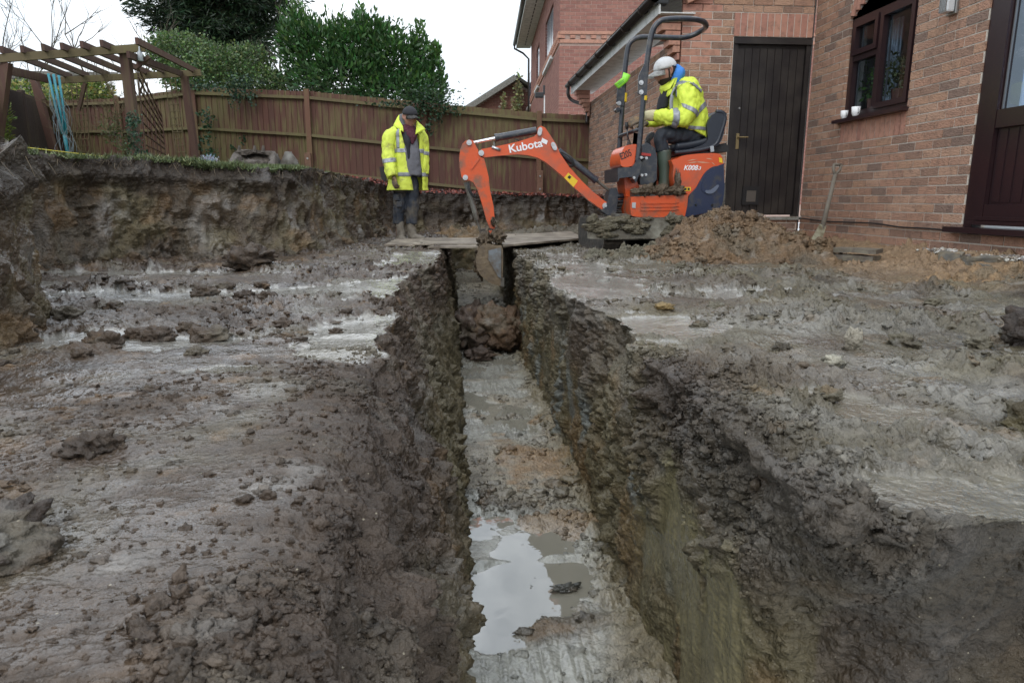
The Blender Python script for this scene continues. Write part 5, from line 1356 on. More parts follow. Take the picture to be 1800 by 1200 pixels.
# laurel
t = thing('laurel_bush', P(640, 190, 14.3), 'large glossy dark green laurel bush rising above the fence', 'bush')
lobes = [lob(560, 95, 14.2, 62, 52, .7), lob(630, 85, 14.5, 62, 45, .8), lob(690, 110, 14.3, 60, 45, .7), lob(740, 150, 14.2, 42, 38, .5), lob(600, 140, 14.0, 85, 42, .7), lob(520, 70, 14.2, 30, 34, .4), lob(700, 160, 13.9, 70, 26, .5), lob(760, 178, 13.8, 24, 16, .3), lob(655, 60, 14.4, 40, 18, .4), lob(740, 95, 14.3, 14, 30, .25), lob(765, 128, 14.2, 12, 24, .2)]
n = 15000; p, d = crown_pts(lobes, n, .5); dd = d*.7+rng.normal(size=(n, 3))*.45+np.array([0, -.15, .55])
c_ = shade_cols(n, (.045, .105, .030), .9); y = rng.random(n) > .93; c_[y] = shade_cols(y.sum(), (.10, .19, .04), .4)
lv = leaves('leaves', p, dd, np.full(n, .12), c_, t, .4); lv['kind'] = 'stuff'
# upright shoots at the top
sh = []
for k in range(70):
    l = lobes[random.choice([0, 1, 2, 5, 8, 3, 9, 10])]; a = random.uniform(-1, 1); q = np.array([l[0]+a*l[3]*.9, l[1]-random.random()*.3*l[4], l[2]+l[5]*math.sqrt(max(0, 1-a*a))*.9])
    for j in range(12): sh.append((q[0]+random.gauss(0, .015), q[1]+random.gauss(0, .02), q[2]+j*.024))
sh = np.array(sh); dd = rng.normal(size=(len(sh), 3))*.5+np.array([0, 0, 1.0]); lv = leaves('shoot_leaves', sh, dd, np.full(len(sh), .12), shade_cols(len(sh), (.07, .15, .035), .6), t, .38); lv['kind'] = 'stuff'
tree_stems(t, P(590, 260, 14.3), lobes[:6], .06, 'stem')
# ivy/bush mass between conifer and laurel
t = thing('rounded_bush', P(380, 180, 14.8), 'light green rounded bush above the fence between pergola and laurel', 'bush')
lobes = [lob(330, 105, 15, 55, 38, .8), lob(400, 125, 14.6, 60, 38, .8), lob(300, 90, 15.3, 34, 28, .6), lob(450, 145, 14.4, 48, 26, .6), lob(360, 140, 14.3, 70, 26, .6), lob(440, 105, 14.8, 35, 24, .5), lob(490, 150, 14.4, 30, 25, .4)]
n = 22000; p, d = crown_pts(lobes, n, .4); dd = d+rng.normal(size=(n, 3))*.8
c_ = shade_cols(n, (.085, .135, .048), 1.1); y = rng.random(n) > .85; c_[y] = shade_cols(y.sum(), (.16, .23, .07), .5)
lv = leaves('leaves', p, dd, np.full(n, .058), c_, t, .7); lv['kind'] = 'stuff'; tree_stems(t, P(380, 240, 14.8), lobes[:5], .05, 'stem')
# ivy hanging over the fence
def ivy(label, spots, n, Y, size=.055, col=(.03, .065, .03), par=None):
    q0 = P(spots[0][0], spots[0][1], Y); t = thing('ivy', q0, label, 'ivy'); ps = []
    bm = bmesh.new()
    for (x, y, rx, ry) in spots:
        m = int(n*rx*ry/sum(s[2]*s[3] for s in spots))+5
        u = rng.normal(size=(m, 2))*.5
        for a in u: v = P(x+a[0]*rx, y+a[1]*ry, Y-abs(random.gauss(0, .06))); ps.append(v[:])
        b0 = P(x, y+ry*.5, Y); tube(bm, [P(x+random.uniform(-1, 1)*rx*.4, y-ry*.6, Y), P(x+random.uniform(-.5, .5)*rx, y, Y-.03), b0], .005, 4)
    ps = np.array(ps); dd = rng.normal(size=ps.shape)+np.array([0, -1, -.3])
    lv = leaves('leaves', ps, dd, np.full(len(ps), size), shade_cols(len(ps), col, .9), t, .85); lv['kind'] = 'stuff'; from_bm('stem', bm, t, BARK)
ivy('dark ivy trailing over the fence top below the laurel', [(760, 170, 40, 22), (740, 190, 22, 26), (790, 190, 30, 12), (770, 205, 8, 22), (700, 183, 60, 8), (755, 225, 6, 14)], 1100, 12.92, .05)
ivy('ivy clump hanging over the fence near the rounded bush', [(425, 150, 34, 22), (415, 172, 12, 18), (440, 168, 10, 14), (345, 150, 30, 8), (385, 156, 30, 6)], 650, 13.45, .05, (.05, .09, .055))
ivy('ivy sprig climbing the fence boards right of the pergola', [(365, 212, 10, 22), (352, 200, 8, 5), (362, 245, 12, 9), (370, 268, 16, 8), (350, 258, 6, 6), (430, 245, 6, 10), (408, 260, 8, 4)], 260, 13.75, .055, (.035, .08, .04))
ivy('climber with small leaves growing up the big pergola post', [(236, 245, 14, 40), (228, 215, 8, 14), (250, 275, 14, 16), (232, 205, 9, 10), (244, 212, 5, 10)], 420, 10.15, .04, (.045, .085, .05))
# yellow green variegated shrub behind pergola
t = thing('variegated_shrub', P(160, 170, 15.9), 'yellow green variegated shrub showing over the fence behind the pergola', 'shrub')
lobes = [lob(60, 158, 16.6, 60, 14, .5), lob(150, 165, 15.8, 38, 16, .4), lob(170, 162, 15.6, 26, 16, .4), lob(110, 170, 16.2, 30, 10, .4), lob(8, 160, 14.2, 12, 8, .3)]
n = 3200; p, d = crown_pts(lobes, n, .5); c_ = shade_cols(n, (.09, .14, .03), .8); y = rng.random(n) > .6; c_[y] = shade_cols(y.sum(), (.38, .38, .1), .4)
lv = leaves('leaves', p, d+rng.normal(size=(n, 3))*.7, np.full(n, .10), c_, t, .45); lv['kind'] = 'stuff'; tree_stems(t, P(160, 230, 15.9), lobes[:4], .03, 'stem', extra=2)
# conifer at left edge
t = thing('golden_conifer', P(-10, 270, 10.5), 'edge of a bright yellow green conifer at the far left', 'shrub')
lobes = [lob(-25, 205, 10.4, 32, 52, .3), lob(-25, 240, 10.4, 34, 40, .3)]
n = 2600; p, d = crown_pts(lobes, n, .4); lv = leaves('leaves', p, d+rng.normal(size=(n, 3))*.4+np.array([0, 0, .8]), np.full(n, .06), shade_cols(n, (.14, .18, .03), .8), t, .3); lv['kind'] = 'stuff'; tree_stems(t, P(-25, 300, 10.4), lobes, .03, extra=2)
# silvery flowering plant and low greenery at the foot of the pergola
t = thing('silver_plant', P(360, 295, 12.6), 'low silvery leaved plant on the lawn edge beside the pergola post', 'plant')
lobes = [lob(340, 290, 12.4, 16, 9, .2), lob(368, 286, 12.4, 16, 12, .2), lob(355, 293, 12.2, 30, 6, .2)]
n = 1100; p, d = crown_pts(lobes, n, .9); lv = leaves('leaves', p, d+rng.normal(size=(n, 3))*.6+np.array([0, 0, .8]), np.full(n, .05), shade_cols(n, (.42, .46, .55), .5), t, .5); lv['kind'] = 'stuff'; tree_stems(t, P(355, 300, 12.3), lobes, .01, 'stem')
t = thing('low_shrub', P(300, 292, 12.0), 'low mixed green shrub growing below the trellis', 'shrub')
lobes = [lob(245, 285, 11.2, 32, 10, .2), lob(300, 288, 11.8, 26, 8, .2), lob(225, 262, 11.0, 22, 18, .25), lob(200, 230, 11.2, 24, 26, .3)]
n = 800; p, d = crown_pts(lobes, n, .9); lv = leaves('leaves', p, d+rng.normal(size=(n, 3))*.6+np.array([0, 0, .6]), np.full(n, .05), shade_cols(n, (.10, .12, .045), .8), t, .4); lv['kind'] = 'stuff'; tree_stems(t, P(240, 292, 11.2), lobes, .012, 'stem', extra=12)
# bare branched trees and twiggy climbers
def bare(label, base, top, r0, nb, spread, depth=3, seed=1, cat='tree', name='bare_tree', m=BARK):
    rd = random.Random(seed); base = Vector(base); top = Vector(top); t = thing(name, base, label, cat)
    bt_ = bmesh.new(); bb = bmesh.new(); H_ = (top-base).length
    def branch(p, d, L_, r, lev):
        pts_ = [p]; q = p.copy(); dd = d.copy()
        for k in range(5):
            dd = (dd+Vector((rd.gauss(0, .13), rd.gauss(0, .13), rd.gauss(.06, .08)))).normalized(); q = q+dd*L_/5; pts_.append(q.copy())
        tube(bt_ if lev == 0 else bb, pts_, list(np.linspace(r, r*.35, 6)), 6 if lev < 2 else 4, False)
        if lev < depth:
            for k in range(nb if lev == 0 else max(3, nb//2)):
                i = rd.randint(1, 5); v = (d+Vector((rd.gauss(0, spread), rd.gauss(0, spread), rd.gauss(.1, spread*.6)))).normalized()
                branch(pts_[i], v, L_*rd.uniform(.4, .62), r*.5, lev+1)
    branch(base, (top-base).normalized(), H_*.8, r0, 0)
    from_bm('trunk', bt_, t, m, True); o = from_bm('branches', bb, t, m, True); o['kind'] = 'stuff'
bare('bare winter tree with forked twigs at the far left', P(30, 260, 18), P(22, 20, 18), .028, 9, .42, 3, 3)
bare('thin bare sapling behind the pergola left of the conifer', P(180, 200, 17), P(165, 20, 17), .025, 9, .45, 2, 5, name='bare_sapling', cat='sapling')
bare('slender leafless shrub rising just left of the conifer', P(240, 200, 17), P(235, 10, 17), .025, 10, .5, 2, 8, name='bare_sapling', cat='sapling')
bare('leafless twiggy tree between conifer and laurel', P(515, 230, 14.6), P(520, 80, 14.6), .04, 10, .55, 3, 12)
bare('tangle of bare climbing stems under the pergola', P(215, 290, 11.2), P(200, 150, 11.2), .012, 12, .55, 3, 14, name='bare_climber', cat='climber', m=FRAIL)
bare('bare rose stems on the lawn left of the big post', P(150, 285, 12), P(120, 170, 12), .012, 10, .55, 3, 17, name='bare_climber', cat='climber', m=FRAIL)
bare('thin bare stems against the sky at the left edge', P(0, 240, 17), P(-15, 40, 17), .03, 9, .5, 3, 21, name='bare_sapling', cat='sapling')
# big dark conifer
t = thing('conifer_tree', P(400, 230, 19), 'huge dark green conifer towering behind the fence', 'tree')
tk = bmesh.new(); q0 = P(400, 230, 19); tube(tk, [q0, P(395, 100, 19), P(390, -200, 19)], [.28, .24, .1], 12); from_bm('trunk', tk, t, BARK, True)
bb = bmesh.new(); ps = []; ds = []
rd = random.Random(5)
def wid(py): return float(np.interp(py, [-200, -60, 0, 50, 85, 115], [105, 145, 168, 150, 110, 55]))
for k in range(250):
    py = rd.uniform(-190, 108); side = rd.uniform(-1, 1); W_ = wid(py)*rd.uniform(.8, 1.05); a0 = P(395, py+rd.uniform(5, 40), 19)
    e = P(383+side*W_, py+rd.uniform(-12, 8), 19+rd.uniform(-1.6, 1.4))
    m_ = a0.lerp(e, .5)+Vector((0, 0, .12)); tube(bb, [a0, m_, e], [.035, .022, .006], 5, False)
    for j in range(260):
        s = rd.uniform(.25, 1.02)**.8; c0 = a0.lerp(m_, s*2) if s < .5 else m_.lerp(e, s*2-1)
        r_ = .10+.20*(1-s); v = Vector((rd.gauss(0, 1), rd.gauss(0, 1), rd.gauss(0, .7)))*r_
        ps.append((c0+v)[:]); dv = (e-a0).normalized()*.7+Vector((rd.gauss(0, .5), rd.gauss(0, .5), rd.gauss(-.15, .4))); ds.append(dv[:])
o = from_bm('branches', bb, t, BARK, True); o['kind'] = 'stuff'
ps = np.array(ps); n = len(ps); cl = shade_cols(n, (.022, .042, .020), .9); y = rng.random(n) > .8; cl[y] = shade_cols(y.sum(), (.045, .075, .03), .5)
lv = leaves('foliage', ps, np.array(ds), np.full(n, .19), cl, t, .2); lv['kind'] = 'stuff'
# climber on the distant gable
t = thing('wall_climber', P(912, 185, 26.7), 'pale flowering climber on the distant brick gable', 'climber')
lobes = [lob(911, 160, 26.6, 7, 34, .1), lob(908, 185, 26.6, 10, 14, .1), lob(885, 182, 26.6, 4, 20, .1)]
n = 500; p, d = crown_pts(lobes, n, .95); lv = leaves('leaves', p, d+rng.normal(size=(n, 3)), np.full(n, .12), shade_cols(n, (.40, .38, .2), .7), t, .7); lv['kind'] = 'stuff'; tree_stems(t, P(908, 200, 26.7), lobes[:1], .02, 'stem')
# ================================================================== SMALL THINGS ROUND THE DIG
MUDM = mat('caked_mud', (.11, .09, .072), .7, noise=(25, .7, (.06, .048, .038)), bump=(40, 1.0, .02))
STEELM = mat('muddy_steel', (.14, .135, .115), .5, noise=(12, .7, (.07, .058, .045)), bump=(50, .6, .008))
def rough_bm(bm, amp=.01, s=20, cuts=2):
    bmesh.ops.subdivide_edges(bm, edges=bm.edges[:], cuts=cuts, use_grid_fill=True)
    V = np.array([v.co[:] for v in bm.verts]); d = np.stack([fbm(V, s, 3, k) for k in (1, 2, 3)], -1)*amp
    for v, e in zip(bm.verts, d): v.co += Vector(e)
# spare bucket caked in mud on the bank
def bucket_shell(poly, Y0, Y1, wall=.02, floor_open=True):
    pass
q = P(440, 295, 9.4)
t = thing('spare_bucket', q, 'mud caked spare digger bucket lying open on the bank beyond the lawn edge', 'digger bucket')
bm = bmesh.new()
prof = [P(401, 292, 9.4), P(398, 280, 9.4), P(410, 268, 9.4)]
A = [P(402, 297, 9.2), P(481, 298, 9.2), P(478, 266, 9.7), P(412, 263, 9.7)]
back = [v+Vector((0, .35, .0)) for v in A]; 
vs1 = [bm.verts.new(v) for v in A]; vs2 = [bm.verts.new(v) for v in back]
bm.faces.new(vs2[::-1]); 
for k in range(4):
    if True: bm.faces.new((vs1[k], vs1[(k+1) % 4], vs2[(k+1) % 4], vs2[k]))
bmesh.ops.recalc_face_normals(bm, faces=bm.faces[:])
bmesh.ops.solidify(bm, geom=bm.faces[:], thickness=.05); rough_bm(bm, .035, 7, 3); from_bm('bucket_shell', bm, t, MUDM, True)
for px in (420, 447, 462):
    bm = bmesh.new(); a = P(px, 264, 9.7); tube(bm, [a+Vector((0, 0, -.03)), a+Vector((.01, 0, .06))], [.03, .015], 6); from_bm('tooth', bm, t, MUDM)
bm = bmesh.new(); a = P(445, 290, 9.45); V, F = lump(3, 777, .35); 
me = arr_mesh('mud_fill', V*np.array([.22, .14, .07])+np.array(a), F); put('mud_fill', me, t, MUDM, True)
q = P(507, 295, 9.6); t = thing('bucket_plate', q, 'pointed slab of muddy steel standing on the bank beside the spare bucket', 'steel plate')
bm = bmesh.new(); pts_ = [P(489, 299, 9.6), P(527, 299, 9.6), P(521, 282, 9.65), P(508, 266, 9.7), (P(500, 267, 9.7))]
va = [bm.verts.new(v) for v in pts_]; vb = [bm.verts.new(v+Vector((0, .12, 0))) for v in pts_]; bm.faces.new(va); bm.faces.new(vb[::-1])
for k in range(5): bm.faces.new((va[k], va[(k+1) % 5], vb[(k+1) % 5], vb[k]))
rough_bm(bm, .012, 10, 3); from_bm('plate', bm, t, STEELM, True)
bm = bmesh.new(); bx(bm, P(484, 300, 9.45), P(531, 297, 9.9)); from_bm('base', bm, t, MUDM)
# boards across the trench
PLY = mat('muddy_plywood', (.36, .31, .24), .65, noise=(4, .85, (.13, .105, .08)), bump=(40, .2, .003)); PLYE = mat('plywood_edge', (.26, .18, .10), .8)
def board(quad, z, th, label, grp=None):
    bm = bmesh.new(); c0 = [PG(x, y, z) for x, y in quad]; nx_ = 8
    a, b_, c_, d_ = c0; top = []; bot = []
    for i in range(nx_+1):
        s = i/nx_; sag = .0
        top.append([bm.verts.new(v+Vector((0, 0, th+sag))) for v in (a.lerp(b_, s), d_.lerp(c_, s))]); bot.append([bm.verts.new(v+Vector((0, 0, sag))) for v in (a.lerp(b_, s), d_.lerp(c_, s))])
    for i in range(nx_):
        bm.faces.new((top[i][0], top[i+1][0], top[i+1][1], top[i][1])); bm.faces.new((bot[i][1], bot[i+1][1], bot[i+1][0], bot[i][0])); bm.faces.new((bot[i][0], bot[i+1][0], top[i+1][0], top[i][0])); bm.faces.new((top[i][1], top[i+1][1], bot[i+1][1], bot[i][1]))
    bm.faces.new((bot[0][0], top[0][0], top[0][1], bot[0][1])); bm.faces.new((top[-1][0], bot[-1][0], bot[-1][1], top[-1][1]))
    tag(from_bm('wooden_board', bm, None, PLY), label, 'board', grp)
board([(752, 436), (884, 437), (1000, 411), (880, 413)], .025, .018, 'lower sheet of muddy plywood laid across the trench')
board([(884, 434), (1028, 421), (1003, 409), (872, 417)], .050, .020, 'upper right plywood board reaching towards the excavator')
board([(676, 432), (760, 434), (800, 421), (700, 420)], .018, .016, 'thin muddy board under the boots of the standing man')
board([(725, 431), (850, 431), (850, 420), (750, 420)], .040, .014, 'thin board lying on top between the man and the bucket')
# trench end wall and the shadowed sheet beside the bucket
bm = bmesh.new(); n = 50; G = np.stack(np.meshgrid(np.linspace(-.35, .95, n), np.linspace(-1.0, .03, n), indexing='ij'), -1); Gp = np.stack([G[..., 0], np.full((n, n), 11.15), G[..., 1]], -1)
hh = .05*billow(Gp, 4, 3, 5); Gp[..., 1] -= hh; bm.free()
me = arr_mesh('trench_end', Gp.reshape(-1, 3), grid_faces(n, n), {'Col': soil_col(Gp, C_OLV*.8+C_DARK*.3, None).reshape(-1, 3), 'wet': np.full(n*n, .2)}); tag(put('trench_end', me, None, MUD, True), kind='structure')
# shovel
q0 = P(1422, 440, 6.2); 
t = thing('spade', P(1432, 435, 6.5), 'old long handled spade leaning against the brick wall', 'spade')
WOODG = mat('grey_worn_wood', (.15, .13, .10), .8, noise=(25, .6, (.12, .1, .08)))
Ysb, Yst = 6.15, 6.75
bm = bmesh.new(); pts_ = [P(1446, 398, 6.3), P(1458, 350, 6.42), P(1468, 308, 6.55)]; tube(bm, pts_, [.024, .021, .020], 10); from_bm('shaft', bm, t, WOODG, True)
bm = bmesh.new(); a = P(1468, 308, 6.55); l = P(1465, 298, 6.58); r = P(1476, 299, 6.58); tl = P(1466, 289, 6.6); tr_ = P(1479, 290, 6.6)
for path in ((a, l, tl), (a, r, tr_), (tl, tr_)): tube(bm, list(path), .014, 8)
from_bm('grip', bm, t, WOODG, True)
bm = bmesh.new(); pts_ = [P(1441, 394, 6.28), P(1453, 397, 6.3), P(1440, 437, 6.0), P(1419, 434, 5.98)]
mid_ = (pts_[0]+pts_[2])/2
va = [bm.verts.new(v) for v in pts_]; vb = [bm.verts.new(v+Vector((0, .006, 0))) for v in pts_]; bm.faces.new(va); bm.faces.new(vb[::-1])
for k in range(4): bm.faces.new((va[k], va[(k+1) % 4], vb[(k+1) % 4], vb[k]))
from_bm('blade', bm, t, mat('spade_steel', (.25, .24, .17), .5, noise=(15, .6, (.12, .10, .06))))
bm = bmesh.new(); tube(bm, [P(1446, 398, 6.3), P(1443, 412, 6.2)], [.021, .014], 8); from_bm('socket', bm, t, STEELM)
# stacked timber / slab by the wall
SLATE = mat('wet_timber', (.10, .082, .065), .6, noise=(20, .6, (.16, .14, .1)))
for i, (x0, x1, yb, yt, z, lab) in enumerate(((1472, 1546, 446, 438, .09, 'upper weathered board stacked on the soil by the house wall'), (1474, 1543, 456, 447, .03, 'lower thick board under the weathered one by the house wall'))):
    a = P(x0, 440, 5.35); b_ = P(x1, 440, 5.1); bm = bmesh.new(); bar(bm, (a.x, a.y, z+.02), (b_.x, b_.y, z+.02), .16, .035 if i == 0 else .045); rough_bm(bm, .006, 14, 3); tag(from_bm('timber_offcut', bm, None, SLATE), lab, 'timber')
for i, (x0, x1, Y, z, hgt, lab) in enumerate(((1652, 1690, 4.75, .06, .10, 'broken dark slab standing on edge near the patio door'), (1690, 1772, 4.55, .07, .05, 'flat broken paving slab lying below the patio door'), (1700, 1815, 4.45, .03, .05, 'long cracked slab half buried in sand at the right edge'))):
    a = P(x0, 460, Y); b_ = P(x1, 460, Y-.1); bm = bmesh.new(); bar(bm, (a.x, a.y, z+.02), (b_.x, b_.y, z+.02), .16, hgt); rough_bm(bm, .02, 9, 3); tag(from_bm('broken_slab', bm, None, mat('dark_slab', (.10, .095, .082), .75, noise=(14, .6, (.2, .17, .12)))), lab, 'slab')
# gravel under the patio door
n = 900; gp_ = np.stack([HX-.05-abs(rng.normal(size=n))*.12, rng.uniform(3.6, 5.25, n), .10+rng.random(n)*.02], -1)
tag(crumbs('gravel', gp_, .007+.009*rng.random(n), np.array([(.5, .48, .42), (.35, .3, .24), (.2, .17, .15), (.6, .58, .55)])[rng.integers(0, 4, n)], .2, .7), 'strip of mixed pale gravel at the foot of the wall below the patio door', 'gravel', kind='stuff')
# ================================================================== EXCAVATOR
ORG_ = mat('orange_paint', (.62, .085, .015), .35, coat=.2, noise=(5, .35, (.40, .09, .04)), bump=(30, .1, .003))
ORGM = mat('muddy_orange_paint', (.60, .085, .017), .42, noise=(7, .45, (.22, .10, .06)), bump=(40, .4, .005))
NAVY = mat('dark_navy_plastic', (.018, .026, .060), .36, noise=(9, .25, (.06, .055, .045)))
STL = mat('black_painted_steel', (.020, .024, .034), .35, noise=(18, .4, (.07, .065, .06)), coat=.2)
CHROME = mat('chrome', (.75, .76, .78), .12, metal=1)
ZINC = mat('zinc', (.5, .5, .5), .3, metal=.9)
RUBB = mat('rubber', (.018, .018, .018), .6); SEATM = mat('seat_vinyl', (.020, .024, .034), .36, bump=(60, .15, .002))
YEL = mat('yellow_sticker', (.75, .50, .02), .4); WHT = mat('white_sticker', (.8, .8, .8), .4); BLK = mat('black_print', (.01, .01, .01), .5)
EY = 6.9
A3 = Crop(780, 180, 3.3333); A4 = Crop(1020, 20, 3.0)
ex = thing('mini_excavator', (2.1, 6.9, 0), 'orange mini digger with roll bar, its arm reaching over the trench', 'excavator')
def prism(name, poly, Y0, Y1, m, parent, crop=A4, bevel=.008, smooth=True, Yp=None):
    """outline read at depth Yp, extruded between Y0 and Y1"""
    Yp = Yp or (Y0+Y1)/2
    pts_ = [crop(x, y, Yp) for x, y in poly]; bm = bmesh.new()
    va = [bm.verts.new((p.x, Y0, p.z)) for p in pts_]; vb = [bm.verts.new((p.x, Y1, p.z)) for p in pts_]
    bm.faces.new(va); bm.faces.new(vb[::-1]); n = len(va)
    for k in range(n): bm.faces.new((va[k], va[(k+1) % n], vb[(k+1) % n], vb[k]))
    o = from_bm(name, bm, parent, m, False, bevel)
    try:
        o.data.shade_smooth(); o.data.set_sharp_from_angle(angle=R(40))
    except Exception: pass
    return o
def sm_poly(pts, n=4):
    q = [np.array(p, float) for p in pts]; o = []; N_ = len(q)
    for i in range(N_):
        p0, p1, p2, p3 = q[i-1], q[i], q[(i+1) % N_], q[(i+2) % N_]
        for k in range(n):
            t = k/n; o.append(tuple(.5*((2*p1)+(-p0+p2)*t+(2*p0-5*p1+4*p2-p3)*t*t+(-p0+3*p1-3*p2+p3)*t**3)))
    return o
def pipe(name, pts, rad, m, parent, n=10, sp=0):
    bm = bmesh.new(); P_ = [Vector(v) for v in (spline(pts, sp) if sp else pts)]
    tube(bm, P_, rad, n); return from_bm(name, bm, parent, m, True)
def pin(parent, c, Y0, Y1, r, m=ZINC, name='pin'):
    bm = bmesh.new(); a = Vector((c.x, Y0, c.z)); b_ = Vector((c.x, Y1, c.z)); tube(bm, [a, b_], r, 14); tube(bm, [a+Vector((0, -.012, 0)), a], r*.55, 6)
    return from_bm(name, bm, parent, m, bevel=.002)
BY0, BY1 = EY-.055, EY+.055
boom_poly = [(925, 628), (890, 606), (850, 575), (770, 505), (700, 440), (640, 390), (590, 350), (545, 326), (490, 312), (430, 307), (320, 315), (235, 325), (207, 312), (205, 290), (222, 276), (300, 262), (380, 245), (440, 231), (490, 215), (528, 202), (545, 185), (548, 152), (566, 141), (590, 152), (620, 196), (655, 250), (676, 300), (720, 365), (770, 425), (810, 468), (870, 525), (930, 572), (955, 590), (955, 618), (942, 630)]
boom = prism('boom', boom_poly, BY0, BY1, ORG_, ex, A3, .010)
# foot end of the boom: reinforced box section with a weld line
prism('boom_foot', [(795, 462), (925, 572), (955, 592), (953, 618), (925, 628), (850, 574), (765, 500)], BY0-.012, BY0+.004, ORG_, boom, A3, .006)
arm_poly = [(150, 222), (128, 228), (110, 245), (97, 275), (91, 320), (93, 380), (105, 440), (125, 460), (150, 458), (172, 470), (195, 510), (222, 590), (250, 690), (268, 735), (300, 740), (297, 690), (290, 610), (268, 510), (262, 440), (245, 370), (235, 332), (212, 320), (203, 300), (200, 280), (184, 252), (172, 228)]
arm = prism('dipper_arm', arm_poly, BY0-.01, BY1+.01, ORGM, ex, A3, .012)
prism('arm_rib', [(203, 322), (212, 330), (178, 375), (165, 392), (158, 388), (180, 350)], BY0-.022, BY0-.008, ORG_, arm, A3, .004)
def cyl(name, x0, y0, x1, y1, r, m, par, Y=EY, crop=A3, n=16):
    a = crop(x0, y0, Y); b_ = crop(x1, y1, Y); bm = bmesh.new(); tube(bm, [a, b_], crop.r(r, Y), n); o = from_bm(name, bm, par, m, True); o.data.set_sharp_from_angle(angle=R(40)); return o
ram = cyl('arm_ram', 310, 208, 542, 166, 21, STL, ex, EY); cyl('ram_rod', 150, 242, 312, 208, 8.5, CHROME, ram); cyl('ram_gland', 300, 210, 318, 206, 23, STL, ram)
ram = cyl('boom_ram', 672, 285, 890, 455, 20, STL, ex, EY); cyl('ram_rod', 888, 453, 975, 522, 9, STEELM, ram); cyl('ram_gland', 880, 447, 896, 459, 23, STL, ram)
ram = cyl('bucket_ram', 132, 468, 196, 690, 16, STEELM, ex, EY-.0); cyl('ram_rod', 196, 690, 214, 752, 8, STEELM, ram)
for (x, y, r) in ((148, 240, 15), (218, 300, 16), (126, 442, 15), (936, 605, 17)):
    pin(ex, A3(x, y, EY), BY0-.030, BY1+.03, A3.r(r, EY))
for (x0, y0, x1, y1, r) in ((566, 158, 560, 185, 13), (640, 245, 652, 270, 14)):
    bm = bmesh.new(); a = A3(x0, y0, BY0-.02); b_ = A3(x1, y1, BY0-.02); rr_ = A3.r(r, EY)
    bar(bm, Vector((a.x, BY0-.016, a.z)), Vector((b_.x, BY0-.016, b_.z)), rr_*1.8, .02, (0, 1, 0)); o = from_bm('pin_plate', bm, boom, ZINC, bevel=.004)
    pin(boom, a, BY0-.03, BY0, rr_*.8); pin(boom, b_, BY0-.03, BY0, rr_*.8)
# work light bracket and hoses
pipe('work_lamp', [A3(282, 262, EY-.06), A3(332, 280, EY-.06)], A3.r(9, EY), ZINC, boom); pipe('lamp_bracket', [A3(296, 235, EY), A3(296, 262, EY-.05)], A3.r(6, EY), STEELM, boom)
for k in range(3):
    pipe('hose', [A3(690+k*6, 290+k*3, EY-.07), A3(735+k*7, 318+k*3, EY-.10), A3(755+k*4, 360+k*4, EY-.09), A3(735+k*3, 372+k*3, EY-.06)], .007, RUBB, boom, 8, 5)
pipe('hose', [A3(415, 212, EY-.05), A3(440, 224, EY-.06)], .006, RUBB, boom, 6)
for k in range(2): pipe('hose', [A3(140+k*8, 470, EY-.07), A3(145+k*8, 510, EY-.09), A3(172+k*6, 552, EY-.08), A3(190, 548, EY-.06)], .008, RUBB, arm, 8, 5)
# stickers and lettering, flat print on the boom side
def sticker(name, poly, Y, m, parent, crop=A3, th=.0015):
    return prism(name, poly, Y-th, Y, m, parent, crop, 0, False, Yp=Y)
sticker('warning_sticker', [(730, 412), (786, 460), (760, 497), (706, 442)], BY0-.0012, YEL, boom); sticker('warning_print', [(735, 427), (748, 437), (738, 450), (725, 440)], BY0-.003, BLK, boom)
sticker('white_label', [(577, 208), (610, 226), (602, 248), (570, 232)], BY0-.0012, WHT, boom)
def text(s, m, parent, org, xdir, updir, size, th=.0012, shear=0, bold=.0, xs=1.0, name='lettering'):
    cu = bpy.data.curves.new('t', 'FONT'); cu.body = s; cu.size = 1; cu.extrude = th/size; cu.shear = shear; cu.offset = bold; cu.align_x = 'CENTER'; cu.align_y = 'CENTER'
    o = bpy.data.objects.new('t', cu); COL.objects.link(o); dg = bpy.context.evaluated_depsgraph_get(); me = bpy.data.meshes.new_from_object(o.evaluated_get(dg)); bpy.data.objects.remove(o)
    x = Vector(xdir).normalized(); n_ = x.cross(Vector(updir)).normalized(); y = n_.cross(x).normalized()
    M = Matrix.Translation(Vector(org)) @ Matrix((x, y, n_)).transposed().to_4x4() @ Matrix.Diagonal((size*xs, size, size, 1))
    me.transform(M); me.materials.clear(); return put(name, me, parent, m)
a = A3(406, 272, BY0); b_ = A3(552, 244, BY0); c_ = (a+b_)/2; c_.y = BY0-.002
text('Kubota', WHT, boom, c_, (b_-a), (0, 0, 1), .105, bold=.018, xs=1.08)
# bucket and linkage
lk = prism('bucket_link', [(212, 745), (245, 735), (262, 800), (252, 850), (225, 850), (210, 790)], EY-.07, EY+.07, MUDM, ex, A3, .012)
prism('bucket_link', [(258, 735), (305, 730), (345, 770), (348, 805), (300, 815), (268, 790)], EY-.06, EY+.06, MUDM, ex, A3, .014)
prism('link_plate', [(262, 752), (282, 748), (312, 790), (300, 806)], EY-.078, EY-.062, ORGM, lk, A3, .003)
bk = prism('bucket', sm_poly([(228, 822), (196, 870), (186, 930), (205, 990), (258, 1040), (322, 1060), (336, 1035), (338, 850), (300, 832)], 3), EY-.19, EY+.19, mat('mud_caked_bucket', (.17, .125, .075), .6, noise=(7, .5, (.09, .065, .042)), bump=(24, .8, .012)), ex, A3, .012)
prism('bucket_side_plate', [(262, 868), (336, 850), (336, 1030), (318, 1020), (262, 920)], EY-.206, EY-.199, mat('worn_steel', (.20, .22, .235), .4, metal=.25, noise=(8, .6, (.13, .10, .07))), bk, A3, .003)
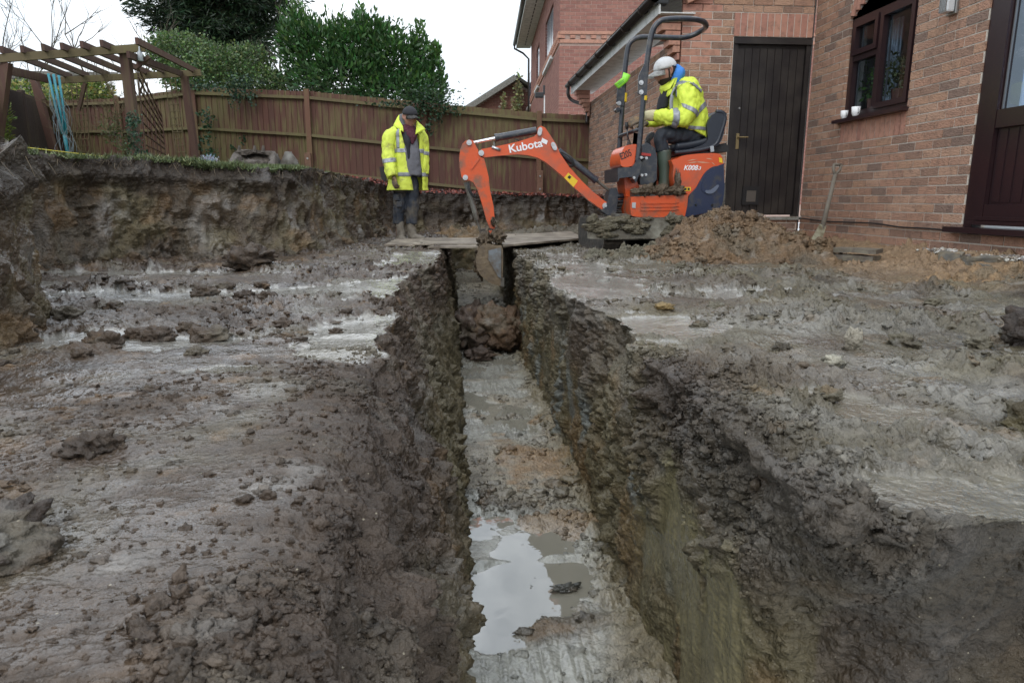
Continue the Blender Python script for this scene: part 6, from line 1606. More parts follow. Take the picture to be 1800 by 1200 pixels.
prism('cutting_edge', [(328, 1015), (346, 1015), (346, 1066), (326, 1062)], EY-.2, EY+.2, STEELM, bk, A3, .004)
V, F = lump(4, 555, .35)
for (cx, cy, sx, sz, nm) in ((318, 788, .10, .10, 'caked_soil'), (240, 815, .09, .11, 'caked_soil'), (215, 960, .07, .16, 'caked_soil'), (225, 880, .08, .09, 'caked_soil'), (290, 700, .03, .06, 'caked_soil')):
    q = A3(cx, cy, EY-.08); me = arr_mesh(nm, (V*np.array([sx, .14, sz])*.75+np.array(q)), F, {'Col': soil_col((V*.2+np.array(q)), C_BRN*1.15+C_OLV*.2, None), 'wet': np.full(len(V), .25)}); put(nm, me, bk, CLOD, True)
# swing post
sw = prism('swing_post', [(955, 540), (968, 505), (1000, 500), (1012, 530), (1005, 600), (998, 655), (965, 672), (905, 628), (930, 620), (950, 580)], EY-.09, EY+.09, STL, ex, A3, .012)
for k, (y, m_) in enumerate(((548, STL), (575, STL), (598, STEELM), (620, STL), (645, STEELM))):
    pipe('swing_hose', [A3(985, y, EY-.06+.03*k), A3(1040, y+random.uniform(-6, 6), EY-.07+.03*k), A3(1110, y-4, EY-.03)], A3.r(10 if k % 2 else 14, EY), m_, sw, 8, 4)
# undercarriage: faces the camera, dozer blade in front
TY0 = 6.2
def track(xc, lab=None):
    bm = bmesh.new(); prof = []; r = .155; y0, y1 = 6.50, 7.55
    for k in range(13): a = PI/2+PI*k/12; prof.append((y0+r*math.cos(a), .17+r*math.sin(a)))
    for k in range(13): a = -PI/2+PI*k/12; prof.append((y1+r*math.cos(a), .17+r*math.sin(a)))
    L_ = [bm.verts.new((xc-.09, y, z)) for y, z in prof]; R__ = [bm.verts.new((xc+.09, y, z)) for y, z in prof]
    bm.faces.new(L_); bm.faces.new(R__[::-1]); n = len(L_)
    for k in range(n): bm.faces.new((L_[k], L_[(k+1) % n], R__[(k+1) % n], R__[k]))
    tr = from_bm('track', bm, ex, mat('muddy_track', (.075, .065, .052), .8, noise=(12, .8, (.03, .027, .024)), bump=(30, 1, .02)))
    for k in range(n):
        (ya, za), (yb, zb) = prof[k], prof[(k+1) % n]
        m_ = max(1, int(math.hypot(yb-ya, zb-za)/.08))
        for j in range(m_):
            s = (j+.5)/m_; y, z = ya+(yb-ya)*s, za+(zb-za)*s; bm = bmesh.new(); dd = Vector((0, yb-ya, zb-za)).normalized(); bar(bm, Vector((xc-.092, y, z)), Vector((xc+.092, y, z)), .03, .03, dd); from_bm('track_lug', bm, tr, MUDM)
track(1.47); track(1.95)
bm = bmesh.new(); bx(bm, (1.42, 6.55, .12), (1.97, 7.5, .30)); from_bm('undercarriage', bm, ex, STEELM, bevel=.02)
bm = bmesh.new(); tube(bm, [Vector((1.75, 6.95, .28)), Vector((1.75, 6.95, .37))], .25, 24); from_bm('slew_ring', bm, ex, STEELM)
bl = prism('dozer_blade', [(38, 1088), (150, 1092), (300, 1086), (440, 1094), (520, 1100), (525, 1196), (440, 1200), (300, 1197), (160, 1203), (40, 1198)], TY0-.02, TY0+.03, mat('clay_covered_blade', (.27, .26, .21), .6, noise=(7, .9, (.11, .095, .07)), bump=(14, .9, .015)), ex, A4, .006, Yp=TY0)
for x in (1.45, 1.78): bm = bmesh.new(); bar(bm, (x, TY0+.03, .22), (x, 6.7, .22), .07, .09); from_bm('blade_arm', bm, bl, STEELM, bevel=.008)
for (cx, cy, s, sz) in [(random.uniform(45, 520), 1092+abs(random.gauss(0, 45)), random.uniform(.03, .13), random.uniform(.02, .07)) for _ in range(26)]+list(((70, 1160, .07, .05), (130, 1130, .05, .05), (290, 1120, .08, .07), (250, 1165, .06, .05), (340, 1100, .05, .05), (440, 1110, .06, .06), (400, 1165, .09, .06), (90, 1095, .06, .03), (200, 1090, .08, .03), (330, 1085, .1, .03), (450, 1090, .1, .04), (500, 1150, .1, .08))[:0]):
    V2, F2 = lump(3, int(cx*7+cy), .4, 1.5); q = A4(cx, cy, TY0-.03); me = arr_mesh('caked_soil', V2*np.array([s*.8, .022, sz*.8])+np.array(q), F2, {'Col': soil_col(V2*.2+np.array(q), C_GRY*.55+C_OLV*.35, None), 'wet': np.full(len(V2), .25)}); put('caked_soil', me, bl, CLOD, True)
# upper body
NY, FY = EY-.33, EY+.35          # near and far sides
body_poly = sm_poly([(492, 815), (515, 775), (560, 758), (640, 750), (705, 748), (742, 758), (755, 800), (757, 815), (752, 860), (740, 930), (730, 1000), (715, 1046)], 3)[:-3]+[(715, 1046), (640, 1070), (549, 1086), (560, 1020), (566, 962), (526, 958), (497, 930), (488, 870)]
body = prism('engine_cover', body_poly, NY, FY, ORG_, ex, A4, .022, Yp=NY)
cov = sm_poly([(756, 812), (725, 815), (695, 822), (660, 850), (635, 890), (612, 930), (590, 955)], 3)[:-2]+[(575, 968), (562, 1035), (551, 1086), (640, 1068), (738, 1046), (752, 1000), (760, 930)]
cv = prism('side_cover', cov, NY-.025, NY+.01, NAVY, ex, A4, .012, Yp=NY-.02)
prism('cover_recess', sm_poly([(655, 880), (680, 855), (715, 850), (728, 880), (725, 930), (690, 958), (650, 955), (640, 925)], 3), NY-.031, NY-.024, NAVY, cv, A4, .004, Yp=NY-.025)
prism('cover_handle', sm_poly([(660, 945), (690, 940), (722, 915), (728, 925), (700, 958), (665, 960)], 3), NY-.040, NY-.030, mat('grey_navy', (.12, .14, .19), .4), cv, A4, .003, Yp=NY-.03)
for (x, y) in ((605, 1020), (690, 1022)): pin(cv, A4(x, y, NY), NY-.03, NY-.02, .012, BLK, 'fixing')
prism('counterweight', [(742, 1044), (760, 1000), (768, 900), (775, 910), (772, 1010), (752, 1058), (640, 1086), (552, 1100), (550, 1088), (640, 1070)], NY+.04, FY-.04, STEELM, ex, A4, .01, Yp=NY)
skirt = prism('side_skirt', [(266, 978), (420, 972), (566, 966), (562, 1020), (547, 1087), (450, 1090), (300, 1084), (268, 1078), (261, 1040)], NY-.02, FY, ORGM, ex, A4, .014, Yp=NY)
for k in range(3): prism('pressed_rib', [(318, 1006+k*18), (490, 1002+k*18), (520, 1008+k*18), (490, 1014+k*18), (318, 1016+k*18)], NY-.029, NY-.018, ORGM, skirt, A4, .004, Yp=NY-.02)
prism('tie_plate', [(272, 1008), (292, 1008), (290, 1038), (272, 1036)], NY-.028, NY-.018, ZINC, skirt, A4, .002, Yp=NY-.02)
fl = prism('foot_plate', [(285, 950), (530, 950), (530, 976), (285, 982)], NY-.015, FY, STEELM, ex, A4, .006, Yp=NY)
for k in range(9):
    V2, F2 = lump(3, 700+k, .4, 1.5); q = A4(305+k*26, 948+6*math.sin(k*2.1), NY+.02); s = random.uniform(.05, .075)
    me = arr_mesh('caked_soil', V2*np.array([s, .08, .035+.012*(k % 3)])+np.array(q), F2, {'Col': soil_col(V2*.2+np.array(q), C_BRN*1.2+C_OLV*.2, None), 'wet': np.full(len(V2), .25)}); put('caked_soil', me, fl, CLOD, True)
V2, F2 = lump(3, 733, .4, 1.5); q = A4(510, 900, NY+.01); me = arr_mesh('caked_soil', V2*np.array([.035, .06, .12])+np.array(q), F2, {'Col': soil_col(V2*.2+np.array(q), C_BRN*1.4, None), 'wet': np.full(len(V2), .2)}); put('caked_soil', me, fl, CLOD, True)
# front console
prism('front_pillar', [(210, 872), (262, 872), (280, 905), (300, 950), (290, 975), (220, 978)], EY-.16, EY+.16, ORG_, ex, A4, .014)
con = prism('front_cover', sm_poly([(212, 812), (212, 760), (232, 715), (270, 703), (297, 706), (302, 740), (290, 790), (276, 812), (240, 822)], 3), EY-.26, EY+.2, ORG_, ex, A4, .016, Yp=EY-.24)
prism('console', [(298, 720), (325, 700), (365, 730), (377, 780), (374, 890), (352, 915), (290, 915), (285, 850), (300, 800)], EY-.2, EY+.18, STL, ex, A4, .012)
prism('console_red_part', [(322, 745), (372, 752), (370, 765), (320, 760)], EY-.215, EY-.19, mat('red_paint', (.4, .03, .02), .4), con, A4, .003)
cl = prism('front_clamp', [(195, 826), (270, 822), (310, 770), (322, 800), (305, 870), (290, 905), (272, 872), (205, 880), (196, 900)], EY-.30, EY+.3, STL, ex, A4, .01, Yp=EY-.28)
for (x, y) in ((322, 865), (342, 862), (345, 775), (318, 772), (280, 878)): pin(cl, A4(x, y, EY-.3), EY-.33, EY-.19, .013, ZINC, 'bolt')
a = A4(212, 775, EY-.262); b_ = A4(270, 750, EY-.262); c_ = (a+b_)/2; c_.y = EY-.262; c_.z = (A4(240, 757, EY-.262)).z; c_.x = A4(240, 757, EY-.262).x
text('E205', BLK, con, c_, (b_-a)*1.0, (0, 0, 1), .088, xs=.66, bold=.012)
a = A4(550, 830, NY-.001); b_ = A4(612, 834, NY-.001); c_ = (a+b_)/2; c_.y = NY-.001; c_.z = A4(582, 826, NY).z
text('K008', WHT, body, c_, (1, 0, 0), (0, 0, 1), .063, shear=.25, bold=.022, xs=1.0)
c2 = A4(625, 829, NY-.001); c2.y = NY-.001; text('-3', WHT, body, c2, (1, 0, 0), (0, 0, 1), .045, shear=.25, bold=.02)
sticker('service_sticker', [(543, 927), (583, 927), (582, 947), (543, 947)], NY-.001, YEL, body, A4); sticker('service_print', [(549, 931), (560, 931), (560, 943), (549, 943)], NY-.003, BLK, body, A4); sticker('service_print', [(566, 931), (577, 931), (577, 943), (566, 943)], NY-.003, BLK, body, A4)
sticker('warning_sticker', [(730, 770), (748, 776), (750, 800), (733, 796)], NY-.004, YEL, body, A4)
# scuffs on the hood: paint worn pale
SCF = mat('scraped_paint', (.55, .32, .2), .6)
for (x0, y0, x1, y1) in ((560, 802, 640, 792), (600, 795, 690, 800), (560, 790, 620, 780), (660, 775, 700, 782), (690, 795, 712, 812)):
    sticker('scuff', [(x0, y0), ((x0+x1)/2, (y0+y1)/2-4), (x1, y1), ((x0+x1)/2, (y0+y1)/2+2)], NY-.0005, SCF, body, A4, .001)
# roll bar: one continuous bent tube
YN, YF = EY-.27, EY+.30
rb = [A4(300, 800, YN), A4(312, 700, YN), A4(328, 520, YN), A4(345, 330, YN), A4(360, 210, YN), A4(370, 150, YN), A4(385, 95, YN), A4(412, 60, YN), A4(450, 44, YN), A4(540, 40, YN+.02), A4(610, 44, YN+.06), A4(652, 58, YN+.16), A4(664, 80, YN+.26), A4(640, 102, YF-.06), A4(585, 130, YF), A4(530, 140, YF), A4(440, 138, YF), A4(340, 136, YF), A4(290, 146, YF), A4(258, 175, YF), A4(245, 230, YF), A4(234, 330, YF), A4(224, 470, YF), A4(212, 640, YF), A4(202, 800, YF), A4(200, 850, YF)]
ropl = pipe('roll_bar', rb, A4.r(13.5, EY), STL, ex, 14, 4)
pipe('cross_bar', [A4(206, 660, YF), A4(308, 624, YN)], A4.r(9, EY), STL, ropl)
pipe('cross_bar', [A4(205, 662, YF), A4(212, 655, YF-.2), A4(300, 622, YN+.05)], A4.r(7, EY), STL, ropl)
hp = prism('hinge_plate', [(335, 276), (352, 282), (348, 440), (322, 446), (298, 440), (302, 345)], YN-.035, YN-.022, STL, ropl, A4, .004, Yp=YN)
for y in (378, 428): pin(hp, A4(319, y, YN-.03), YN-.05, YN-.03, A4.r(12, YN), ZINC, 'bolt')
hp = prism('hinge_plate', [(192, 405), (232, 415), (226, 500), (196, 502), (186, 480)], YF-.04, YF-.026, STL, ropl, A4, .004, Yp=YF)
pin(hp, A4(200, 488, YF-.03), YF-.07, YF-.03, A4.r(11, YF), ZINC, 'bolt'); pin(hp, A4(193, 523, YF-.03), YF-.08, YF, A4.r(12, YF), STL, 'knob')
def ring_sticker(x0, y0, x1, y1, Y, m=YEL):
    bm = bmesh.new(); tube(bm, [A4(x0, y0, Y), A4(x1, y1, Y)], A4.r(14.2, EY), 14, False); from_bm('sticker', bm, ropl, m, True)
ring_sticker(234, 432, 231, 478, YF); ring_sticker(339, 446, 337, 470, YN)
tg = thing('hire_tag', A4(225, 365, YF-.05), 'bright green plastic tag tied round the far leg of the roll bar', 'tag')
LIME = mat('lime_plastic', (.28, .72, .05), .4)
bm = bmesh.new(); c0 = [A4(178, 385, YF-.06), A4(228, 345, YF-.07), A4(248, 372, YF-.06), A4(202, 410, YF-.04)]; c1 = [A4(228, 322, YF-.03), A4(266, 338, YF-.02), A4(248, 374, YF-.05), A4(222, 350, YF-.06)]
for c_ in (c0, c1): bm.faces.new([bm.verts.new(v) for v in c_])
bmesh.ops.subdivide_edges(bm, edges=bm.edges[:], cuts=4, use_grid_fill=True)
for v in bm.verts: v.co.y += .012*math.sin(v.co.x*60)*math.cos(v.co.z*40)
bmesh.ops.solidify(bm, geom=bm.faces[:], thickness=.002); from_bm('tag_sheet', bm, tg, LIME, True)
for k in range(2): bm = bmesh.new(); a = A4(196, 386+k*9, YF-.064); b_ = A4(230, 360+k*9, YF-.072); bar(bm, a, b_, .001, .004); from_bm('print_line', bm, tg, mat('green_print', (.05, .2, .05), .5))
tg = thing('hanging_paper', A4(290, 675, YN), 'small white paper label hanging from the roll bar crosspiece', 'label')
bm = bmesh.new(); bm.faces.new([bm.verts.new(A4(x, y, YN+.04)) for x, y in ((282, 640), (308, 645), (303, 712), (275, 706))]); bmesh.ops.solidify(bm, geom=bm.faces[:], thickness=.001); from_bm('paper', bm, tg, WHT)
# levers
for (x0, y0, x1, y1, Y, m_) in ((253, 680, 247, 620, EY-.1, STL), (247, 620, 243, 585, EY-.1, RUBB), (320, 715, 318, 660, EY+.02, STL), (318, 660, 322, 640, EY+.02, RUBB), (340, 715, 348, 670, EY-.12, STL)):
    pipe('lever', [A4(x0, y0, Y), A4(x1, y1, Y)], A4.r(8 if m_ is RUBB else 4.5, EY), m_, ex)
for k in range(4): bm = bmesh.new(); a = A4(256, 712-k*9, EY-.1); tube(bm, [a, a+Vector((0, 0, .012))], [A4.r(17-3*k, EY), A4.r(12-2*k, EY)], 12); from_bm('lever_gaiter', bm, ex, RUBB)
# seat: pan, cushion, curved back with rolled rim
SY0, SY1 = EY-.21, EY+.21
def seat_part(name, path, half, th, m, par):
    """curved padded strip: path of (x,y) crop points seen from the side"""
    pts_ = [A4(x, y, EY) for x, y in path]; bm = bmesh.new(); rows_ = []
    P_ = [Vector(v) for v in spline(pts_, 5)]; n = len(P_)
    for i, p in enumerate(P_):
        d = (P_[min(i+1, n-1)]-P_[max(i-1, 0)]).normalized(); nn = Vector((d.z, 0, -d.x)); r = []
        hw_ = half*(1-.25*(i/(n-1))**3); m_ = 14
        for k in range(m_): 
            a = 2*PI*k/m_; cx = math.cos(a); sx = math.sin(a)
            u = math.copysign(abs(cx)**.6, cx)*hw_; v = math.copysign(abs(sx)**.8, sx)*th
            dish = .035*(abs(u)/hw_)**3
            r.append(bm.verts.new(p+Vector((0, u, 0))+nn*(v-dish)))
        rows_.append(r)
    for a, b_ in zip(rows_, rows_[1:]):
        for k in range(len(a)): bm.faces.new((a[k], a[(k+1) % len(a)], b_[(k+1) % len(a)], b_[k]))
    bm.faces.new(rows_[0]); bm.faces.new(rows_[-1][::-1]); return from_bm(name, bm, par, m, True)
seat = seat_part('seat', [(480, 735), (540, 728), (600, 716), (660, 695), (698, 655), (714, 610), (726, 565), (735, 542)], .205, .055, SEATM, ex)
for (sY) in (SY0-.01, SY1+.01):
    pipe('seat_rim', [A4(500, 745, sY), A4(580, 738, sY), A4(660, 725, sY), A4(715, 700, sY), A4(742, 640, sY), A4(762, 570, sY), A4(752, 535, sY), A4(715, 530, sY+.0)], A4.r(11, EY), SEATM, seat, 8, 4)
for sY in (SY0-.005, SY1+.005):
    prism('seat_side', sm_poly([(490, 742), (560, 730), (636, 708), (668, 680), (668, 640), (664, 598), (690, 550), (738, 530), (762, 558), (758, 620), (742, 680), (715, 712), (660, 728), (580, 746)], 2), sY-.02, sY+.02, SEATM, seat, A4, .006, Yp=sY)
prism('seat_base', [(485, 745), (690, 722), (735, 700), (750, 722), (750, 746), (600, 752), (500, 772)], EY-.16, EY+.16, RUBB, ex, A4, .01)
prism('seat_bellows', [(490, 752), (660, 745), (640, 758), (560, 765), (510, 785)], EY-.2, EY+.2, RUBB, ex, A4, .006)
prism('belt_buckle', [(683, 712), (702, 710), (704, 740), (686, 742)], SY0-.04, SY0-.02, ZINC, ex, A4, .004)

# ================================================================== PEOPLE
SKIN = mat('skin', (.40, .20, .145), .5, noise=(25, .4, (.32, .14, .10))); SKIN2 = mat('skin_operator', (.36, .185, .13), .5, noise=(25, .4, (.28, .12, .09)))
HIVIS = mat('hi_vis_yellow', (.64, .76, .07), .65, bump=(25, .35, .01)); HIVISD = mat('hi_vis_yellow_muddy', (.60, .69, .075), .65, noise=(9, .28, (.26, .25, .06)), bump=(25, .35, .01))
TAPE = mat('reflective_tape', (.26, .27, .29), .4, metal=.2); TROU = mat('muddy_work_trousers', (.020, .025, .034), .75, noise=(6, .3, (.08, .07, .055)), bump=(30, .5, .01))
TROU2 = mat('muddy_blue_trousers', (.022, .028, .040), .7, noise=(7, .45, (.09, .078, .06)), bump=(30, .5, .01))
BOOTM = mat('mud_covered_boot', (.17, .15, .12), .8, noise=(9, .4, (.09, .075, .06)), bump=(30, .6, .01)); WELLY = mat('green_rubber_boot', (.055, .075, .055), .35, noise=(8, .35, (.09, .085, .06)))
GLOVE = mat('tan_leather_glove', (.24, .15, .07), .8, noise=(20, .8, (.1, .08, .06))); GLOVEC = mat('cream_glove_cuff', (.55, .50, .30), .8)
CAPW = mat('white_cap_cloth', (.62, .62, .61), .8, noise=(14, .4, (.45, .44, .42))); CAPB = mat('black_cap_cloth', (.018, .018, .022), .8); CAPP = mat('dusty_peak', (.10, .095, .09), .8)
HAIR = mat('dark_hair', (.022, .014, .010), .8, bump=(90, .6, .004)); GREYH = mat('grey_hair', (.2, .19, .18), .8); HOODB = mat('blue_hood', (.05, .22, .62), .8, bump=(20, .4, .01)); HOODG = mat('grey_hoodie', (.13, .13, .145), .85, bump=(18, .5, .01), noise=(8, .4, (.12, .12, .13))); SCARF = mat('maroon_scarf', (.065, .012, .024), .85, bump=(25, .6, .01)); INNER = mat('black_fleece', (.015, .017, .022), .85)
EYE = mat('eye', (.02, .015, .012), .2)
def loft(bm, rings, n=28, per=6, cap=True, gap=None):
    """rings: (centre, halfwidth, halfdepth, axisW, axisD[, gap0, gap1]) -> interpolated closed or open shell"""
    A_ = [np.concatenate([np.array(r[0]), [r[1], r[2]], np.array(r[3]), np.array(r[4]), list(r[5:7]) if len(r) > 5 else [0, 0]]) for r in rings]
    S = spline(A_, per); rows_ = []
    for s in S:
        c_, a, b_ = s[:3], s[3], s[4]; u = s[5:8]/np.linalg.norm(s[5:8]); v = s[8:11]/np.linalg.norm(s[8:11]); g0, g1 = s[11], s[12]
        r = []
        for k in range(n+(1 if gap else 0)):
            t = 2*PI*k/n if not gap else g1+(2*PI-(g1-g0))*k/n
            ct, st = math.cos(t), math.sin(t)
            ct = math.copysign(abs(ct)**.86, ct); st = math.copysign(abs(st)**.86, st)
            r.append(bm.verts.new(c_+u*a*ct+v*b_*st))
        rows_.append(r)
    m_ = n if not gap else n
    for r0, r1 in zip(rows_, rows_[1:]):
        for k in range(m_):
            k2 = (k+1) % n if not gap else k+1
            bm.faces.new((r0[k], r0[k2], r1[k2], r1[k]))
    if cap and not gap: bm.faces.new(rows_[0][::-1]); bm.faces.new(rows_[-1])
    return rows_
def fuse(name, bm, voxel, parent, m, smooth_it=2, folds=0, fs=12):
    me = bpy.data.meshes.new('tmp'); bmesh.ops.recalc_face_normals(bm, faces=bm.faces[:]); bm.to_mesh(me); bm.free()
    o = bpy.data.objects.new('tmp', me); COL.objects.link(o)
    md = o.modifiers.new('r', 'REMESH'); md.mode = 'VOXEL'; md.voxel_size = voxel
    if smooth_it: s = o.modifiers.new('s', 'SMOOTH'); s.iterations = smooth_it; s.factor = .5
    dg = bpy.context.evaluated_depsgraph_get(); m2 = bpy.data.meshes.new_from_object(o.evaluated_get(dg)); bpy.data.objects.remove(o)
    if folds:
        n = len(m2.vertices); co = np.empty(n*3, np.float32); m2.vertices.foreach_get('co', co); co = co.reshape(-1, 3); no = np.empty(n*3, np.float32); m2.vertices.foreach_get('normal', no); no = no.reshape(-1, 3)
        q = co*np.array([1, 1, .55]); co = co+no*(folds*(billow(q, fs, 2, 5)+.5*perlin(q, fs*2.2, 8)))[:, None]; m2.vertices.foreach_set('co', co.astype(np.float32).ravel())
    m2.materials.clear(); m2.name = name; return put(name, m2, parent, m, True)
def shell(name, src, test, grow, m, parent, planes):
    """a thin layer lying on part of a garment, cut cleanly by planes [(point, normal)] keeping the positive side"""
    bm = bmesh.new(); bm.from_mesh(src.data)
    for (p, n_) in planes:
        bmesh.ops.bisect_plane(bm, geom=bm.verts[:]+bm.edges[:]+bm.faces[:], plane_co=Vector(p), plane_no=Vector(n_), clear_inner=True, clear_outer=False)
    if test: bmesh.ops.delete(bm, geom=[f for f in bm.faces if not test(f.calc_center_median(), f.normal)], context='FACES')
    bm.normal_update()
    for v in bm.verts: v.co += v.normal*grow
    bmesh.ops.solidify(bm, geom=bm.faces[:], thickness=.002)
    me = bpy.data.meshes.new(name); bm.to_mesh(me); bm.free(); return put(name, me, parent, m, True)
def limb(bm, pts, n=16, per=6):
    P_ = [Vector(p) for p, r in pts]; r_ = [r for p, r in pts]
    S = spline([(*p, r) for p, r in zip(P_, r_)], per); tube(bm, [Vector(s[:3]) for s in S], [float(s[3]) for s in S], n)
def head_bm(bm, M, s=1.0):
    n1, n2 = 40, 32; rows_ = []
    for i in range(n2+1):
        ph = PI*i/n2; r = []
        for k in range(n1):
            th = 2*PI*k/n1; x = math.sin(ph)*math.cos(th); y = math.sin(ph)*math.sin(th); z = math.cos(ph)
            X, Y, Z = x*.076, y*.096, z*.118
            if Z < 0: t = (-Z/.118); X *= 1-.30*t**1.4; Y = Y*(1-.16*t**1.5)+.006*t
            if y > 0:
                g = lambda cx, cz, wx, wz: math.exp(-((X-cx)/wx)**2-((Z-cz)/wz)**2)
                Y += .024*g(0, -.022, .012, .020)+.012*g(0, .002, .009, .022)+.007*g(0, .034, .045, .011)-.011*g(.031, .012, .016, .012)-.011*g(-.031, .012, .016, .012)
                Y += .007*g(0, -.060, .022, .007)-.004*g(0, -.052, .02, .003)+.004*g(0, -.071, .018, .006)+.009*g(0, -.096, .02, .014)+.006*g(.045, -.015, .02, .02)+.006*g(-.045, -.015, .02, .02)
            r.append(bm.verts.new(M @ Vector((X*s, Y*s, Z*s))))
        rows_.append(r)
    for a, b_ in zip(rows_, rows_[1:]):
        for k in range(n1): bm.faces.new((a[k], b_[k], b_[(k+1) % n1], a[(k+1) % n1]))
    bmesh.ops.remove_doubles(bm, verts=bm.verts[:], dist=1e-6)
    for sx in (-1, 1):
        pts_ = [(Vector((sx*.074, -.008, .028)), .006), (Vector((sx*.084, -.016, .030)), .010), (Vector((sx*.087, -.018, .008)), .010), (Vector((sx*.080, -.010, -.016)), .008), (Vector((sx*.074, -.006, -.024)), .005)]
        limb(bm, [(M @ (p*s), r*s) for p, r in pts_], 8, 3)
def orient(c_, fwd, up=(0, 0, 1)):
    y = Vector(fwd).normalized(); x = y.cross(Vector(up)).normalized(); z = x.cross(y).normalized(); M = Matrix((x, y, z)).transposed().to_4x4(); return Matrix.Translation(Vector(c_)) @ M
def cap_parts(parent, M, s, crown, peak, tilt=0, stud=True):
    bm = bmesh.new(); n1 = 36; rows_ = []
    for i in range(9):
        ph = (PI*.53)*i/8; r = []
        for k in range(n1):
            th = 2*PI*k/n1; X = math.sin(ph)*math.cos(th)*.086; Y = math.sin(ph)*math.sin(th)*.104-.004; Z = .042+max(math.cos(ph), -.1)*.090
            r.append(bm.verts.new(M @ Vector((X*s, Y*s, Z*s))))
        rows_.append(r)
    for a, b_ in zip(rows_, rows_[1:]):
        for k in range(n1): bm.faces.new((a[k], b_[k], b_[(k+1) % n1], a[(k+1) % n1]))
    bmesh.ops.remove_doubles(bm, verts=bm.verts[:], dist=1e-6); bmesh.ops.solidify(bm, geom=bm.faces[:], thickness=-.003)
    cp = from_bm('cap', bm, parent, crown, True)
    bm = bmesh.new(); g = []
    for j in range(5):
        row = []
        for k in range(13):
            th = R(28+124*k/12); r0 = 1.0+.0*j; ex_ = j/4; out_ = .098*math.sin(R(180*k/12))**.5*ex_
            X = math.cos(th)*.087*(1-.02*ex_); Y = math.sin(th)*.100+out_*.92; Z = .040-.030*ex_-.010*(abs(math.cos(th)))*1.5*(1+ex_)
            row.append(bm.verts.new(M @ Vector((X*s, Y*s, Z*s))))
        g.append(row)
    for a, b_ in zip(g, g[1:]):
        for k in range(12): bm.faces.new((a[k], a[k+1], b_[k+1], b_[k]))
    bmesh.ops.solidify(bm, geom=bm.faces[:], thickness=.004); from_bm('cap_peak', bm, cp, peak, True)
    for sx in (-1, 1):
        bm = bmesh.new(); bmesh.ops.create_uvsphere(bm, u_segments=10, v_segments=8, radius=.0105*s, matrix=M @ Matrix.Translation(Vector((sx*.031, .074, .010))*s)); from_bm('eye', bm, parent, EYE, True)
    return cp
def hand(name, parent, M, m, s=1.0, curl=.5, side=1):
    """M: wrist frame, +y along the fingers, +z back of the hand, +x towards the thumb when side=1"""
    bm = bmesh.new()
    limb(bm, [(M @ Vector((0, -.02, 0))*1, .024*s), (M @ Vector((0, .02*s, 0)), .028*s)], 12, 2)
    for k in range(4):
        x = side*(.030-.020*k)*s; L_ = (.075, .082, .078, .062)[k]*s; a = curl*(1+.08*k); p = Vector((x, .075*s, 0)); pts_ = [(M @ Vector((x*.7, .01, 0)), .014*s), (M @ p, .0125*s)]; ang = 0
        for j in range(3):
            ang -= a; p = p+Vector((0, math.cos(ang), math.sin(ang)))*L_*(.42, .32, .26)[j]; pts_.append((M @ p, (.0105-.001*j)*s))
        limb(bm, pts_, 8, 3)
    limb(bm, [(M @ Vector((side*.018*s, .012*s, -.004)), .015*s), (M @ Vector((side*.045*s, .040*s, -.014*s)), .013*s), (M @ Vector((side*.052*s, .066*s, -.030*s)), .011*s), (M @ Vector((side*.044*s, .086*s, -.044*s)), .009*s)], 8, 3)
    return fuse(name, bm, .0045, parent, m, 1)
# ---------------- standing man
YS = 8.72
A6 = Crop(640, 160, 4.2875)
def S(x, y, dy=0): return A6(x, y, YS+dy)
sr = lambda v: A6.r(v, YS)
man = thing('person', (S(320, 1130).x, YS, 0), 'man in muddy yellow hi-vis coat and black cap standing on a board by the trench', 'person')
fwd = Vector((.48, -.86, -.14)); MH = orient(S(345, 203, -.03), fwd)
W = (Vector((.93, -.0, 0))+Vector((0, .28, 0))).normalized(); D = Vector((.28, -.93, 0)).normalized()
bm = bmesh.new(); head_bm(bm, MH, .98)
limb(bm, [(S(330, 230, .04), .055), (S(322, 300, .05), .06), (S(315, 330, .05), .09)], 14)
Rg = lambda x, y, a, b_, dy=0: (S(x, y, dy), sr(a), b_, W, D)
loft(bm, [Rg(312, 300, 70, .09, .05), Rg(308, 350, 125, .11, .05), Rg(308, 450, 120, .12, .04), Rg(312, 600, 85, .09, .04), Rg(314, 700, 75, .08, .04)], 20, 4)
for (hx, kx, fx, d) in ((280, 268, 262, .02), (348, 362, 358, -.02)): limb(bm, [(S(hx, 700, d), .07), (S(kx, 860, d), .05), (S(fx, 1000, d), .042), (S(fx+6, 1090, d), .038)], 12)
fuse('body', bm, .0065, man, SKIN, 1)
# trousers
bm = bmesh.new()
limb(bm, [(S(280, 690, .03), sr(52)), (S(272, 780, .02), sr(52)), (S(268, 860, .0), sr(50)), (S(262, 930, .01), sr(44)), (S(262, 1000, .01), sr(42))], 18)
limb(bm, [(S(350, 690, 0), sr(54)), (S(362, 780, -.01), sr(52)), (S(362, 870, -.02), sr(48)), (S(358, 940, -.02), sr(44)), (S(358, 1000, -.02), sr(42))], 18)
loft(bm, [Rg(312, 620, 85, .12), Rg(312, 700, 98, .13), Rg(314, 760, 92, .11)], 20, 4)
tr_ = fuse('trousers', bm, .009, man, TROU2, 2, .009, 9)
for (x, y) in ((232, 800), (250, 850)): 
    bm = bmesh.new(); a = S(x+15, y, -.09); bx(bm, a-Vector((.035, .012, .04)), a+Vector((.035, .012, .03))); from_bm('pocket', bm, tr_, TROU2, bevel=.008)
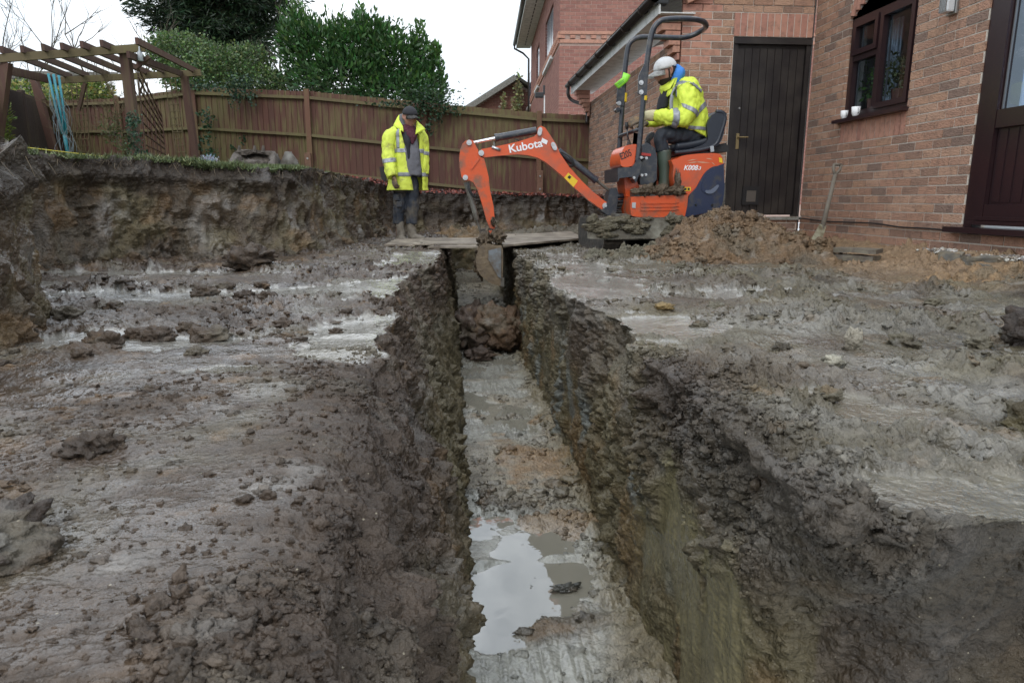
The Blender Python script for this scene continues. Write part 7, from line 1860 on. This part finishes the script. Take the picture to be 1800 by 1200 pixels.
# boots
for nm, (x0, y0, d, tx, ty) in {'l': (266, 1000, .0, 318, 1128), 'r': (350, 1000, -.02, 452, 1120)}.items():
    bm = bmesh.new(); hx = x0+8
    limb(bm, [(S(x0, 985, d), sr(34)), (S(hx, 1040, d), sr(33)), (S(hx+8, 1090, d), sr(34)), (S(hx+12, 1118, d), sr(24))], 14)
    heel = S(hx-8, 1120, d+.02); toe = S(tx-14, ty, d-.10); limb(bm, [(heel+Vector((0, 0, .02)), .042), (heel.lerp(toe, .5)+Vector((0, 0, .022)), .046), (toe+Vector((0, 0, .008)), .038), (toe+(toe-heel).normalized()*.03, .02)], 14)
    bo = fuse('boot', bm, .008, man, BOOTM, 1, .006, 16)
# hoodie core, black fleece, scarf
bm = bmesh.new(); loft(bm, [Rg(335, 305, 46, .07, .0), Rg(338, 345, 60, .105, -.02), Rg(345, 450, 72, .135, -.03), Rg(355, 560, 72, .14, -.03), Rg(360, 640, 72, .14, -.03)], 22, 5); fuse('hoodie', bm, .009, man, HOODG, 1, .007, 10)
bm = bmesh.new(); loft(bm, [Rg(322, 305, 36, .09, -.04), Rg(318, 380, 30, .12, -.06), Rg(322, 460, 24, .12, -.06), Rg(332, 560, 22, .12, -.05), Rg(345, 640, 20, .11, -.04)], 20, 5); fuse('dark_fleece', bm, .01, man, INNER, 1, .004)
bm = bmesh.new(); loft(bm, [Rg(332, 258, 48, .075, .01), Rg(334, 285, 60, .10, -.015), Rg(345, 320, 55, .115, -.04), Rg(358, 358, 32, .09, -.08), (S(364, 400, -.13), sr(12), .03, W, D)], 24, 5); fuse('scarf', bm, .007, man, SCARF, 1, .010, 16)
bm = bmesh.new(); loft(bm, [(S(300, 180, .06), sr(30), .06, W, D), (S(292, 215, .06), sr(42), .07, W, D), (S(300, 265, .05), sr(60), .08, W, D), (S(320, 305, .03), sr(66), .09, W, D)], 22, 4); fuse('hood', bm, .009, man, HOODG, 1, .006)
cap_parts(man, MH, 1.0, CAPB, CAPP)
bm = bmesh.new(); head_bm(bm, MH @ Matrix.Translation((0, -.010, .004)), 1.02); 
inv_ = MH.inverted(); bmesh.ops.delete(bm, geom=[f for f in bm.faces if (inv_ @ f.calc_center_median()).y > -.012 or (inv_ @ f.calc_center_median()).z < -.05], context='FACES'); from_bm('hair', bm, man, GREYH, True)
# coat: open shell with a gap at the front, sleeves
g0, g1 = R(58), R(106)
def CR(x, y, a, b_, g0, g1, dy=0): return (S(x, y, dy), sr(a), b_, W, D, R(g0), R(g1))
coat_r = [CR(330, 284, 66, .11, 62, 128, .03), CR(328, 310, 100, .13, 62, 125, .03), CR(330, 350, 116, .15, 60, 118, .03), CR(334, 430, 114, .165, 58, 110, .02), CR(336, 520, 118, .175, 56, 100, .02), CR(334, 620, 134, .18, 56, 94, .02), CR(330, 700, 148, .185, 56, 88, .02), CR(329, 748, 157, .19, 56, 86, .02)]
bm = bmesh.new(); loft(bm, coat_r, 64, 9, False, True)
V_ = np.array([v.co[:] for v in bm.verts]); bm.normal_update(); N_ = np.array([v.normal[:] for v in bm.verts]); q = V_*np.array([1, 1, .6]); dsp = .013*billow(q, 8, 2, 5)+.007*perlin(q, 20, 8)
for v, d_, n_ in zip(bm.verts, dsp, N_): v.co += Vector(n_)*float(d_)
bmesh.ops.solidify(bm, geom=bm.faces[:], thickness=.008)
coat = from_bm('coat', bm, man, HIVISD, True)
def sleeve(name, pts, par, m, vox=.009, fold=.010):
    bm = bmesh.new(); limb(bm, pts, 18, 6); return fuse(name, bm, vox, par, m, 1, fold, 11)
slL = sleeve('sleeve', [(S(250, 315, .0), sr(48)), (S(198, 350, -.03), sr(54)), (S(184, 440, -.07), sr(50)), (S(192, 530, -.13), sr(47)), (S(206, 610, -.19), sr(45)), (S(216, 648, -.21), sr(40))], man, HIVISD)
slR = sleeve('sleeve', [(S(395, 300, .02), sr(42)), (S(430, 350, .04), sr(50)), (S(447, 450, .04), sr(44)), (S(452, 540, .02), sr(40)), (S(458, 630, .0), sr(32))], man, HIVISD)
def zb(y): return S(300, y).z
for (y0, y1) in ((440, 470), (618, 647)):
    dx = .006; shell('reflective_band', coat, None, .004, TAPE, coat, [((0, YS, zb(y1)), (0, 0, 1)), ((0, YS, zb(y0)), (0, 0, -1))])
shell('reflective_band', coat, lambda c_, n_: c_.y < YS and abs(c_.x-S(258, 400).x) < .6, .0042, TAPE, coat, [((S(246, 300).x, 0, 0), (1, 0, 0)), ((S(270, 300).x, 0, 0), (-1, 0, 0)), ((0, 0, zb(438)), (0, 0, 1)), ((0, 0, zb(290)), (0, 0, -1))])
for sl_, yy in ((slL, ((455, 487), (612, 640))), (slR, ((478, 505),))):
    for (y0, y1) in yy: shell('reflective_band', sl_, None, .003, TAPE, sl_, [((0, 0, zb(y1)), (-.12 if sl_ is slL else .1, 0, 1)), ((0, 0, zb(y0)), (.12 if sl_ is slL else -.1, 0, -1))])
# collar wings
bm = bmesh.new(); 
for pts_ in ([S(262, 180, .03), S(246, 205, .03), S(218, 262, -.02), S(295, 308, -.13), S(290, 265, -.10), S(262, 215, -.02)], [S(392, 225, -.02), S(440, 270, -.05), S(460, 292, -.08), S(385, 330, -.15), S(392, 285, -.12)]):
    bm.faces.new([bm.verts.new(v) for v in pts_])
bmesh.ops.triangulate(bm, faces=bm.faces[:]); bmesh.ops.subdivide_edges(bm, edges=bm.edges[:], cuts=2); bmesh.ops.smooth_vert(bm, verts=bm.verts[:], factor=.4)
bmesh.ops.solidify(bm, geom=bm.faces[:], thickness=.012); from_bm('collar', bm, coat, HIVIS, True)
MW = orient(S(226, 655, -.215), (.12, -.25, -.95), (-.6, -.75, .1)); hand('glove', man, MW, GLOVE, .95, .45, 1)
MW = orient(S(461, 632, .0), (.05, -.1, -1), (.9, -.3, .1)); hand('glove', man, MW, GLOVE, .85, .5, -1)
tp = prism('tool_pouch', [(118, 575), (150, 570), (168, 600), (166, 680), (135, 668)], YS-.02, YS+.08, RUBB, man, A6, .01)
# ---------------- operator on the digger
YO = EY
A7 = Crop(1080, 80, 5.4545)
def O(x, y, dy=0): return A7(x, y, YO+dy)
orr = lambda v: A7.r(v, YO)
op = thing('person', O(800, 900), 'bearded man in white cap and yellow hi-vis jacket sitting on the digger working its levers', 'person')
MO = orient(O(492, 264, 0), (-.93, -.20, -.26))
lean = Vector((-.25, 0, 1)).normalized(); LW = Vector((0, 1, 0)); LD = Vector((1, 0, .25)).normalized()
RO = lambda x, y, hw_, dep, dd=None: (O(x, y), hw_, orr(dep), LW, dd or LD)
bm = bmesh.new(); head_bm(bm, MO, 1.1); limb(bm, [(O(530, 290), .055), (O(560, 350), .06), (O(600, 420), .09)], 14)
loft(bm, [RO(580, 400, .10, 60), RO(640, 470, .17, 100), RO(700, 600, .16, 110), RO(740, 760, .14, 90), RO(745, 830, .12, 60)], 20, 4)
limb(bm, [(O(740, 860, -.10), .07), (O(600, 855, -.14), .06), (O(460, 860, -.15), .06), (O(470, 1000, -.16), .05), (O(475, 1250, -.16), .045)], 12); limb(bm, [(O(740, 860, .10), .07), (O(560, 865, .14), .06), (O(380, 880, .16), .06), (O(380, 1050, .16), .05), (O(380, 1300, .16), .045)], 12)
fuse('body', bm, .0055, op, SKIN2, 1)
# beard and hair
bm = bmesh.new(); head_bm(bm, MO, 1.125); iv = MO.inverted()
def inb(f):
    c_ = iv @ f.calc_center_median(); return (c_.z < -.052 and c_.y > -.02 and not (abs(c_.x) < .02 and c_.z > -.066 and c_.z < -.052 and c_.y > .07)) or (abs(c_.x) > .06 and .0 < c_.y < .022 and c_.z < .02)
bmesh.ops.delete(bm, geom=[f for f in bm.faces if not inb(f)], context='FACES'); from_bm('beard', bm, op, HAIR, True)
bm = bmesh.new(); head_bm(bm, MO @ Matrix.Translation((0, -.016, .004)), 1.11); bmesh.ops.delete(bm, geom=[f for f in bm.faces if (iv @ f.calc_center_median()).y > .0 or (iv @ f.calc_center_median()).z < -.05], context='FACES'); from_bm('hair', bm, op, HAIR, True)
cap_parts(op, MO, 1.1, CAPW, CAPW)
# hood, lying round the neck
bm = bmesh.new(); loft(bm, [(O(592, 190), .05, orr(14), LW, LD), (O(600, 225), .085, orr(40), LW, LD), (O(600, 280), .10, orr(75), LW, LD), (O(585, 340), .095, orr(70), LW, LD), (O(560, 395), .085, orr(60), LW, LD), (O(530, 450), .07, orr(40), LW, LD)], 24, 5); fuse('hood', bm, .007, op, HOODB, 1, .006, 14)
bm = bmesh.new(); loft(bm, [(O(492, 425), .07, orr(36), LW, LD), (O(475, 500), .09, orr(50), LW, LD), (O(455, 610), .09, orr(48), LW, LD)], 18, 4); fuse('fleece', bm, .009, op, INNER, 1)
# jacket
bm = bmesh.new()
loft(bm, [RO(612, 335, .09, 68, Vector((.9, 0, .5))), RO(640, 375, .16, 118, Vector((.95, 0, .45))), RO(655, 450, .215, 160), RO(665, 560, .22, 178), RO(675, 680, .22, 200, Vector((1, 0, .2))), RO(690, 780, .22, 205, Vector((1, 0, -.1))), RO(730, 845, .21, 165, Vector((.96, 0, -.30))), RO(760, 870, .2, 140, Vector((.93, 0, -.4)))], 30, 6)
jk = fuse('jacket', bm, .0085, op, HIVIS, 2, .012, 9)
bm = bmesh.new(); limb(bm, [(O(670, 400, -.15), orr(92)), (O(705, 500, -.20), orr(98)), (O(715, 610, -.23), orr(98)), (O(660, 690, -.25), orr(86)), (O(560, 695, -.24), orr(78)), (O(450, 680, -.21), orr(66)), (O(392, 670, -.19), orr(54))], 20, 6)
sl = fuse('sleeve', bm, .008, op, HIVIS, 1, .013, 10)
bm = bmesh.new(); limb(bm, [(O(600, 420, .17), orr(80)), (O(590, 560, .22), orr(78)), (O(520, 680, .22), orr(66)), (O(400, 735, .16), orr(48)), (O(310, 752, .10), orr(34))], 18, 6); sl2 = fuse('sleeve', bm, .009, op, HIVIS, 1, .010, 11)
bm = bmesh.new()
for pts_ in ([O(430, 420, .0), O(448, 465, -.03), O(505, 490, -.10), O(575, 440, -.15), O(566, 405, -.12), O(485, 445, -.07)],): bm.faces.new([bm.verts.new(v) for v in pts_])
bmesh.ops.triangulate(bm, faces=bm.faces[:]); bmesh.ops.subdivide_edges(bm, edges=bm.edges[:], cuts=2); bmesh.ops.smooth_vert(bm, verts=bm.verts[:], factor=.5); bmesh.ops.solidify(bm, geom=bm.faces[:], thickness=.010); from_bm('collar', bm, jk, HIVIS, True)
def plane2(x0, y0, x1, y1, flip=1):
    a = O(x0, y0); b_ = O(x1, y1); d_ = (b_-a); return (a, Vector((-d_.z, 0, d_.x))*flip)
def band(src, l0, l1, par, grow=.004):
    a, n0 = plane2(*l0); b_, n1 = plane2(*l1); 
    if (b_-a).dot(n0) < 0: n0 = -n0
    if (a-b_).dot(n1) < 0: n1 = -n1
    return shell('reflective_band', src, None, grow, TAPE, par, [(a, n0), (b_, n1)])
band(sl, (478, 610, 466, 780), (530, 620, 522, 790), sl)
def band_upper(src): 
    a, n0 = plane2(560, 590, 760, 700); b_, n1 = plane2(560, 630, 740, 745)
    if (b_-a).dot(n0) < 0: n0 = -n0
    if (a-b_).dot(n1) < 0: n1 = -n1
    return shell('reflective_band', src, None, .004, TAPE, src, [(a, n0), (b_, n1), (O(560, 600), Vector((1, 0, .2)))])
band_upper(sl)
def bj(l0, l1, extra): 
    a, n0 = plane2(*l0); b_, n1 = plane2(*l1)
    if (b_-a).dot(n0) < 0: n0 = -n0
    if (a-b_).dot(n1) < 0: n1 = -n1
    return shell('reflective_band', jk, None, .005, TAPE, jk, [(a, n0), (b_, n1)]+extra)
bj((740, 620, 860, 520), (750, 668, 860, 575), [(O(740, 640), Vector((1, 0, 0)))])
bj((560, 785, 900, 808), (560, 812, 900, 842), [(O(640, 800), Vector((1, 0, 0)))])
# tape over the shoulder, following the sleeve seam
pth = [O(548, 612, -.238), O(545, 540, -.236), O(562, 460, -.235), O(600, 395, -.225), O(650, 350, -.17), O(720, 368, -.17), O(780, 410, -.15), O(820, 450, -.12)]
bm = bmesh.new(); Pp = [Vector(v) for v in spline(pth, 6)]; pr = None
for i, p in enumerate(Pp):
    d_ = (Pp[min(i+1, len(Pp)-1)]-Pp[max(i-1, 0)]).normalized(); s_ = d_.cross(Vector((0, 1, 0))).normalized()*orr(17); v2 = (bm.verts.new(p+s_), bm.verts.new(p-s_))
    if pr: bm.faces.new((pr[0], v2[0], v2[1], pr[1]))
    pr = v2
bmesh.ops.subdivide_edges(bm, edges=bm.edges[:], cuts=1, use_grid_fill=True)
from mathutils.bvhtree import BVHTree
bs_ = []
for src in (jk, sl): b2 = bmesh.new(); b2.from_mesh(src.data); bs_.append(BVHTree.FromBMesh(b2)); b2.free()
for v in bm.verts:
    best = None
    for tr in bs_:
        h_ = tr.ray_cast(Vector((v.co.x, YO-.8, v.co.z)), Vector((0, 1, 0)))
        if h_[0] and (best is None or h_[0].y < best): best = h_[0].y
    if best is not None: v.co.y = best-.005
bmesh.ops.solidify(bm, geom=bm.faces[:], thickness=.002); from_bm('reflective_band', bm, jk, TAPE, True)
# trousers and boots
bm = bmesh.new()
limb(bm, [(O(790, 880, -.08), orr(75)), (O(700, 860, -.11), orr(85)), (O(580, 855, -.14), orr(82)), (O(470, 850, -.16), orr(68)), (O(440, 900, -.16), orr(64)), (O(455, 960, -.16), orr(62)), (O(465, 1015, -.16), orr(64))], 20, 6)
limb(bm, [(O(790, 880, .10), orr(75)), (O(600, 870, .14), orr(78)), (O(420, 880, .16), orr(62)), (O(350, 900, .17), orr(56)), (O(345, 1010, .17), orr(50))], 18, 6)
loft(bm, [RO(700, 850, .17, 100, Vector((1, 0, 0))), RO(790, 880, .19, 85, Vector((1, 0, 0))), RO(830, 900, .17, 40, Vector((1, 0, 0)))], 20, 4)
fuse('trousers', bm, .0085, op, TROU, 2, .009, 10)
for (xx, yy, d_) in ((475, 1010, -.16), (350, 1010, .17)):
    bm = bmesh.new(); k0 = xx-475
    limb(bm, [(O(478+k0, 1005, d_), orr(66)), (O(478+k0, 1100, d_), orr(64)), (O(482+k0, 1200, d_), orr(56)), (O(480+k0, 1290, d_), orr(52)), (O(478+k0, 1350, d_), orr(50)), (O(470+k0, 1385, d_), orr(40))], 18, 5)
    heel = O(500+k0, 1380, d_); toe = O(355+k0, 1405, d_-.02); limb(bm, [(heel, .036), (heel.lerp(toe, .4)+Vector((0, 0, .015)), .050), (heel.lerp(toe, .8), .042), (toe, .030), (toe+Vector((-.02, 0, -.004)), .015)], 14, 4)
    bt = fuse('boot', bm, .008, op, WELLY, 1)
# gloves: near hand on the lever, cream gauntlet cuff; far hand on the console lever
bm = bmesh.new(); limb(bm, [(O(400, 672, -.19), orr(48)), (O(340, 672, -.18), orr(50)), (O(300, 680, -.17), orr(44)), (O(262, 705, -.16), orr(32))], 16, 5); fuse('glove_cuff', bm, .006, op, GLOVEC, 1, .004, 16)
MW = orient(O(262, 705, -.16), (-.93, .10, -.25), (.0, -.75, .65)); hand('glove', op, MW, GLOVE, 1.15, .62, 1)
MW = orient(O(305, 750, .10), (-1, -.05, -.1), (.0, -.2, 1)); hand('glove', op, MW, GLOVE, 1.0, .6, -1)
